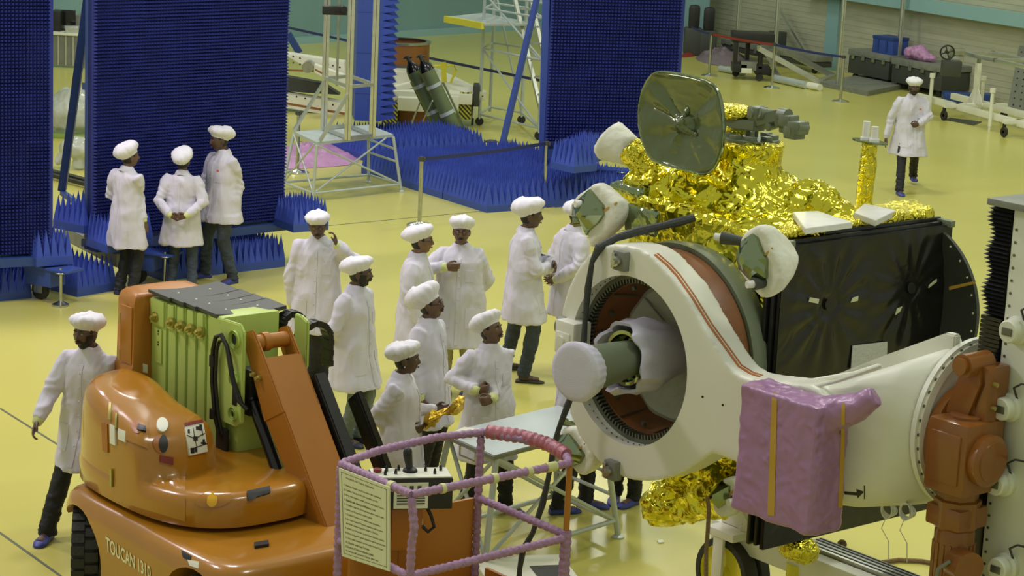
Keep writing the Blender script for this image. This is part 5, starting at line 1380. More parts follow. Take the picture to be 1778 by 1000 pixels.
# black solar panel stack
PX_ = .80
pa, pb2 = sx_(1362, 434, PX_), sx_(1655, 385, PX_); pcn = sx_(1325, 955, PX_)
ztp = (pa[1] + pb2[1]) / 2; zbt = pcn[1]; y0_, y1_ = pa[0], pb2[0]
for k in range(3):
    x = PX_ - .045 * k
    m = MB(SF)
    if k == 0:
        ny_, nz_ = 60, 64; T = []
        holes = [sx_(1440, 530, PX_), sx_(1583, 500, PX_)]
        for j in range(nz_ + 1):
            row = []
            for i in range(ny_ + 1):
                y = y0_ + (y1_ - y0_) * i / ny_; z = zbt + (ztp - zbt) * j / nz_; d = 0
                for hy, hz_ in holes:
                    r = math.hypot(y - hy, z - hz_); a = math.atan2(z - hz_, y - hy); d += -.05 * math.exp(-(r / .05) ** 2) + .009 * sin(a * 13 + hy) * math.exp(-((r - .2) / .22) ** 2)
                d += .008 * noise.noise(Vector((y * 3, z * 4, 1))); e = min(i, ny_ - i, j, nz_ - j)
                row.append(m.bm.verts.new(SF(x + d * min(1, e / 3), y, z)))
            T.append(row)
        for a, b in zip(T, T[1:]):
            for i in range(ny_): m.face((a[i], a[i + 1], b[i + 1], b[i]))
        m.box(x - .03, x - .006, y0_, y1_, zbt, ztp); m.obj('solar_panel', 'black_film', sat, smooth=60)
    else: m.box(x - .026, x, y0_ - .02 * k, y1_ - .01 * k, zbt + .02, ztp + .022 * k, .004); m.obj('solar_panel', 'black_film', sat)
SPB = BVHTree.FromPolygons([SF(PX_ + .012, y, z) for y, z in ((y0_, zbt), (y1_, zbt), (y1_, ztp), (y0_, ztp))], [(0, 1, 2, 3)])
sticker('paper_sheet', SPB, [(1480, 600), (1540, 593), (1539, 632), (1477, 641)], 'paper', sat, 4, 4, .004)
for q in ([(1406, 516), (1422, 519), (1420, 527), (1404, 524)], [(1480, 517), (1490, 514), (1489, 522), (1477, 525)], [(1557, 536), (1566, 532), (1562, 541), (1554, 547)], [(1613, 495), (1626, 484), (1626, 489), (1612, 500)]): sticker('tape_piece', SPB, q, 'tape_pale', sat, 2, 2, .004)
for (px, py) in ((1440, 530), (1583, 500)): sticker('panel_hole', SPB, [(px - 7, py - 10), (px + 7, py - 10), (px + 7, py + 10), (px - 7, py + 10)], 'black', sat, 6, 6, .001, rnd=True)
for yy in (y0_ + .02, y1_ - .06): m = MB(SF); m.box(PX_ - .10, PX_ + .03, yy, yy + .05, ztp - .01, ztp + .035, .005); m.obj('panel_clamp', 'olive', sat)
# dark reflector dish on the far side
rr_, rrz = sy(1702, 560, 2.15); RR = .62
m = MB(SF); m.lathe([(.0001, 2.25), (.3, 2.22), (RR, 2.14), (RR, 2.11), (.3, 2.18), (.0001, 2.20)], (rr_ - RR, 0, rrz), 'y', 64, cap=False); rf = m.obj('reflector', 'dark_grey', sat)
for t in [R(-30 + 12 * i) for i in range(8)]: m = MB(SF); m.sphere((rr_ - RR + (RR - .03) * cos(t), 2.105, rrz + (RR - .03) * sin(t)), .008, 6, 4); m.obj('rim_rivet', 'tape_pale', rf)
tq = [sy(*p, 2.10) for p in ((1652, 497), (1697, 487), (1697, 492), (1652, 503))]
m = MB(SF); m.rings([[SF(x, y, z) for x, z in tq] for y in (2.075, 2.085)]); m.obj('tan_tape', 'tape_amber', rf)
# inside of the ring
m = MB(SF); m.lathe([(.50, .16), (.52, .16), (.50, .30), (.47, .42), (.47, .44), (.49, .44), (.52, .3), (.55, .2)], (0, 0, 0), 'y', 72, cap=False); ad = m.obj('adapter_ring', 'rust', sat)
m = MB(SF)
for i in range(10): a = tau * (i + .3) / 10; m.cyl((.49 * cos(a), .24, .49 * sin(a)), (.465 * cos(a), .24, .465 * sin(a)), .018, n=10); m.bar((.508 * cos(a + .3), .18, .508 * sin(a + .3)), (.475 * cos(a + .3), .42, .475 * sin(a + .3)), .008, .01)
m.obj('adapter_bolt', 'gear_steel', ad)
m = MB(SF); m.lathe([(.56, .46), (.60, .30), (.68, .30), (.70, .35), (.71, .42), (.56, .46)], (0, 0, 0), 'y', 72, cap=False); m.obj('separation_ring', 'rust', sat)
m = MB(SF); m.lathe([(.70, .43), (.745, .42), (.755, .46), (.745, .54), (.72, .62), (.62, .62), (.62, .5), (.70, .43)], (0, 0, 0), 'y', 72, cap=False); m.obj('adapter_band', 'olive', sat)
m = MB(SF); rs = []
for r, y in [(.475, .42), (.44, .40), (.36, .46), (.27, .50), (.18, .52), (.08, .53)]:
    rs.append([SF(r * cos(t), y + .02 * noise.noise(Vector((cos(t) * 3, sin(t) * 3, r * 9))) + .006 * sin(t * 11) * (r > .2), r * sin(t)) for t in [tau * i / 60 for i in range(60)]])
m.rings(rs, cap0=False); bl__ = m.obj('thermal_blanket', 'blanket', sat, smooth=50)
m = MB(SF)
for a, r0, r1 in ((1.15, .2, .44), (2.3, .2, .44), (0.0, .16, .46), (-.75, .22, .45)): m.bar((r0 * cos(a), .49, r0 * sin(a)), (r1 * cos(a), .40, r1 * sin(a)), .012, .01)
m.obj('harness', 'olive', bl__)
m = MB(SF)
for a, r0 in ((1.35, .30), (1.3, .36), (-.2, .3), (.5, .28), (-.55, .34), (.1, .36)): m.sphere((r0 * cos(a), .455, r0 * sin(a)), (.018, .01, .012), 8, 6)
m.obj('amber_tab', 'tape_amber', bl__)
# main engine with a torn white cloth and a capped nozzle
m = MB(SF); rs = []; mx_ = -.01
for i, (y, r) in enumerate([(.46, .15), (.30, .21), (.12, .245), (.0, .235), (-.05, .225), (-.04, .205), (.1, .22), (.25, .17)]):
    rs.append([SF(mx_ + r * (1 + .22 * noise.noise(Vector((cos(t) * 2.5, sin(t) * 2.5, y * 9))) + .05 * noise.noise(Vector((cos(t) * 9, sin(t) * 9, y * 12)))) * cos(t), y + .14 * noise.noise(Vector((cos(t) * 2.2, sin(t) * 2.2, 5))) * (i in (2, 3, 4, 5)), .02 + r * (1 + .22 * noise.noise(Vector((cos(t) * 2.5, sin(t) * 2.5, y * 9))) + .05 * noise.noise(Vector((cos(t) * 9, sin(t) * 9, y * 12)))) * sin(t)) for t in [tau * k / 40 for k in range(40)]])
m.rings(rs, cap0=False, cap1=False); m.obj('engine_cloth', 'white_cloth', sat, smooth=50)
m = MB(SF); m.lathe([(.0001, .1), (.19, .1), (.185, -.02), (.16, -.02), (.15, .08)], (mx_, 0, .02), 'y', 36, cap=False); m.obj('engine_bell', 'green_mirror', sat)
nzx, nzz = sy(1003, 645, -.50)
nz0 = Vector((mx_, .12, .02)); nz1 = Vector((nzx, -.50, nzz))
dz_ = (nz1 - nz0)
m = MB(SF); m.tube([tuple(nz0), tuple(nz0 + dz_ * .45), tuple(nz0 + dz_ * .98)], [.11, .135, .155], 32); nz = m.obj('nozzle', 'olive', sat)
m = MB(SF); ax = dz_.normalized(); u_ = Vector((0, 0, 1)); u_ = (u_ - ax * u_.dot(ax)).normalized(); v_ = ax.cross(u_); rs = []
for t, r in ((.86, .168), (.90, .176), (.97, .188), (1.02, .198), (1.05, .192), (1.065, .16), (1.07, .10), (1.072, .03)):
    rs.append([SF(*(nz0 + dz_ * t + (u_ * cos(a) + v_ * sin(a)) * r * (1 + (.018 * sin(a * 23) if t < 1.0 else .004 * sin(a * 23)) + .012 * noise.noise(Vector((cos(a) * 3, sin(a) * 3, t)))))) for a in [tau * i / 92 for i in range(92)]])
m.rings(rs, cap0=False); m.obj('nozzle_cap', 'white_cloth', nz, smooth=60)
# thrusters in white cloth covers
def thruster(c, pts, y, nozz, name='thruster'):
    """cloth hood outline (picture points) at depth y, nozzles: (px, py, r, dirx, len, capped)"""
    P = [sy(*p, y) for p in pts]; cx, cz = sum(p[0] for p in P) / len(P), sum(p[1] for p in P) / len(P)
    m = MB(SF); PP = smooth_poly(P, 2); rs = []
    for yy, s in ((y + .26, .30), (y + .18, .60), (y + .08, .90), (y + .02, 1.0), (y - .02, .97), (y - .03, .85), (y - .02, .5), (y - .015, .2)): rs.append([SF(cx + (x - cx) * s, yy, cz + (z - cz) * s) for x, z in PP])
    m.rings(rs); hd = remesh_foil(m, 'thruster_hood', 'cover_cloth', sat, .013, .40, 2, 50)
    fx_, fz_ = cx - .045, cz + .01; m = MB(SF); m.rings([[SF(fx_ + (x - cx) * s, yy, fz_ + (z - cz) * s) for x, z in P] for yy, s in ((y - .02, .66), (y - .045, .64), (y - .13, .12))]); m.obj('mirror_facet', 'green_mirror', hd, smooth=10)
    for px, py, r, d, ln, cap_ in nozz:
        x, z = sy(px, py, y - .05)
        m = MB(SF); q0 = Vector((x, y + .05, z)); q1 = q0 + Vector(d).normalized() * ln
        m.tube([tuple(q0), tuple(q0 + (q1 - q0) * .6), tuple(q1)], [r * .5, r * .8, r], 22); n_ = m.obj('thruster_nozzle', 'dark_grey' if cap_ else 'green_mirror', hd)
        if cap_: m = MB(SF); m.tube([tuple(q1 - (q1 - q0) * .02), tuple(q1 + (q1 - q0).normalized() * .045)], [r * .6, r * .55], 12); m.obj('nozzle_plug', 'tile_white', n_)
    m = MB(SF); a, b = P[0], P[len(P) // 2]; m.bar((cx, y - .035, cz), (P[2][0], y - .02, P[2][1]), .012, .012); m.obj('cover_tape', 'tape_amber', hd)
thruster('', [(1037, 309), (1058, 333), (1075, 352), (1076, 378), (1062, 398), (1036, 420), (1030, 432), (1022, 405), (992, 378), (994, 350)], .30, [(1022, 355, .045, (-.3, -1, .0), .14, 1), (1012, 385, .05, (-.9, -.45, -.1), .14, 0)])
thruster('', [(1322, 386), (1336, 398), (1346, 430), (1361, 452), (1358, 505), (1330, 524), (1312, 505), (1288, 480), (1280, 450), (1290, 408)], .12, [(1292, 425, .042, (-.9, -.5, .05), .22, 1), (1322, 492, .042, (-.25, -1, -.05), .14, 1)])
thruster('', [(975, 745), (1000, 740), (1020, 770), (1040, 800), (1028, 822), (1008, 826), (992, 800), (980, 775)], .22, [(982, 742, .035, (-.7, -.6, .2), .12, 0), (1000, 795, .05, (-.5, -.8, -.3), .14, 0)])
thruster('', [(1245, 845), (1270, 825), (1290, 840), (1290, 880), (1262, 900), (1244, 885)], .45, [(1282, 872, .045, (-.2, -1, 0), .12, 1)])
# foil wrapped nozzle hanging under the body
fx1, fz1 = sy(1150, 868, .6)
m = MB(SF); m.tube([(fx1 + .45, .75, fz1 + .22), (fx1 + .15, .68, fz1 + .06), (fx1 - .08, .6, fz1 - .04)], [.22, .16, .12], 18); m.sphere((fx1 + .3, .8, fz1 + .25), (.45, .3, .17), 16, 10); remesh_foil(m, 'lower_foil', 'gold_foil', sat, .016, 1.9)
m = MB(SF); fx2, fz2 = sy(1370, 955, .9); m.sphere((fx2, 1.0, fz2), (.14, .12, .09), 14, 8); remesh_foil(m, 'lower_foil', 'gold_foil_fine', sat, .014, .7)
# black cable bundle falling over the ring
cpts = [(1205, 378, .5), (1180, 385, .4), (1150, 392, .3), (1110, 401, .2), (1070, 413, .1), (1040, 430, -.02), (1028, 455, -.06), (1021, 500, -.06), (1016, 555, -.06), (1013, 600, -.10), (1004, 660, -.14), (985, 705, -.16), (970, 745, -.2), (962, 775, -.2), (952, 830, -.25), (942, 875, -.3), (925, 925, -.35), (908, 955, -.4), (902, 990, -.4), (900, 1030, -.4)]
m = MB()
m.tube([PPl(a, b, SF(0, y, 0), SF.y) for a, b, y in cpts], [.018 + .006 * (i % 2) + (.008 if i < 6 else 0) for i in range(len(cpts))], 10, world=True)
meta(m.obj('cable_bundle', 'cable'), 'black cable bundle falling from the satellite in front of the white ring', 'cable')
# package wrapped in pink film
k = [sy(*p, -.10) for p in ((1287, 672), (1440, 690), (1480, 700), (1462, 886), (1417, 899), (1280, 884))]
m = MB(SF)
xa_, za_ = sy(1284, 676, -.28); xb_, zb2 = sy(1420, 700, -.28); xc_, zc_ = sy(1415, 897, -.28); xd_, zd_ = sy(1281, 886, -.28)
m.rings([[SF(x, y, z) for x, y in ((xa_, -.28), (xb_, -.28), (xb_ + .02, -.02), (xa_ + .0, -.02))] for z in (zd_ + .0, zd_ + .25, (za_ + zb2) / 2 - .06, (za_ + zb2) / 2)])
m.tube([(xb_ - .1, -.12, za_ - .06), (xb_ + .12, -.08, za_ + .04), (xb_ + .24, -.05, za_ + .13)], [.12, .09, .06], 14)
pk_ = thing('wrapped_package', 'box wrapped in pink film strapped with amber tape on the white arm', 'package', SF(xa_ + .3, -.15, zd_))
w_ = remesh_foil(m, 'film_wrap', 'pink_wrap', pk_, .014, .45, 3, 60)
PB = surf_bvh(w_)
for q in ([(1341, 683), (1350, 684), (1345, 896), (1333, 894)], [(1462, 700), (1468, 702), (1462, 880), (1455, 882)], [(1340, 662), (1345, 660), (1354, 684), (1346, 684)]): sticker('amber_tape', PB, q, 'tape_amber', pk_, 2, 20, .004)
# trolley below the satellite
tr_ = thing('fixture_trolley', 'white wheeled base under the satellite with aluminium rails', 'trolley', G(1300, 990))
g0 = G(1236, 905, .75); g1 = G(1420, 985, .55)
tz = .62
b0, b1 = G(1236, 900, tz), G(1590, 1040, tz); bd = (b1 - b0).normalized(); bn = Vector((-bd.y, bd.x, 0)); TF = Fr(Vector((b0.x, b0.y, 0)), math.atan2(bd.y, bd.x)); TL = (b1 - b0).length
m = MB(TF); m.box(0, TL + .5, 0, .12, tz - .17, tz, .01); m.obj('base_beam', 'ring_white', tr_)
m = MB(TF)
xr0 = TF.inv(G(1395, 945, tz))[0]
m.box(xr0, TL + .5, .14, .34, tz - .12, tz + .02, .004); al = m.obj('aluminium_rail', 'alu', tr_)
m = MB(TF)
for y in (.17, .22, .27, .31): m.box(xr0 + .01, TL + .5, y, y + .012, tz + .018, tz + .024)
for z in (tz - .03, tz - .08): m.box(xr0 + .01, TL + .5, .134, .141, z, z + .012)
m.obj('rail_slot', 'black', al)
wc = TF.inv(PPl(1262, 962, TF(0, -.03, 0), TF.y)); wr = .27
wx = wc[0]
m = MB(TF); m.lathe([(wr * .80, -.06), (wr - .01, -.06), (wr, -.03), (wr, .03), (wr - .01, .06), (wr * .80, .06)], (wx, -.02, wr), 'y', 40, cap=False); m.lathe([(wr * .80, .08), (wr, .09), (wr, .17), (wr * .8, .18)], (wx, -.02, wr), 'y', 40, cap=False); wh = m.obj('wheel', 'tyre', tr_)
m = MB(TF); m.lathe([(wr * .81, -.05), (wr * .78, -.03), (.06, -.02), (.05, -.07), (.0001, -.07)], (wx, -.02, wr), 'y', 30, cap=False); m.lathe([(wr * .81, .17), (.0001, .15)], (wx, -.02, wr), 'y', 30, cap=False); m.obj('wheel_disc', 'yellow', wh)
m = MB(TF); m.box(wx - .05, wx + .05, -.13, -.10, wr - .06, tz - .02, .01); m.box(wx - .12, wx + .16, -.14, .14, tz - .06, tz - .0, .01); m.obj('wheel_fork', 'ring_white', tr_)
m = MB(TF); m.bar((wx + .1, .0, tz), (wx + .42, .2, tz + .34), .06, .05); m.bar((wx - .1, .0, tz + .28), (wx + .22, .05, tz - .05), .05, .05); m.box(wx - .12, wx + .1, .0, .2, tz, tz + .22, .02); m.obj('stay_bar', 'ring_white', tr_)
m = MB(TF); m.lathe([(.08, tz - .28), (.08, tz - .10)], (wx + .62, .05, 0), 'z', 20); m.cyl((wx + .62, .05, 0), (wx + .62, .05, tz - .2), .025); m.lathe([(.08, 0), (.08, .02), (.03, .04)], (wx + .62, .05, 0), 'z', 20); m.obj('jack_foot', 'yellow', tr_)
# ropes and loose wires
m = MB(); m.tube([PPl(a, b, SF(0, .3, 0), SF.y) for a, b in ((1228, 862), (1231, 885), (1229, 920), (1226, 960), (1226, 1010))], .014, 8, world=True); meta(m.obj('rope', 'rope'), 'brown rope hanging straight down from the satellite beside the yellow wheel', 'rope')
m = MB(TF); rp = [TF.inv(PPl(a, b, TF(0, .4, 0), TF.y)) for a, b in ((1462, 945), (1460, 965), (1454, 1000), (1450, 1040))]; m.tube([(p[0], .4, p[2]) for p in rp], .022, 8); m.sphere((rp[0][0], .4, rp[0][2]), .035, 10, 8); meta(m.obj('rope', 'rope'), 'short thick rope with a dark knotted end beside the aluminium rails', 'rope')
m = MB(); m.tube([G(a, b, .02) for a, b in ((1532, 976), (1560, 972), (1600, 974), (1640, 981))], .018, 8, world=True); meta(m.obj('rope', 'rope'), 'brown rope lying on the floor left of the orange motor', 'rope')
for (cx, cy), lab in (((1539, 885), 'loose white wire coil hanging below the white arm, left one'), ((1571, 888), 'loose white wire tuft hanging below the white arm, right one')):
    m = MB(); cc = PPl(cx, cy, SF(0, .40, 0), SF.y)
    for q in range(5): m.tube([cc + SF.x * ((.042 + .004 * q) * cos(t)) + Vector((0, 0, (.055 - .004 * q) * sin(t))) + SF.y * (.008 * q) for t in [tau * i / 20 for i in range(20)]], .004, 5, closed=True, world=True)
    m.tube([cc - Vector((0, 0, .05)), cc - Vector((.02, 0, .12)), cc + Vector((.03, 0, -.2)), cc + Vector((.04, 0, -.32))], .003, 5, world=True)
    m.tube([cc + Vector((0, 0, .05)), cc + Vector((-.01, 0.02, .30))], .003, 5, world=True)
    meta(m.obj('wire_coil', 'tile_white'), lab, 'wire')
# ============================================================ things standing around the hall
def tubes(nm, mt, par, segs, r=.02, box=0):
    for a, b in segs:
        m = MB()
        if box: m.bar(a, b, box)
        else: m.cyl(a, b, r, n=10)
        m.obj(nm, mt, par)
def one(nm, mt, par, segs, r=.02, box=0):
    m = MB()
    for a, b in segs:
        if box: m.bar(a, b, box)
        else: m.cyl(a, b, r, n=10)
    return m.obj(nm, mt, par)
V3 = lambda *a: Vector(a)
Z = Vector((0, 0, 1))
# belt posts
def belt_post(p, label, h=.93, group=None):
    t = thing('belt_post', label, 'barrier post', p, group='steel belt barrier posts'); f = Fr(p)
    m = MB(f); m.lathe([(.0001, 0), (.17, 0), (.175, .012), (.15, .03), (.05, .05), (.035, .06), (.0001, .06)], n=36, cap=False); m.obj('base', 'chrome', t)
    m = MB(f); m.cyl((0, 0, .05), (0, 0, h - .06), .027, n=18); m.obj('pole', 'steel', t)
    m = MB(f); m.cyl((0, 0, h - .06), (0, 0, h), .034, n=18); m.box(-.05, .05, -.02, .02, h - .055, h - .01); m.obj('cassette', 'dark_grey', t)
    return t
def belt(p, q, label, mt, h=.90, sag=.02):
    m = MB(); n = 12; pts = [p.lerp(q, i / n) + Z * (h - sag * 4 * (i / n) * (1 - i / n)) for i in range(n + 1)]
    d = (q - p).normalized(); s = Vector((-d.y, d.x, 0)) * .0015
    m.rings([[a - s + Z * .025, a + s + Z * .025, a + s - Z * .025, a - s - Z * .025] for a in pts]); meta(m.obj('barrier_belt', mt), label, 'barrier belt')
B1, B2 = G(728, 392), G(944, 358)
belt_post(B1, 'steel belt post left of the big blue absorber field'); belt_post(B2, 'steel belt post in front of the dark absorber wall')
belt(B1, B2, 'dark blue barrier belt in front of the big blue absorber field', 'blue_belt')
B2b = G(1120, 338); belt(B2, B2b, 'dark blue barrier belt running from the front post towards the dish', 'blue_belt')
belt_post(B2b, 'steel belt post hidden behind the satellite')
B3, B4, B5 = G(1231, 132), G(1340, 153), G(1459, 177)
belt_post(B3, 'leftmost of the three steel belt posts on the far right floor'); belt_post(B4, 'middle of the three steel belt posts on the far right floor'); belt_post(B5, 'rightmost of the three steel belt posts on the far right floor')
belt(B3, B4, 'red barrier belt between two far belt posts', 'red_belt'); belt(B4, B5, 'blue barrier belt between two far right belt posts', 'blue_belt')
B6 = G(1196, 118); belt(B6, B3, 'dark barrier belt running left behind the dark absorber wall', 'blue_belt')
bc = G(516, 300); belt_post(bc, 'steel belt post beside the pink film sheet near the trestle')
q1, q2 = PY(488, 45, G(500, 150).y), PY(975, 147, G(960, 240).y)
q1 = G(488, 45, .90); q2 = G(975, 147, .90); q1.z = q2.z = 0
belt(q1, q2, 'long dark blue barrier belt in front of the teal wall', 'blue_belt'); belt_post(q1, 'belt post hidden behind the wide absorber wall'); belt_post(q2, 'belt post behind the dark absorber wall')
# ---- trestle and aluminium tower
ft = [G(543, 349), G(697, 333), G(640, 317), G(489, 330)]
zt_ = .80
tpz = [G(550, 252, zt_), G(683, 238, zt_), G(640, 221, zt_), G(510, 233, zt_)]
ts = thing('work_trestle', 'grey metal trestle with cross braces carrying the aluminium tower', 'trestle', (ft[0] + ft[2]) / 2)
for i in range(4): tubes('leg', 'alu_paint', ts, [(ft[i], tpz[i])], .022)
for i in range(4):
    m = MB(Fr(ft[i])); m.lathe([(.045, 0), (.045, .012), (.02, .03)], n=14); m.obj('foot', 'alu_paint', ts)
lo_ = [ft[i].lerp(tpz[i], .14) for i in range(4)]; mid_ = [ft[i].lerp(tpz[i], .55) for i in range(4)]
tubes('rail', 'alu_paint', ts, [(lo_[i], lo_[(i + 1) % 4]) for i in range(4)], .018); tubes('rail', 'alu_paint', ts, [(mid_[1], mid_[2]), (ft[1].lerp(tpz[1], .78), ft[2].lerp(tpz[2], .78))], .016)
tubes('cross_brace', 'alu_paint', ts, [(lo_[0], tpz[1].lerp(tpz[0], .1)), (tpz[0], lo_[1]), (lo_[0], tpz[3]), (tpz[0].lerp(tpz[3], .1), lo_[3])], .014)
m = MB(); m.rings([[p for p in tpz], [p + Z * .04 for p in tpz]]); m.obj('platform', 'alu_paint', ts)
at = thing('profile_tower', 'tall aluminium profile frame tower standing on the trestle', 'frame tower', tpz[0].lerp(tpz[2], .5) + Z * .04)
yb_ = tpz[0].lerp(tpz[1], .5).y
u1, u2 = tpz[0].lerp(tpz[1], .42) + Z * .04, tpz[0].lerp(tpz[1], .96) + Z * .04
u0, u3 = tpz[3].lerp(tpz[2], .42) + Z * .04, tpz[3].lerp(tpz[2], .96) + Z * .04
u1 = G(603, 243, zt_ + .04); u2 = G(646, 238, zt_ + .04); u0 = G(562, 226, zt_ + .04); u3 = u2 + (u0 - u1)
for p in (u1, u2, u0, u3):
    m = MB(Fr(p, R(10))); H = 3.6
    m.box(-.045, .045, -.022, .022, 0, H, .003); po = m.obj('profile_post', 'alu', at)
    m = MB(Fr(p, R(10))); m.box(-.003, .003, -.0235, .0235, 0, H); m.obj('post_slot', 'black', po)
for h in (.0, .72): tubes('profile_rail', 'alu', at, [(a + Z * (h + .03), b + Z * (h + .03)) for a, b in ((u0, u1), (u1, u2), (u2, u3), (u3, u0))], box=.045)
tubes('diagonal_stay', 'alu', at, [(tpz[3] + Z * .05, u0 + Z * .72), (tpz[0].lerp(u1, .1) + Z * .05, u1 + Z * .66)], box=.04)
m = MB(); pc_ = (u0 + u1) / 2; m.cyl(pc_ + Z * .7, pc_ + Z * 3.4, .018); m.obj('lift_rod', 'steel', at)
cb2 = PY(581, 18, pc_.y); m = MB(Fr(cb2, R(10))); m.box(-.17, .17, -.06, .06, -.06, .06, .01); m.cyl((.12, -.1, .02), (.12, .1, .02), .05); m.obj('camera_head', 'black', at)
# pink film sheet on the floor
def lump(name, label, cat, px, h, mt, seed=0, rise=None, n=3):
    P = smooth_poly([(G(*p).x, G(*p).y) for p in px], 2); cx, cy = sum(p[0] for p in P) / len(P), sum(p[1] for p in P) / len(P)
    m = MB(); rs = []
    for k in range(12):
        s = 1 - k / 12; hh = h * (1 - s ** 2.2)
        rs.append([Vector((cx + (x - cx) * s, cy + (y - cy) * s, max(.004, hh * (1 + .5 * noise.noise(Vector((x * 3, y * 3, seed + k * .4)))) + .05 * h * sin(i * 1.3 + k)))) for i, (x, y) in enumerate(P)])
    m.rings(rs); me = m.raw(); disp(me, lambda c, n_: .25 * h * noise.noise(Vector(c) * 7 + Vector((seed, 0, 0))) * (c.z > .01))
    for v in me.vertices: v.co.z = max(.003, v.co.z)
    o = mlink(name, me, None, mt); shade(me, 30); me.name = name; return meta(o, label, cat)
lump('film_sheet', 'crumpled pink film sheet lying on the floor behind the trestle', 'film sheet', [(470, 270), (500, 252), (560, 250), (612, 262), (630, 285), (560, 291), (470, 296)], .16, 'pink_film', 1)
# ---- far fixture with orange drum and hazard stripes
mk('drum_brown', (.30, .12, .03), .4, var=.1)
def hazard():
    m = bpy.data.materials.new('hazard'); m.use_nodes = True; nt = m.node_tree; b = nt.nodes['Principled BSDF']; b.inputs['Roughness'].default_value = .5
    tc = nt.nodes.new('ShaderNodeTexCoord'); sp = nt.nodes.new('ShaderNodeSeparateXYZ'); nt.links.new(tc.outputs['Object'], sp.inputs[0])
    a1 = nt.nodes.new('ShaderNodeMath'); a1.operation = 'ADD'; nt.links.new(sp.outputs[0], a1.inputs[0]); nt.links.new(sp.outputs[2], a1.inputs[1])
    a2 = nt.nodes.new('ShaderNodeMath'); a2.operation = 'MULTIPLY'; a2.inputs[1].default_value = 13; nt.links.new(a1.outputs[0], a2.inputs[0])
    a3 = nt.nodes.new('ShaderNodeMath'); a3.operation = 'FRACT'; nt.links.new(a2.outputs[0], a3.inputs[0])
    a4 = nt.nodes.new('ShaderNodeMath'); a4.operation = 'GREATER_THAN'; a4.inputs[1].default_value = .5; nt.links.new(a3.outputs[0], a4.inputs[0])
    mx = nt.nodes.new('ShaderNodeMixRGB'); mx.inputs[1].default_value = (.02, .025, .02, 1); mx.inputs[2].default_value = (.45, .42, .04, 1)
    nt.links.new(a4.outputs[0], mx.inputs[0]); nt.links.new(mx.outputs[0], b.inputs['Base Color']); MT['hazard'] = m
hazard()
DY_ = G(700, 222).y + 1.6
dc = G(700, 205); dc = Vector((PY(694, 120, DY_).x, DY_, 0))
bf = thing('ring_fixture', 'second white fixture lying flat with a brown drum ring and striped corners', 'fixture', dc)
z1, z0_ = PY(700, 72, DY_).z, PY(700, 108, DY_).z
rd_ = (PY(746, 85, DY_).x - PY(645, 85, DY_).x) / 2
DFr = Fr((PY(695, 100, DY_).x, DY_, 0))
m = MB(DFr); m.lathe([(rd_ - .05, z0_), (rd_, z0_), (rd_, z1), (rd_ - .05, z1)], n=56, cap=False)
m.obj('drum', 'drum_brown', bf)
m = MB(DFr); m.lathe([(rd_ - .06, z1 - .02), (rd_ + .02, z1 - .02), (rd_ + .02, z1 + .02), (rd_ - .06, z1 + .02)], n=56, cap=False); m.lathe([(rd_ - .06, z0_ - .04), (rd_ + .05, z0_ - .04), (rd_ + .05, z0_), (rd_ - .06, z0_)], n=56, cap=False); m.obj('drum_rim', 'steel', bf)
m = MB(DFr); m.lathe([(.25, z0_ - .40), (rd_ + .16, z0_ - .36), (rd_ + .16, z0_ - .10), (rd_ + .05, z0_ - .04), (.25, z0_ - .04)], n=48); m.obj('ring_body', 'white_paint', bf)
m = MB()
YF = G(700, 222).y
def blk(x0p, y0p, x1p, y1p, Y, dep, mt, nm, bev=.01):
    a, b = PY(x0p, y1p, Y), PY(x1p, y0p, Y)
    m = MB(); m.box(min(a.x, b.x), max(a.x, b.x), Y, Y + dep, max(.0, min(a.z, b.z)), max(a.z, b.z), bev); return m.obj(nm, mt, bf)
blk(664, 177, 691, 216, YF, .6, 'hazard', 'striped_block'); blk(796, 163, 819, 207, YF + .3, .6, 'hazard', 'striped_block'); blk(690, 172, 742, 192, YF, .5, 'white_paint', 'cross_box'); blk(742, 168, 797, 188, YF + .2, .5, 'white_paint', 'cross_box')
blk(664, 164, 820, 175, YF + .25, 1.2, 'white_paint', 'base_plate'); blk(692, 192, 742, 218, YF + .3, .3, 'drum_brown', 'inner_panel'); blk(820, 150, 833, 185, YF + .5, .5, 'dark_grey', 'end_box')
blk(820, 185, 826, 205, YF + .5, .3, 'white_paint', 'end_leg')
m = MB(); a_, b_2 = PY(742, 128, DY_), PY(826, 168, YF + .6); m.bar(a_, b_2, .5, .16, ref=(0, 0, 1)); m.obj('side_arm', 'white_paint', bf, bev=.01)
m = MB(); m.bar(PY(660, 112, DY_), PY(742, 128, DY_ - .3), .3, .22, ref=(0, 0, 1)); m.bar(PY(668, 158, YF + .3), PY(745, 140, YF + .9), .14, .1); m.obj('side_arm', 'white_paint', bf, bev=.01)
# left part of that fixture family: white slotted arm
wa = thing('slotted_arm', 'white slotted machine arm with brown stripes behind the aluminium tower', 'machine arm', G(545, 210))
YA = G(545, 205).y + .6
def slab(nm, q, dep, mt, Y=YA, dy=(0, 0, 0, 0)):
    m = MB(); P = [PY(x, y, Y + d) for (x, y), d in zip(q, dy)]; m.rings([P, [p + Vector((0, dep, 0)) for p in P]]); return m.obj(nm, mt, wa, bev=.008)
s1 = slab('upper_arm', [(488, 92), (598, 108), (600, 140), (540, 122), (488, 122)], .35, 'white_paint')
s2 = slab('diagonal_arm', [(545, 112), (600, 132), (602, 158), (545, 126)], .25, 'white_paint', YA - .3)
s3 = slab('lower_arm', [(488, 162), (602, 180), (602, 206), (488, 186)], .4, 'white_paint')
s4 = slab('dark_rail', [(488, 132), (560, 145), (590, 165), (488, 158)], .3, 'dark_grey', YA + .25)  # dark grey slab set back between the upper and lower arm
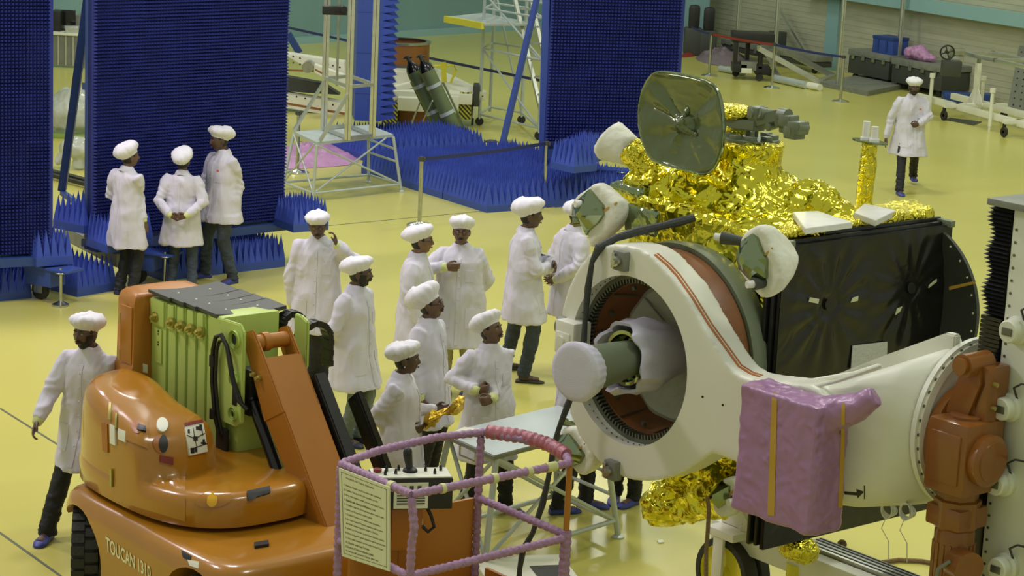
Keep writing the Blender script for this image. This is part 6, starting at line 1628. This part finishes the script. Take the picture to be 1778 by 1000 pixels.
for q, Yq in (([(488, 120), (545, 122), (545, 125), (488, 123)], YA), ([(547, 119), (601, 148), (601, 152), (547, 122)], YA - .3), ([(488, 176), (602, 196), (602, 200), (488, 180)], YA)):
    m = MB(); P = [PY(x, y, Yq - .004) for x, y in q]; m.rings([P, [p + Vector((0, .01, 0)) for p in P]]); m.obj('brown_stripe', 'drum_brown', wa)
m = MB()
for x, y in ((509, 98), (509, 109), (521, 101), (521, 112), (570, 112), (570, 122), (578, 114), (590, 117), (590, 127), (515, 168), (530, 171), (578, 182)): p = PY(x, y, YA); m.cyl(p - Vector((0, .004, 0)), p + Vector((0, .01, 0)), .016, n=10)
m.obj('bolt_holes', 'black', wa)
m = MB(); p = PY(534, 117, YA - .35); m.cyl(p, p + Vector((0, .4, 0)), .10, n=24); m.obj('pivot', 'steel', wa)
for x in (548, 595, 500):
    g = G(x, 232); m = MB(); m.cyl(Vector((g.x, YA + .1, 0)), Vector((g.x, YA + .1, PY(x, 195, YA).z)), .035); m.obj('stand_leg', 'grey', wa)
m = MB(); g = G(505, 68); m.bar(PY(500, 58, YA + 2), PY(520, 92, YA + 2), .1, .12); m.obj('steel_prop', 'blue_paint', wa)
# ---- gas cylinders on a trolley
gp = G(790, 246); gt = thing('cylinder_trolley', 'leaning trolley carrying two green gas cylinders', 'trolley', gp)
topc = PY(722, 102, gp.y - .15)
def gas(pb, pt, label):
    t = thing('gas_cylinder', label, 'gas cylinder', pb, group='green gas cylinders')
    d = pt - pb; L = d.length; d.normalize(); r = .125
    m = MB(); m.tube([pb, pb + d * .02, pb + d * (L * .80)], [r * .93, r, r], 24, world=True); m.obj('cylinder_body', 'olive_green', t)
    m = MB(); m.tube([pb + d * (L * .80), pb + d * (L * .84), pb + d * (L * .88), pb + d * (L * .91), pb + d * (L * .93)], [r, r * .92, r * .7, r * .4, r * .28], 24, world=True); m.obj('cylinder_shoulder', 'black_gloss', t)
    m = MB(); m.tube([pb + d * (L * .92), pb + d * L], [.03, .035], 12, world=True); q = pb + d * (L * .97); m.cyl(q - Vector((.07, 0, 0)), q + Vector((.07, 0, .02)), .018); m.obj('valve', 'dark_grey', t)
mk('olive_green', (.15, .20, .09), .4, var=.15)
p1, p2 = PY(795, 236, gp.y - .1), PY(728, 95, gp.y - .1); q_1, q_2 = PY(770, 238, gp.y + .15), PY(706, 97, gp.y + .15)
for p in (p1, q_1): p.z = max(p.z, .12)
gas(p1, p2, 'right hand green gas cylinder with black shoulder leaning on the trolley'); gas(q_1, q_2, 'left hand green gas cylinder with black shoulder leaning on the trolley')
off = Vector((.17, 0, .02))
one('trolley_frame', 'olive_green', gt, [(p1 + off, p2.lerp(p1, .35) + off), (q_1 + Vector((-.15, .1, 0)), q_2.lerp(q_1, .35) + Vector((-.15, .1, 0))), (p1 + off, q_1 + Vector((-.15, .1, 0))), (p2.lerp(p1, .36) + off, q_2.lerp(q_1, .36) + Vector((-.15, .1, 0)))], .018)
for t_, nmx in ((.28, 0), (.62, 0)):
    c_ = p1.lerp(p2, t_); e_ = q_1.lerp(q_2, t_); m = MB(); dd = (p2 - p1).normalized()
    for c2 in (c_, e_): m.tube([c2 - dd * .03, c2 + dd * .03], [.135, .135], 24, world=True)
    m.obj('strap', 'alu_paint', gt)
pr = [(PY(733, 168, gp.y + .1), G(708, 232)), (PY(751, 175, gp.y - .2), G(724, 234)), (G(724, 234), PY(775, 215, gp.y - .1))]
tubes('prop_leg', 'alu_paint', gt, pr, .014)
for px_w, yo in ((801, -.35), (755, .3)):
    g = G(px_w, 250 if yo < 0 else 238); m = MB(Fr(g, R(10))); m.lathe([(.06, -.03), (.13, -.035), (.145, -.02), (.145, .02), (.13, .035), (.06, .03)], (0, 0, .145), 'y', 24, cap=False); w_ = m.obj('wheel', 'rubber', gt)
    m = MB(Fr(g, R(10))); m.lathe([(.0001, -.03), (.062, -.03), (.062, .03), (.0001, .03)], (0, 0, .145), 'y', 16, cap=False); m.obj('wheel_hub', 'white_paint', w_)
m = MB(); P = [G(800, 232), G(822, 234), G(812, 252), G(796, 247)]; m.rings([[p + Z * .02 for p in P], [p + Z * .035 for p in P]]); m.obj('toe_plate', 'alu_paint', gt)
# yellow pallet jack handle
jp_ = G(774, 212); jk = thing('hand_truck', 'yellow hand truck with a loop handle behind the gas cylinders', 'hand truck', jp_)
Yj = jp_.y
m = MB(); m.bar(Vector((PY(774, 200, Yj).x, Yj, .1)), PY(770, 108, Yj), .09, .04, ref=(0, 1, 0)); m.obj('column', 'yellow', jk)
m = MB(); m.tube([PY(775, 165, Yj), PY(752, 122, Yj), PY(754, 115, Yj), PY(788, 114, Yj), PY(792, 121, Yj), PY(776, 158, Yj)], .022, 10, world=True); m.obj('loop_handle', 'yellow', jk)
m = MB(); g = Vector((PY(774, 200, Yj).x, Yj, 0)); m.box(g.x - .25, g.x + .25, Yj - .1, Yj + .4, .05, .12, .01); m.obj('fork_base', 'yellow', jk)
# ---- grey lattice stair tower
lt = thing('access_tower', 'grey tubular access tower with a cantilever platform edged in yellow', 'access tower', G(880, 225))
c1, c2, c3 = G(832, 218), G(935, 243), G(905, 215); c4 = c1 + (c3 - c2) * 1.0
c4 = G(850, 205)
Ht = 4.4
def up(p, h): return Vector((p.x, p.y, h))
for p in (c1, c2, c3, c4): tubes('post', 'alu_paint', lt, [(up(p, .12), up(p, Ht))], .03)
hz_ = []
for h in (.2, 1.35, 2.05, 2.3, 3.4): hz_ += [(up(c1, h), up(c2, h)), (up(c3, h), up(c2, h)), (up(c1, h), up(c4, h)), (up(c4, h), up(c3, h))]
tubes('cross_rail', 'alu_paint', lt, hz_, .02)
tubes('diagonal', 'alu_paint', lt, [(up(c1, 1.35), up(c2, .2)), (up(c1, 2.3), up(c2, 1.35)), (up(c1, 3.4), up(c2, 2.3)), (up(c2, 3.4), up(c1, 2.3)), (up(c4, 2.3), up(c3, .2))], .018)
tubes('stair_stringer', 'alu', lt, [(up(c2, .2) + V3(.1, 0, 0), up(c4, 3.4)), (up(c2, .2) + V3(.35, 0, 0), up(c4, 3.4) + V3(.3, 0, 0))], box=.06)
for k in range(12): m = MB(); a = up(c2, .2).lerp(up(c4, 3.4), k / 12) + V3(.1, 0, 0); m.bar(a, a + V3(.26, 0, 0), .12, .02); m.obj('stair_tread', 'alu', lt)
pz_ = [PY(773, 34, c1.y - .2), PY(836, 44, c1.y - .2), PY(905, 36, c3.y), PY(838, 26, c3.y + .3)]
zz_ = sum(p.z for p in pz_[:2]) / 2; pz_ = [G(773, 33, zz_), G(838, 45, zz_), G(932, 45, zz_), G(840, 26, zz_)]
m = MB(); m.rings([pz_, [p + Z * .04 for p in pz_]]); m.obj('platform_deck', 'alu_paint', lt)
m = MB(); m.bar(pz_[0], pz_[1], .06, .11); m.obj('yellow_edge', 'yellow', lt)
for p in (c1, c2, c3):
    m = MB(Fr(p)); m.lathe([(.03, -.02), (.07, -.025), (.075, 0), (.07, .025), (.03, .02)], (0, 0, .075), 'y', 18); m.obj('caster', 'rubber', lt)
m = MB(Fr(c1)); m.cyl((-.12, 0, .0), (-.12, 0, .55), .022); m.bar((-.22, 0, .5), (.05, 0, .52), .02); m.obj('outrigger', 'dark_grey', lt)
# ---- left gap: desk with computer, wrapped equipment, black rail
Yd = G(120, 118).y
dk = thing('office_desk', 'long desk with a pale top in the gap between the left absorber walls', 'desk', Vector((PY(125, 100, Yd).x, Yd, 0)))
zt1 = PY(120, 58, Yd).z
X0d, X1d = PY(80, 60, Yd).x, PY(175, 60, Yd).x
m = MB(); m.box(X0d, X1d, Yd - .05, Yd + .8, zt1 - .04, zt1, .005); m.obj('desk_top', 'sticker_white', dk)
m = MB(); m.box(X0d + .05, X1d - .05, Yd, Yd + .04, .05, zt1 - .05)
m.obj('front_panel', 'grey', dk)
m = MB()
for i in range(7): x = X0d + .1 + i * (X1d - X0d - .2) / 6; m.box(x - .012, x + .012, Yd - .02, Yd + .0, .05, zt1 - .05)
m.obj('panel_ribs', 'wall_beige', dk)
def bx_px(nm, lab, cat, x0, y0, x1, y1, Y, dep, mt, zfix=None, par=None):
    a, b = PY(x0, y1, Y), PY(x1, y0, Y); z0 = zfix if zfix is not None else a.z
    m = MB(); m.box(min(a.x, b.x), max(a.x, b.x), Y, Y + dep, z0, b.z, .008); o = m.obj(nm, mt, par); return meta(o, lab, cat) if lab else o
bx_px('computer_tower', 'black computer tower on the desk', 'computer', 88, 20, 105, 58, Yd + .25, .4, 'black', zt1)
mt_ = thing('monitor', 'black flat monitor on the desk right of the computer tower', 'monitor', PY(118, 45, Yd + .4))
a, b = PY(106, 44, Yd + .45), PY(131, 18, Yd + .45)
m = MB(); m.box(a.x, b.x, Yd + .45, Yd + .5, a.z, b.z, .01); m.obj('screen', 'black_gloss', mt_)
m = MB(); m.box((a.x + b.x) / 2 - .03, (a.x + b.x) / 2 + .03, Yd + .5, Yd + .54, zt1, a.z + .1); m.box((a.x + b.x) / 2 - .12, (a.x + b.x) / 2 + .12, Yd + .42, Yd + .62, zt1, zt1 + .02); m.obj('stand', 'black', mt_)
bx_px('device_box', 'small pale instrument lying in front of the monitor', 'instrument', 113, 46, 136, 53, Yd + .05, .2, 'alu', zt1)
bx_px('device_box', 'grey instrument behind the blue diagonal brace on the desk', 'instrument', 131, 28, 160, 50, Yd + .5, .3, 'grey', zt1)
Ye = G(125, 240).y
mk('clear_film', (.62, .66, .56), .2, alpha=.75, bump=.6, bscale=9, var=.3, vscale=4)
m = MB(); a = PY(120, 205, Ye); m.sphere((a.x, a.y + .4, a.z), (.55, .5, .42), 24, 16)
me = voxel(m.raw(), .03, 2); disp(me, lambda c, n: .07 * noise.noise(Vector(c) * 4) + .03 * (.4 - abs(noise.noise(Vector(c) * 8))))
o = mlink('wrapped_machine', me, None, 'clear_film'); shade(me, 30); meta(o, 'machine wrapped in clear film above a green base, seen in the left gap', 'machine')
bx_px('green_base', 'green low base under the film wrapped machine', 'base', 85, 236, 165, 246, Ye - .1, 1.0, 'olive_teal' if 'olive_teal' in MT else 'lime_dark', .0)
Yg = G(125, 300).y
m = MB(); a = PY(128, 262, Yg); m.sphere((a.x, a.y + .3, a.z), (.28, .2, .16), 20, 12); m.cyl((a.x + .02, a.y + .3, .02), (a.x + .02, a.y + .3, a.z), .10, n=16)
m.tube([(a.x - .1, a.y + .3, a.z), (a.x - .28, a.y + .3, a.z - .2), (a.x - .32, a.y + .3, .1)], .07)
me = voxel(m.raw(), .018, 2); disp(me, lambda c, n: .02 * noise.noise(Vector(c) * 9)); o = mlink('wrapped_stand', me, None, 'clear_film'); shade(me, 35); meta(o, 'white film wrapped stand in front of the wrapped machine in the left gap', 'stand')
m = MB(); p, q = G(84, 296, .06), G(168, 318, .06); m.bar(p, q, .10, .05); m.bar(p + V3(0, -.25, 0), q + V3(0, -.25, 0), .06, .05); m.obj('floor_rail', 'black', smooth=30, label='black double floor rail crossing the gap between the left absorber walls', cat='rail')
# ---- right side clutter
def post(px, py, label, top=0):
    g = G(px, py); t = thing('profile_post', label, 'post', g, group='tall aluminium posts at the right')
    m = MB(Fr(g, R(12))); m.box(-.04, .04, -.04, .04, .01, 3.4 if not top else top, .004); m.obj('profile', 'alu', t)
    m = MB(Fr(g, R(12))); m.box(-.006, .006, -.042, .042, .01, 3.4 if not top else top); m.box(-.1, .1, -.1, .1, 0, .012); m.obj('slot', 'grey', t)
post(1277, 110, 'tall aluminium post behind the black wheeled frame'); post(1343, 128, 'tall aluminium post rising behind the middle far belt post')
post(1454, 154, 'tall aluminium post beside the teal column'); post(1556, 150, 'tall aluminium post in front of the grey cases')
# black tyre like pads hanging by the teal pier
Yt = G(1200, 92).y - .6
for cx_, cy_p, lab in ((1206, 30, 'black padded machine head by the teal pier, left one'), (1232, 34, 'black padded machine head by the teal pier, right one')):
    t = thing('machine_head', lab, 'machine', PY(cx_, 70, Yt)); c = PY(cx_, cy_p, Yt)
    m = MB(); m.box(c.x - .13, c.x + .13, Yt, Yt + .2, c.z - .28, c.z + .28, .12); m.obj('pad', 'black', t)
    m = MB(); m.box(c.x - .2, c.x + .2, Yt + .0, Yt + .4, 0, c.z - .25, .05); m.obj('machine_base', 'dark_grey', t)
lump('floor_mat', 'red film heap beside the dark absorber wall', 'film sheet', [(1178, 100), (1200, 84), (1215, 88), (1212, 97), (1190, 100)], .08, 'red_belt', 3)
lump('floor_mat', 'grey and pink film heap behind the leftmost far belt post', 'film sheet', [(1207, 98), (1240, 84), (1290, 92), (1300, 112), (1250, 116), (1210, 106)], .20, 'grey_film_heap', 5)
# black wheeled H frame
bg_ = thing('wheeled_frame', 'black wheeled frame with a white label plate behind the red belt', 'cart', G(1308, 142))
Yb = G(1308, 140).y
def bb(x0, y0, x1, y1, dep, mt, nm, Y=Yb, bev=.01, dy=0):
    a, b = PY(x0, y1, Y + dy), PY(x1, y0, Y + dy); m = MB(); m.box(min(a.x, b.x), max(a.x, b.x), Y + dy, Y + dy + dep, max(.0, a.z), b.z, bev); return m.obj(nm, mt, bg_)
bb(1272, 60, 1346, 74, .6, 'black', 'top_bar'); bb(1273, 72, 1283, 112, .2, 'black', 'upright'); bb(1316, 74, 1327, 120, .2, 'black', 'upright'); bb(1294, 72, 1303, 106, .2, 'black', 'upright', dy=.4)
bb(1272, 112, 1298, 125, .5, 'black', 'foot_block'); bb(1312, 116, 1338, 130, .5, 'black', 'foot_block'); bb(1286, 108, 1314, 122, .4, 'grey', 'motor_block'); bb(1287, 119, 1306, 127, .02, 'sticker_white', 'label_plate', dy=-.03)
for x, y in ((1277, 133), (1318, 141), (1336, 132)):
    g = G(x, y); m = MB(Fr(g)); m.lathe([(.02, -.02), (.075, -.025), (.08, 0), (.075, .025), (.02, .02)], (0, 0, .08), 'y', 18); m.obj('caster', 'rubber', bg_)
# pipes on the floor
def pipe(a, b, r, label, mt='alu_paint'):
    p, q = G(*a, r), G(*b, r); m = MB(); m.cyl(p, q, r, n=18); meta(m.obj('floor_pipe', mt), label, 'pipe')
pipe((1250, 119), (1292, 126), .07, 'short grey pipe on the floor left of the black wheeled frame'); pipe((1345, 136), (1400, 148), .08, 'grey pipe on the floor right of the black wheeled frame'); pipe((1403, 148), (1424, 152), .075, 'short pipe with a white wrapped end on the floor', 'white_paint')
# leaning aluminium frames
lf_ = thing('ramp_frame', 'folded aluminium ramp frame leaning down to the floor platform', 'frame', G(1390, 125))
tubes('ramp_beam', 'alu', lf_, [(G(1344, 78, .75), G(1448, 133, .05)), (G(1318, 84, .7), G(1424, 143, .05)), (G(1344, 78, .75), G(1318, 84, .7)), (G(1448, 133, .05), G(1424, 143, .05))], box=.11)
tubes('stay', 'alu', lf_, [(PY(1282, 16, G(1310, 75).y), PY(1310, 62, G(1310, 75).y - 1)), (PY(1352, 12, G(1400, 110).y), PY(1408, 106, G(1400, 118).y)), (PY(1325, 84, G(1350, 130).y), G(1353, 132))], box=.06)
pf = thing('floor_platform', 'low grey floor platform under the rightmost far belt posts', 'platform', G(1500, 155))
P = [G(1424, 150), G(1506, 167), G(1580, 152), G(1490, 138)]
m = MB(); m.rings([[p + Z * .0 for p in P], [p + Z * .10 for p in P]]); m.obj('platform_board', 'grey', pf)
# grey transport cases
rdir = Vector((rd.x, rd.y, 0)).normalized()
def case(x0, yb, x1, ytop, dep, label, lidh=.14):
    p = G(x0, yb); t = thing('transport_case', label, 'case', p, group='grey transport cases by the wall')
    fr_ = Fr(p, math.atan2(rdir.y, rdir.x)); L = Vector(fr_.inv(PPl(x1, yb, p, fr_.y))).x; zt2 = PY(x0, ytop, p.y).z
    m = MB(fr_); m.box(0, L, 0, dep, .14, zt2 - lidh, .015); bd_ = m.obj('case_body', 'dark_grey', t)
    m = MB(fr_); m.box(-.02, L + .02, -.02, dep, zt2 - lidh + .01, zt2, .015); m.obj('case_lid', 'grey', t)
    for k in range(4):
        x = L * (k + .5) / 4; m = MB(fr_); m.box(x - .05, x + .05, -.035, -.01, zt2 - lidh - .06, zt2 - lidh + .05, .01); m.obj('latch', 'steel', t)
    for x in (.15, L - .15): m = MB(fr_); m.lathe([(.02, -.03), (.07, -.03), (.07, .03), (.02, .03)], (x, .1, .07), 'y', 16); m.obj('caster', 'rubber', t)
    return fr_, zt2, L
cA = case(1471, 137, 1542, 84, .78, 'grey wheeled transport case under the blue box')
cB = case(1546, 153, 1634, 100, .78, 'grey wheeled transport case under the pink film bundle')
cC = case(1252, 96, 1418, 66, .45, 'long low dark case along the wall behind the black wheeled frame')
m = MB(cC[0]); m.box(1.0, 1.6, .08, .4, cC[1], cC[1] + .22, .02); m.box(1.62, 1.9, .08, .4, cC[1], cC[1] + .35, .02); meta(m.obj('equipment_box', 'dark_grey'), 'dark equipment boxes on the long low case by the wall', 'box')
xb0 = Vector(cA[0].inv(PPl(1515, 80, cA[0](0, .1, 0), cA[0].y))).x
fbx = Fr(cA[0](xb0, .1, cA[1]), math.atan2(rdir.y, rdir.x))
bx = thing('tool_box', 'blue box standing on the grey transport case', 'box', fbx.o); Lb = .66
m = MB(fbx); m.box(0, Lb, 0, .42, 0, .36, .01); m.obj('box_body', 'blue_bright', bx)
m = MB(fbx); m.box(-.01, Lb + .01, -.01, .43, .30, .37, .005); lid_ = m.obj('box_lid', 'blue_paint', bx)
for x in (.18, .46): m = MB(fbx); m.box(x - .02, x + .02, -.016, -.0, .05, .34); m.obj('box_strap', 'blue_paint', bx)
m = MB(); xc = Vector(cB[0].inv(PPl(1590, 90, cB[0](0, .3, 0), cB[0].y))).x
for dx, dy, dz, r in ((-.10, 0, .0, .16), (.08, .03, .03, .18), (.24, 0, -.02, .14), (.38, .0, -.06, .10), (.52, .02, -.09, .07)): q = cB[0](xc + dx, .3 + dy, cB[1] + .13 + dz * .7); m.sphere(tuple(q), (r * 1.1, r, r * .85), 14, 10)
me = voxel(m.raw(), .02, 2); disp(me, lambda c_, n: .04 * (.4 - abs(noise.noise(Vector(c_) * 8))) + .02 * noise.noise(Vector(c_) * 15))
o = mlink('film_bundle', me, None, 'pink_film'); shade(me, 30); meta(o, 'bundle of pink film lying on the grey transport case', 'film bundle')
# hand wheel device
hw = thing('handwheel_unit', 'black spoked handwheel with a steel drum at the end of the white cart', 'handwheel', G(1650, 190, .9))
Yh = G(1600, 215).y + .3
c = PY(1645, 91, Yh)
m = MB(); m.tube([c + V3(.13 * cos(t), 0, .13 * sin(t)) for t in [tau * i / 28 for i in range(28)]], .016, 8, closed=True, world=True)
for k in range(4): a_ = tau * k / 4 + .3; m.cyl(c, c + V3(.13 * cos(a_), 0, .13 * sin(a_)), .010, n=6)
m.cyl(c - V3(0, .03, 0), c + V3(0, .12, 0), .03); m.obj('spoked_wheel', 'black', hw)
m = MB(); m.cyl(c + V3(.12, .2, -.02), c + V3(.34, .3, -.02), .09, n=24); m.box(c.x + .1, c.x + .35, Yh + .15, Yh + .4, c.z - .2, c.z - .08, .01); m.obj('drum', 'steel', hw)
m = MB(); m.box(c.x - .06, c.x + .3, Yh, Yh + .25, c.z - .45, c.z - .16, .02); m.obj('gear_housing', 'dark_grey', hw)
# white frame cart
wc_ = thing('frame_cart', 'white wheeled frame cart with triangular gussets and levelling posts', 'cart', G(1690, 215))
a0, a1 = G(1592, 190), G(1790, 245)
cd_ = (a1 - a0).normalized(); cn = Vector((-cd_.y, cd_.x, 0)); CFr = Fr(Vector((a0.x, a0.y, 0)), math.atan2(cd_.y, cd_.x))
def on_c(px, py, y=0): v = CFr.inv(PPl(px, py, CFr(0, y, 0), CFr.y)); return v[0], v[2]
xl_, zl_ = on_c(1600, 167); xr_, zr_ = on_c(1775, 205)
Lc = on_c(1790, 200)[0] + .6
zb3 = (on_c(1660, 185)[1] + on_c(1740, 200)[1]) / 2
m = MB(CFr); m.box(xl_ - .15, Lc, -.04, .06, zb3 - .09, zb3 + .03, .006); m.box(xl_ - .15, Lc, .75, .85, zb3 - .09, zb3 + .03, .006); m.obj('long_beam', 'white_paint', wc_)
gx1, gx2 = on_c(1662, 180)[0], on_c(1768, 200)[0]
for gx_ in (gx1, gx2):
    m = MB(CFr); m.box(gx_ - .05, gx_ + .05, -.3, 1.1, zb3 - .05, zb3 + .03, .006); m.obj('cross_beam', 'white_paint', wc_)
    ztg = on_c(1664, 122)[1]
    m = MB(CFr); m.box(gx_ - .045, gx_ + .045, .35, .44, zb3, zb3 + .80, .004); m.prism([(gx_ - .27, zb3 + .03), (gx_ + .27, zb3 + .03), (gx_ + .06, zb3 + .36), (gx_ - .06, zb3 + .36)], 'y', .385, .40); m.obj('gusset_post', 'white_paint', wc_)
    m = MB(CFr); m.cyl((gx_, .395, zb3 + .75), (gx_, .395, zb3 + .95), .035, n=14); m.obj('adjuster', 'olive', wc_)
    for yy in (-.28, 1.05):
        m = MB(CFr); m.lathe([(.03, -.02), (.09, -.025), (.10, 0), (.09, .025), (.03, .02)], (gx_ + .02, yy, .10), 'y', 20, cap=False); m.box(gx_ - .02, gx_ + .04, yy - .02, yy + .02, .16, zb3 - .04); m.obj('caster', 'rubber', wc_)
for px, yy in ((1615, -.1), (1722, -.1), (1704, .8)):
    x = on_c(px, 180, yy)[0]; m = MB(CFr); m.cyl((x, yy, .08), (x, yy, zb3 + .42), .035, n=14); m.cyl((x, yy, zb3 + .42), (x, yy, zb3 + .50), .055, n=14); m.cyl((x, yy, 0), (x, yy, .1), .025); m.obj('leveling_post', 'white_paint', wc_)
m = MB(CFr); zt3 = zb3 + .95
m.box(gx1 - .15, gx2 + .3, .05, .13, zt3, zt3 + .07, .005); m.box(gx1 - .15, gx2 + .3, .72, .80, zt3, zt3 + .07, .005)
m.box(gx1 - .15, gx1 - .05, .05, .8, zt3, zt3 + .07, .005); m.box(gx2 + .0, gx2 + .08, .05, .8, zt3 - .01, zt3 + .06, .005); m.box((gx1 + gx2) / 2 - .04, (gx1 + gx2) / 2 + .04, .05, .8, zt3, zt3 + .07, .005); m.obj('top_frame', 'alu', wc_)
# small stools and drawers behind the cart
st0 = G(1660, 172)
sb = thing('low_bench', 'low metal bench with thin legs behind the white frame cart', 'bench', st0 + V3(.3, 1.2, 0))
f = Fr(st0 + V3(.1, 1.3, 0), R(-20)); m = MB(f); m.box(0, 1.0, 0, .5, .62, .66, .004); m.obj('bench_top', 'alu', sb)
for x, y in ((.04, .04), (.96, .04), (.04, .46), (.96, .46)): m = MB(f); m.cyl((x, y, 0), (x, y, .62), .018); m.obj('leg', 'alu', sb)
lp = thing('leaning_plate', 'perforated grey plate leaning against the right wall at the picture edge', 'plate', G(1770, 195))
pA, pB = PPl(1752, 180, WR(0, -.45, 0), WR.y), PPl(1800, 190, WR(0, -.45, 0), WR.y); pC = PPl(1764, 78, WR(0, -.08, 0), WR.y); pA.z = pB.z = .01
ud = (pB - pA).normalized(); m = MB(); nn_ = WR.y * .03
Q = [pA, pA + ud * .9, pC + ud * .75, pC + ud * .12]; m.rings([Q, [p - nn_ for p in Q]]); m.obj('plate', 'grey', lp)
m = MB()
for i in range(4):
    for j in range(9): p = pA.lerp(pC + ud * .12, (j + .7) / 9.6).lerp((pA + ud * .9).lerp(pC + ud * .75, (j + .7) / 9.6), (i + .7) / 4.4) - nn_; m.cyl(p - WR.y * .004, p + WR.y * .004, .02, n=8)
m.obj('plate_holes', 'black', lp)
m = MB(); P = [G(1650, 205, 0), G(1705, 212, 0), G(1690, 218, 0), G(1640, 208, 0)]; m.rings([[p + Z * .001 for p in P], [p + Z * .01 for p in P]]); meta(m.obj('rubber_mat', 'dark_grey'), 'thin dark mat on the floor under the white frame cart', 'mat')
m = MB(); c = G(1655, 178); m.box(c.x - .2, c.x + .8, c.y - .05, c.y + .3, .0, .2, .03); meta(m.obj('storage_bin', 'blue_paint'), 'low dark blue bin on the floor behind the white frame cart', 'bin')
# ---- grey work table in the middle
zt4 = .92
tA_, tB_ = G(769, 752, zt4), G(858, 791, zt4)
td1 = (G(977, 701, zt4) - tA_).normalized()
Lt = (G(969, 703, zt4) - tA_).length
tC_, tD_ = tB_ + td1 * Lt, tA_ + td1 * Lt
gt_ = thing('work_table', 'grey topped metal work table with cross braced legs beside the white ring', 'table', (tA_ + tC_) / 2 - Z * zt4)
m = MB(); m.rings([[p - Z * .03 for p in (tA_, tB_, tC_, tD_)], [p for p in (tA_, tB_, tC_, tD_)]]); m.obj('table_top', 'table_grey' if 'table_grey' in MT else 'alu_paint', gt_, bev=.006)
m = MB(); m.rings([[p - Z * .034 + (p - (tA_ + tC_) / 2).normalized() * .008 for p in (tA_, tB_, tC_, tD_)], [p - Z * .006 + (p - (tA_ + tC_) / 2).normalized() * .008 for p in (tA_, tB_, tC_, tD_)]]); m.obj('top_edge', 'grey', gt_)
cen = (tA_ + tC_) / 2 - Z * zt4
feet_ = [Vector((p.x, p.y, 0)) + (Vector((p.x, p.y, 0)) - cen).normalized() * .12 for p in (tA_, tB_, tC_, tD_)]
tops_ = [p - Z * .03 + (cen + Z * zt4 - p).normalized() * .05 for p in (tA_, tB_, tC_, tD_)]
for a, b in zip(feet_, tops_):
    tubes('leg', 'alu_paint', gt_, [(a + Z * .02, b)], .024)
    m = MB(Fr(a)); m.lathe([(.05, 0), (.05, .012), (.02, .03)], n=14); m.obj('foot', 'alu_paint', gt_)
lw = [a.lerp(b, .16) for a, b in zip(feet_, tops_)]
tubes('rail', 'alu_paint', gt_, [(lw[i], lw[(i + 1) % 4]) for i in range(4)], .019)
tubes('cross_brace', 'alu_paint', gt_, [(lw[0], tops_[1]), (lw[1], tops_[0]), (lw[1], tops_[2]), (lw[2], tops_[1]), (lw[3], tops_[0])], .016)
tubes('rung', 'alu_paint', gt_, [(feet_[2].lerp(tops_[2], t), feet_[3].lerp(tops_[3], t)) for t in (.4, .6, .8)], .015)
m = MB(); q = [G(*p, zt4 + .001) for p in ((783, 752), (806, 742), (840, 746), (822, 757))]; m.rings([q, [p + Z * .004 for p in q]]); meta(m.obj('paper_sheet', 'sticker_white'), 'white sheet of paper on the grey work table', 'paper')
m = MB(); m.tube([p + (tA_ - tB_).normalized() * 0 for p in (tA_.lerp(tB_, .35) - Z * .04 , tA_.lerp(tB_, .35) - Z * .11, tA_.lerp(tB_, .65) - Z * .11, tA_.lerp(tB_, .65) - Z * .04)], .008, 6, world=True); m.obj('handle', 'steel', gt_)
# white low box at the bottom edge and a scrap of paper
c = G(918, 1015); bw = thing('floor_box', 'white box on the floor at the bottom edge beside the basket', 'box', c); f = Fr(c, R(15))
m = MB(f); m.box(-.38, .30, -.3, .25, 0, .14, .01); m.obj('box_body', 'sticker_white', bw)
m = MB(f); m.box(-.0, .24, -.25, .0, .14, .145); m.obj('grille', 'dark_grey', bw)
m = MB(); P = [G(1141, 940), G(1150, 938), G(1153, 943), G(1144, 944)]; m.rings([[p + Z * .001 for p in P], [p + Z * .01 for p in P]]); meta(m.obj('paper_scrap', 'sticker_white'), 'tiny white scrap of paper on the floor left of the yellow wheel', 'paper')
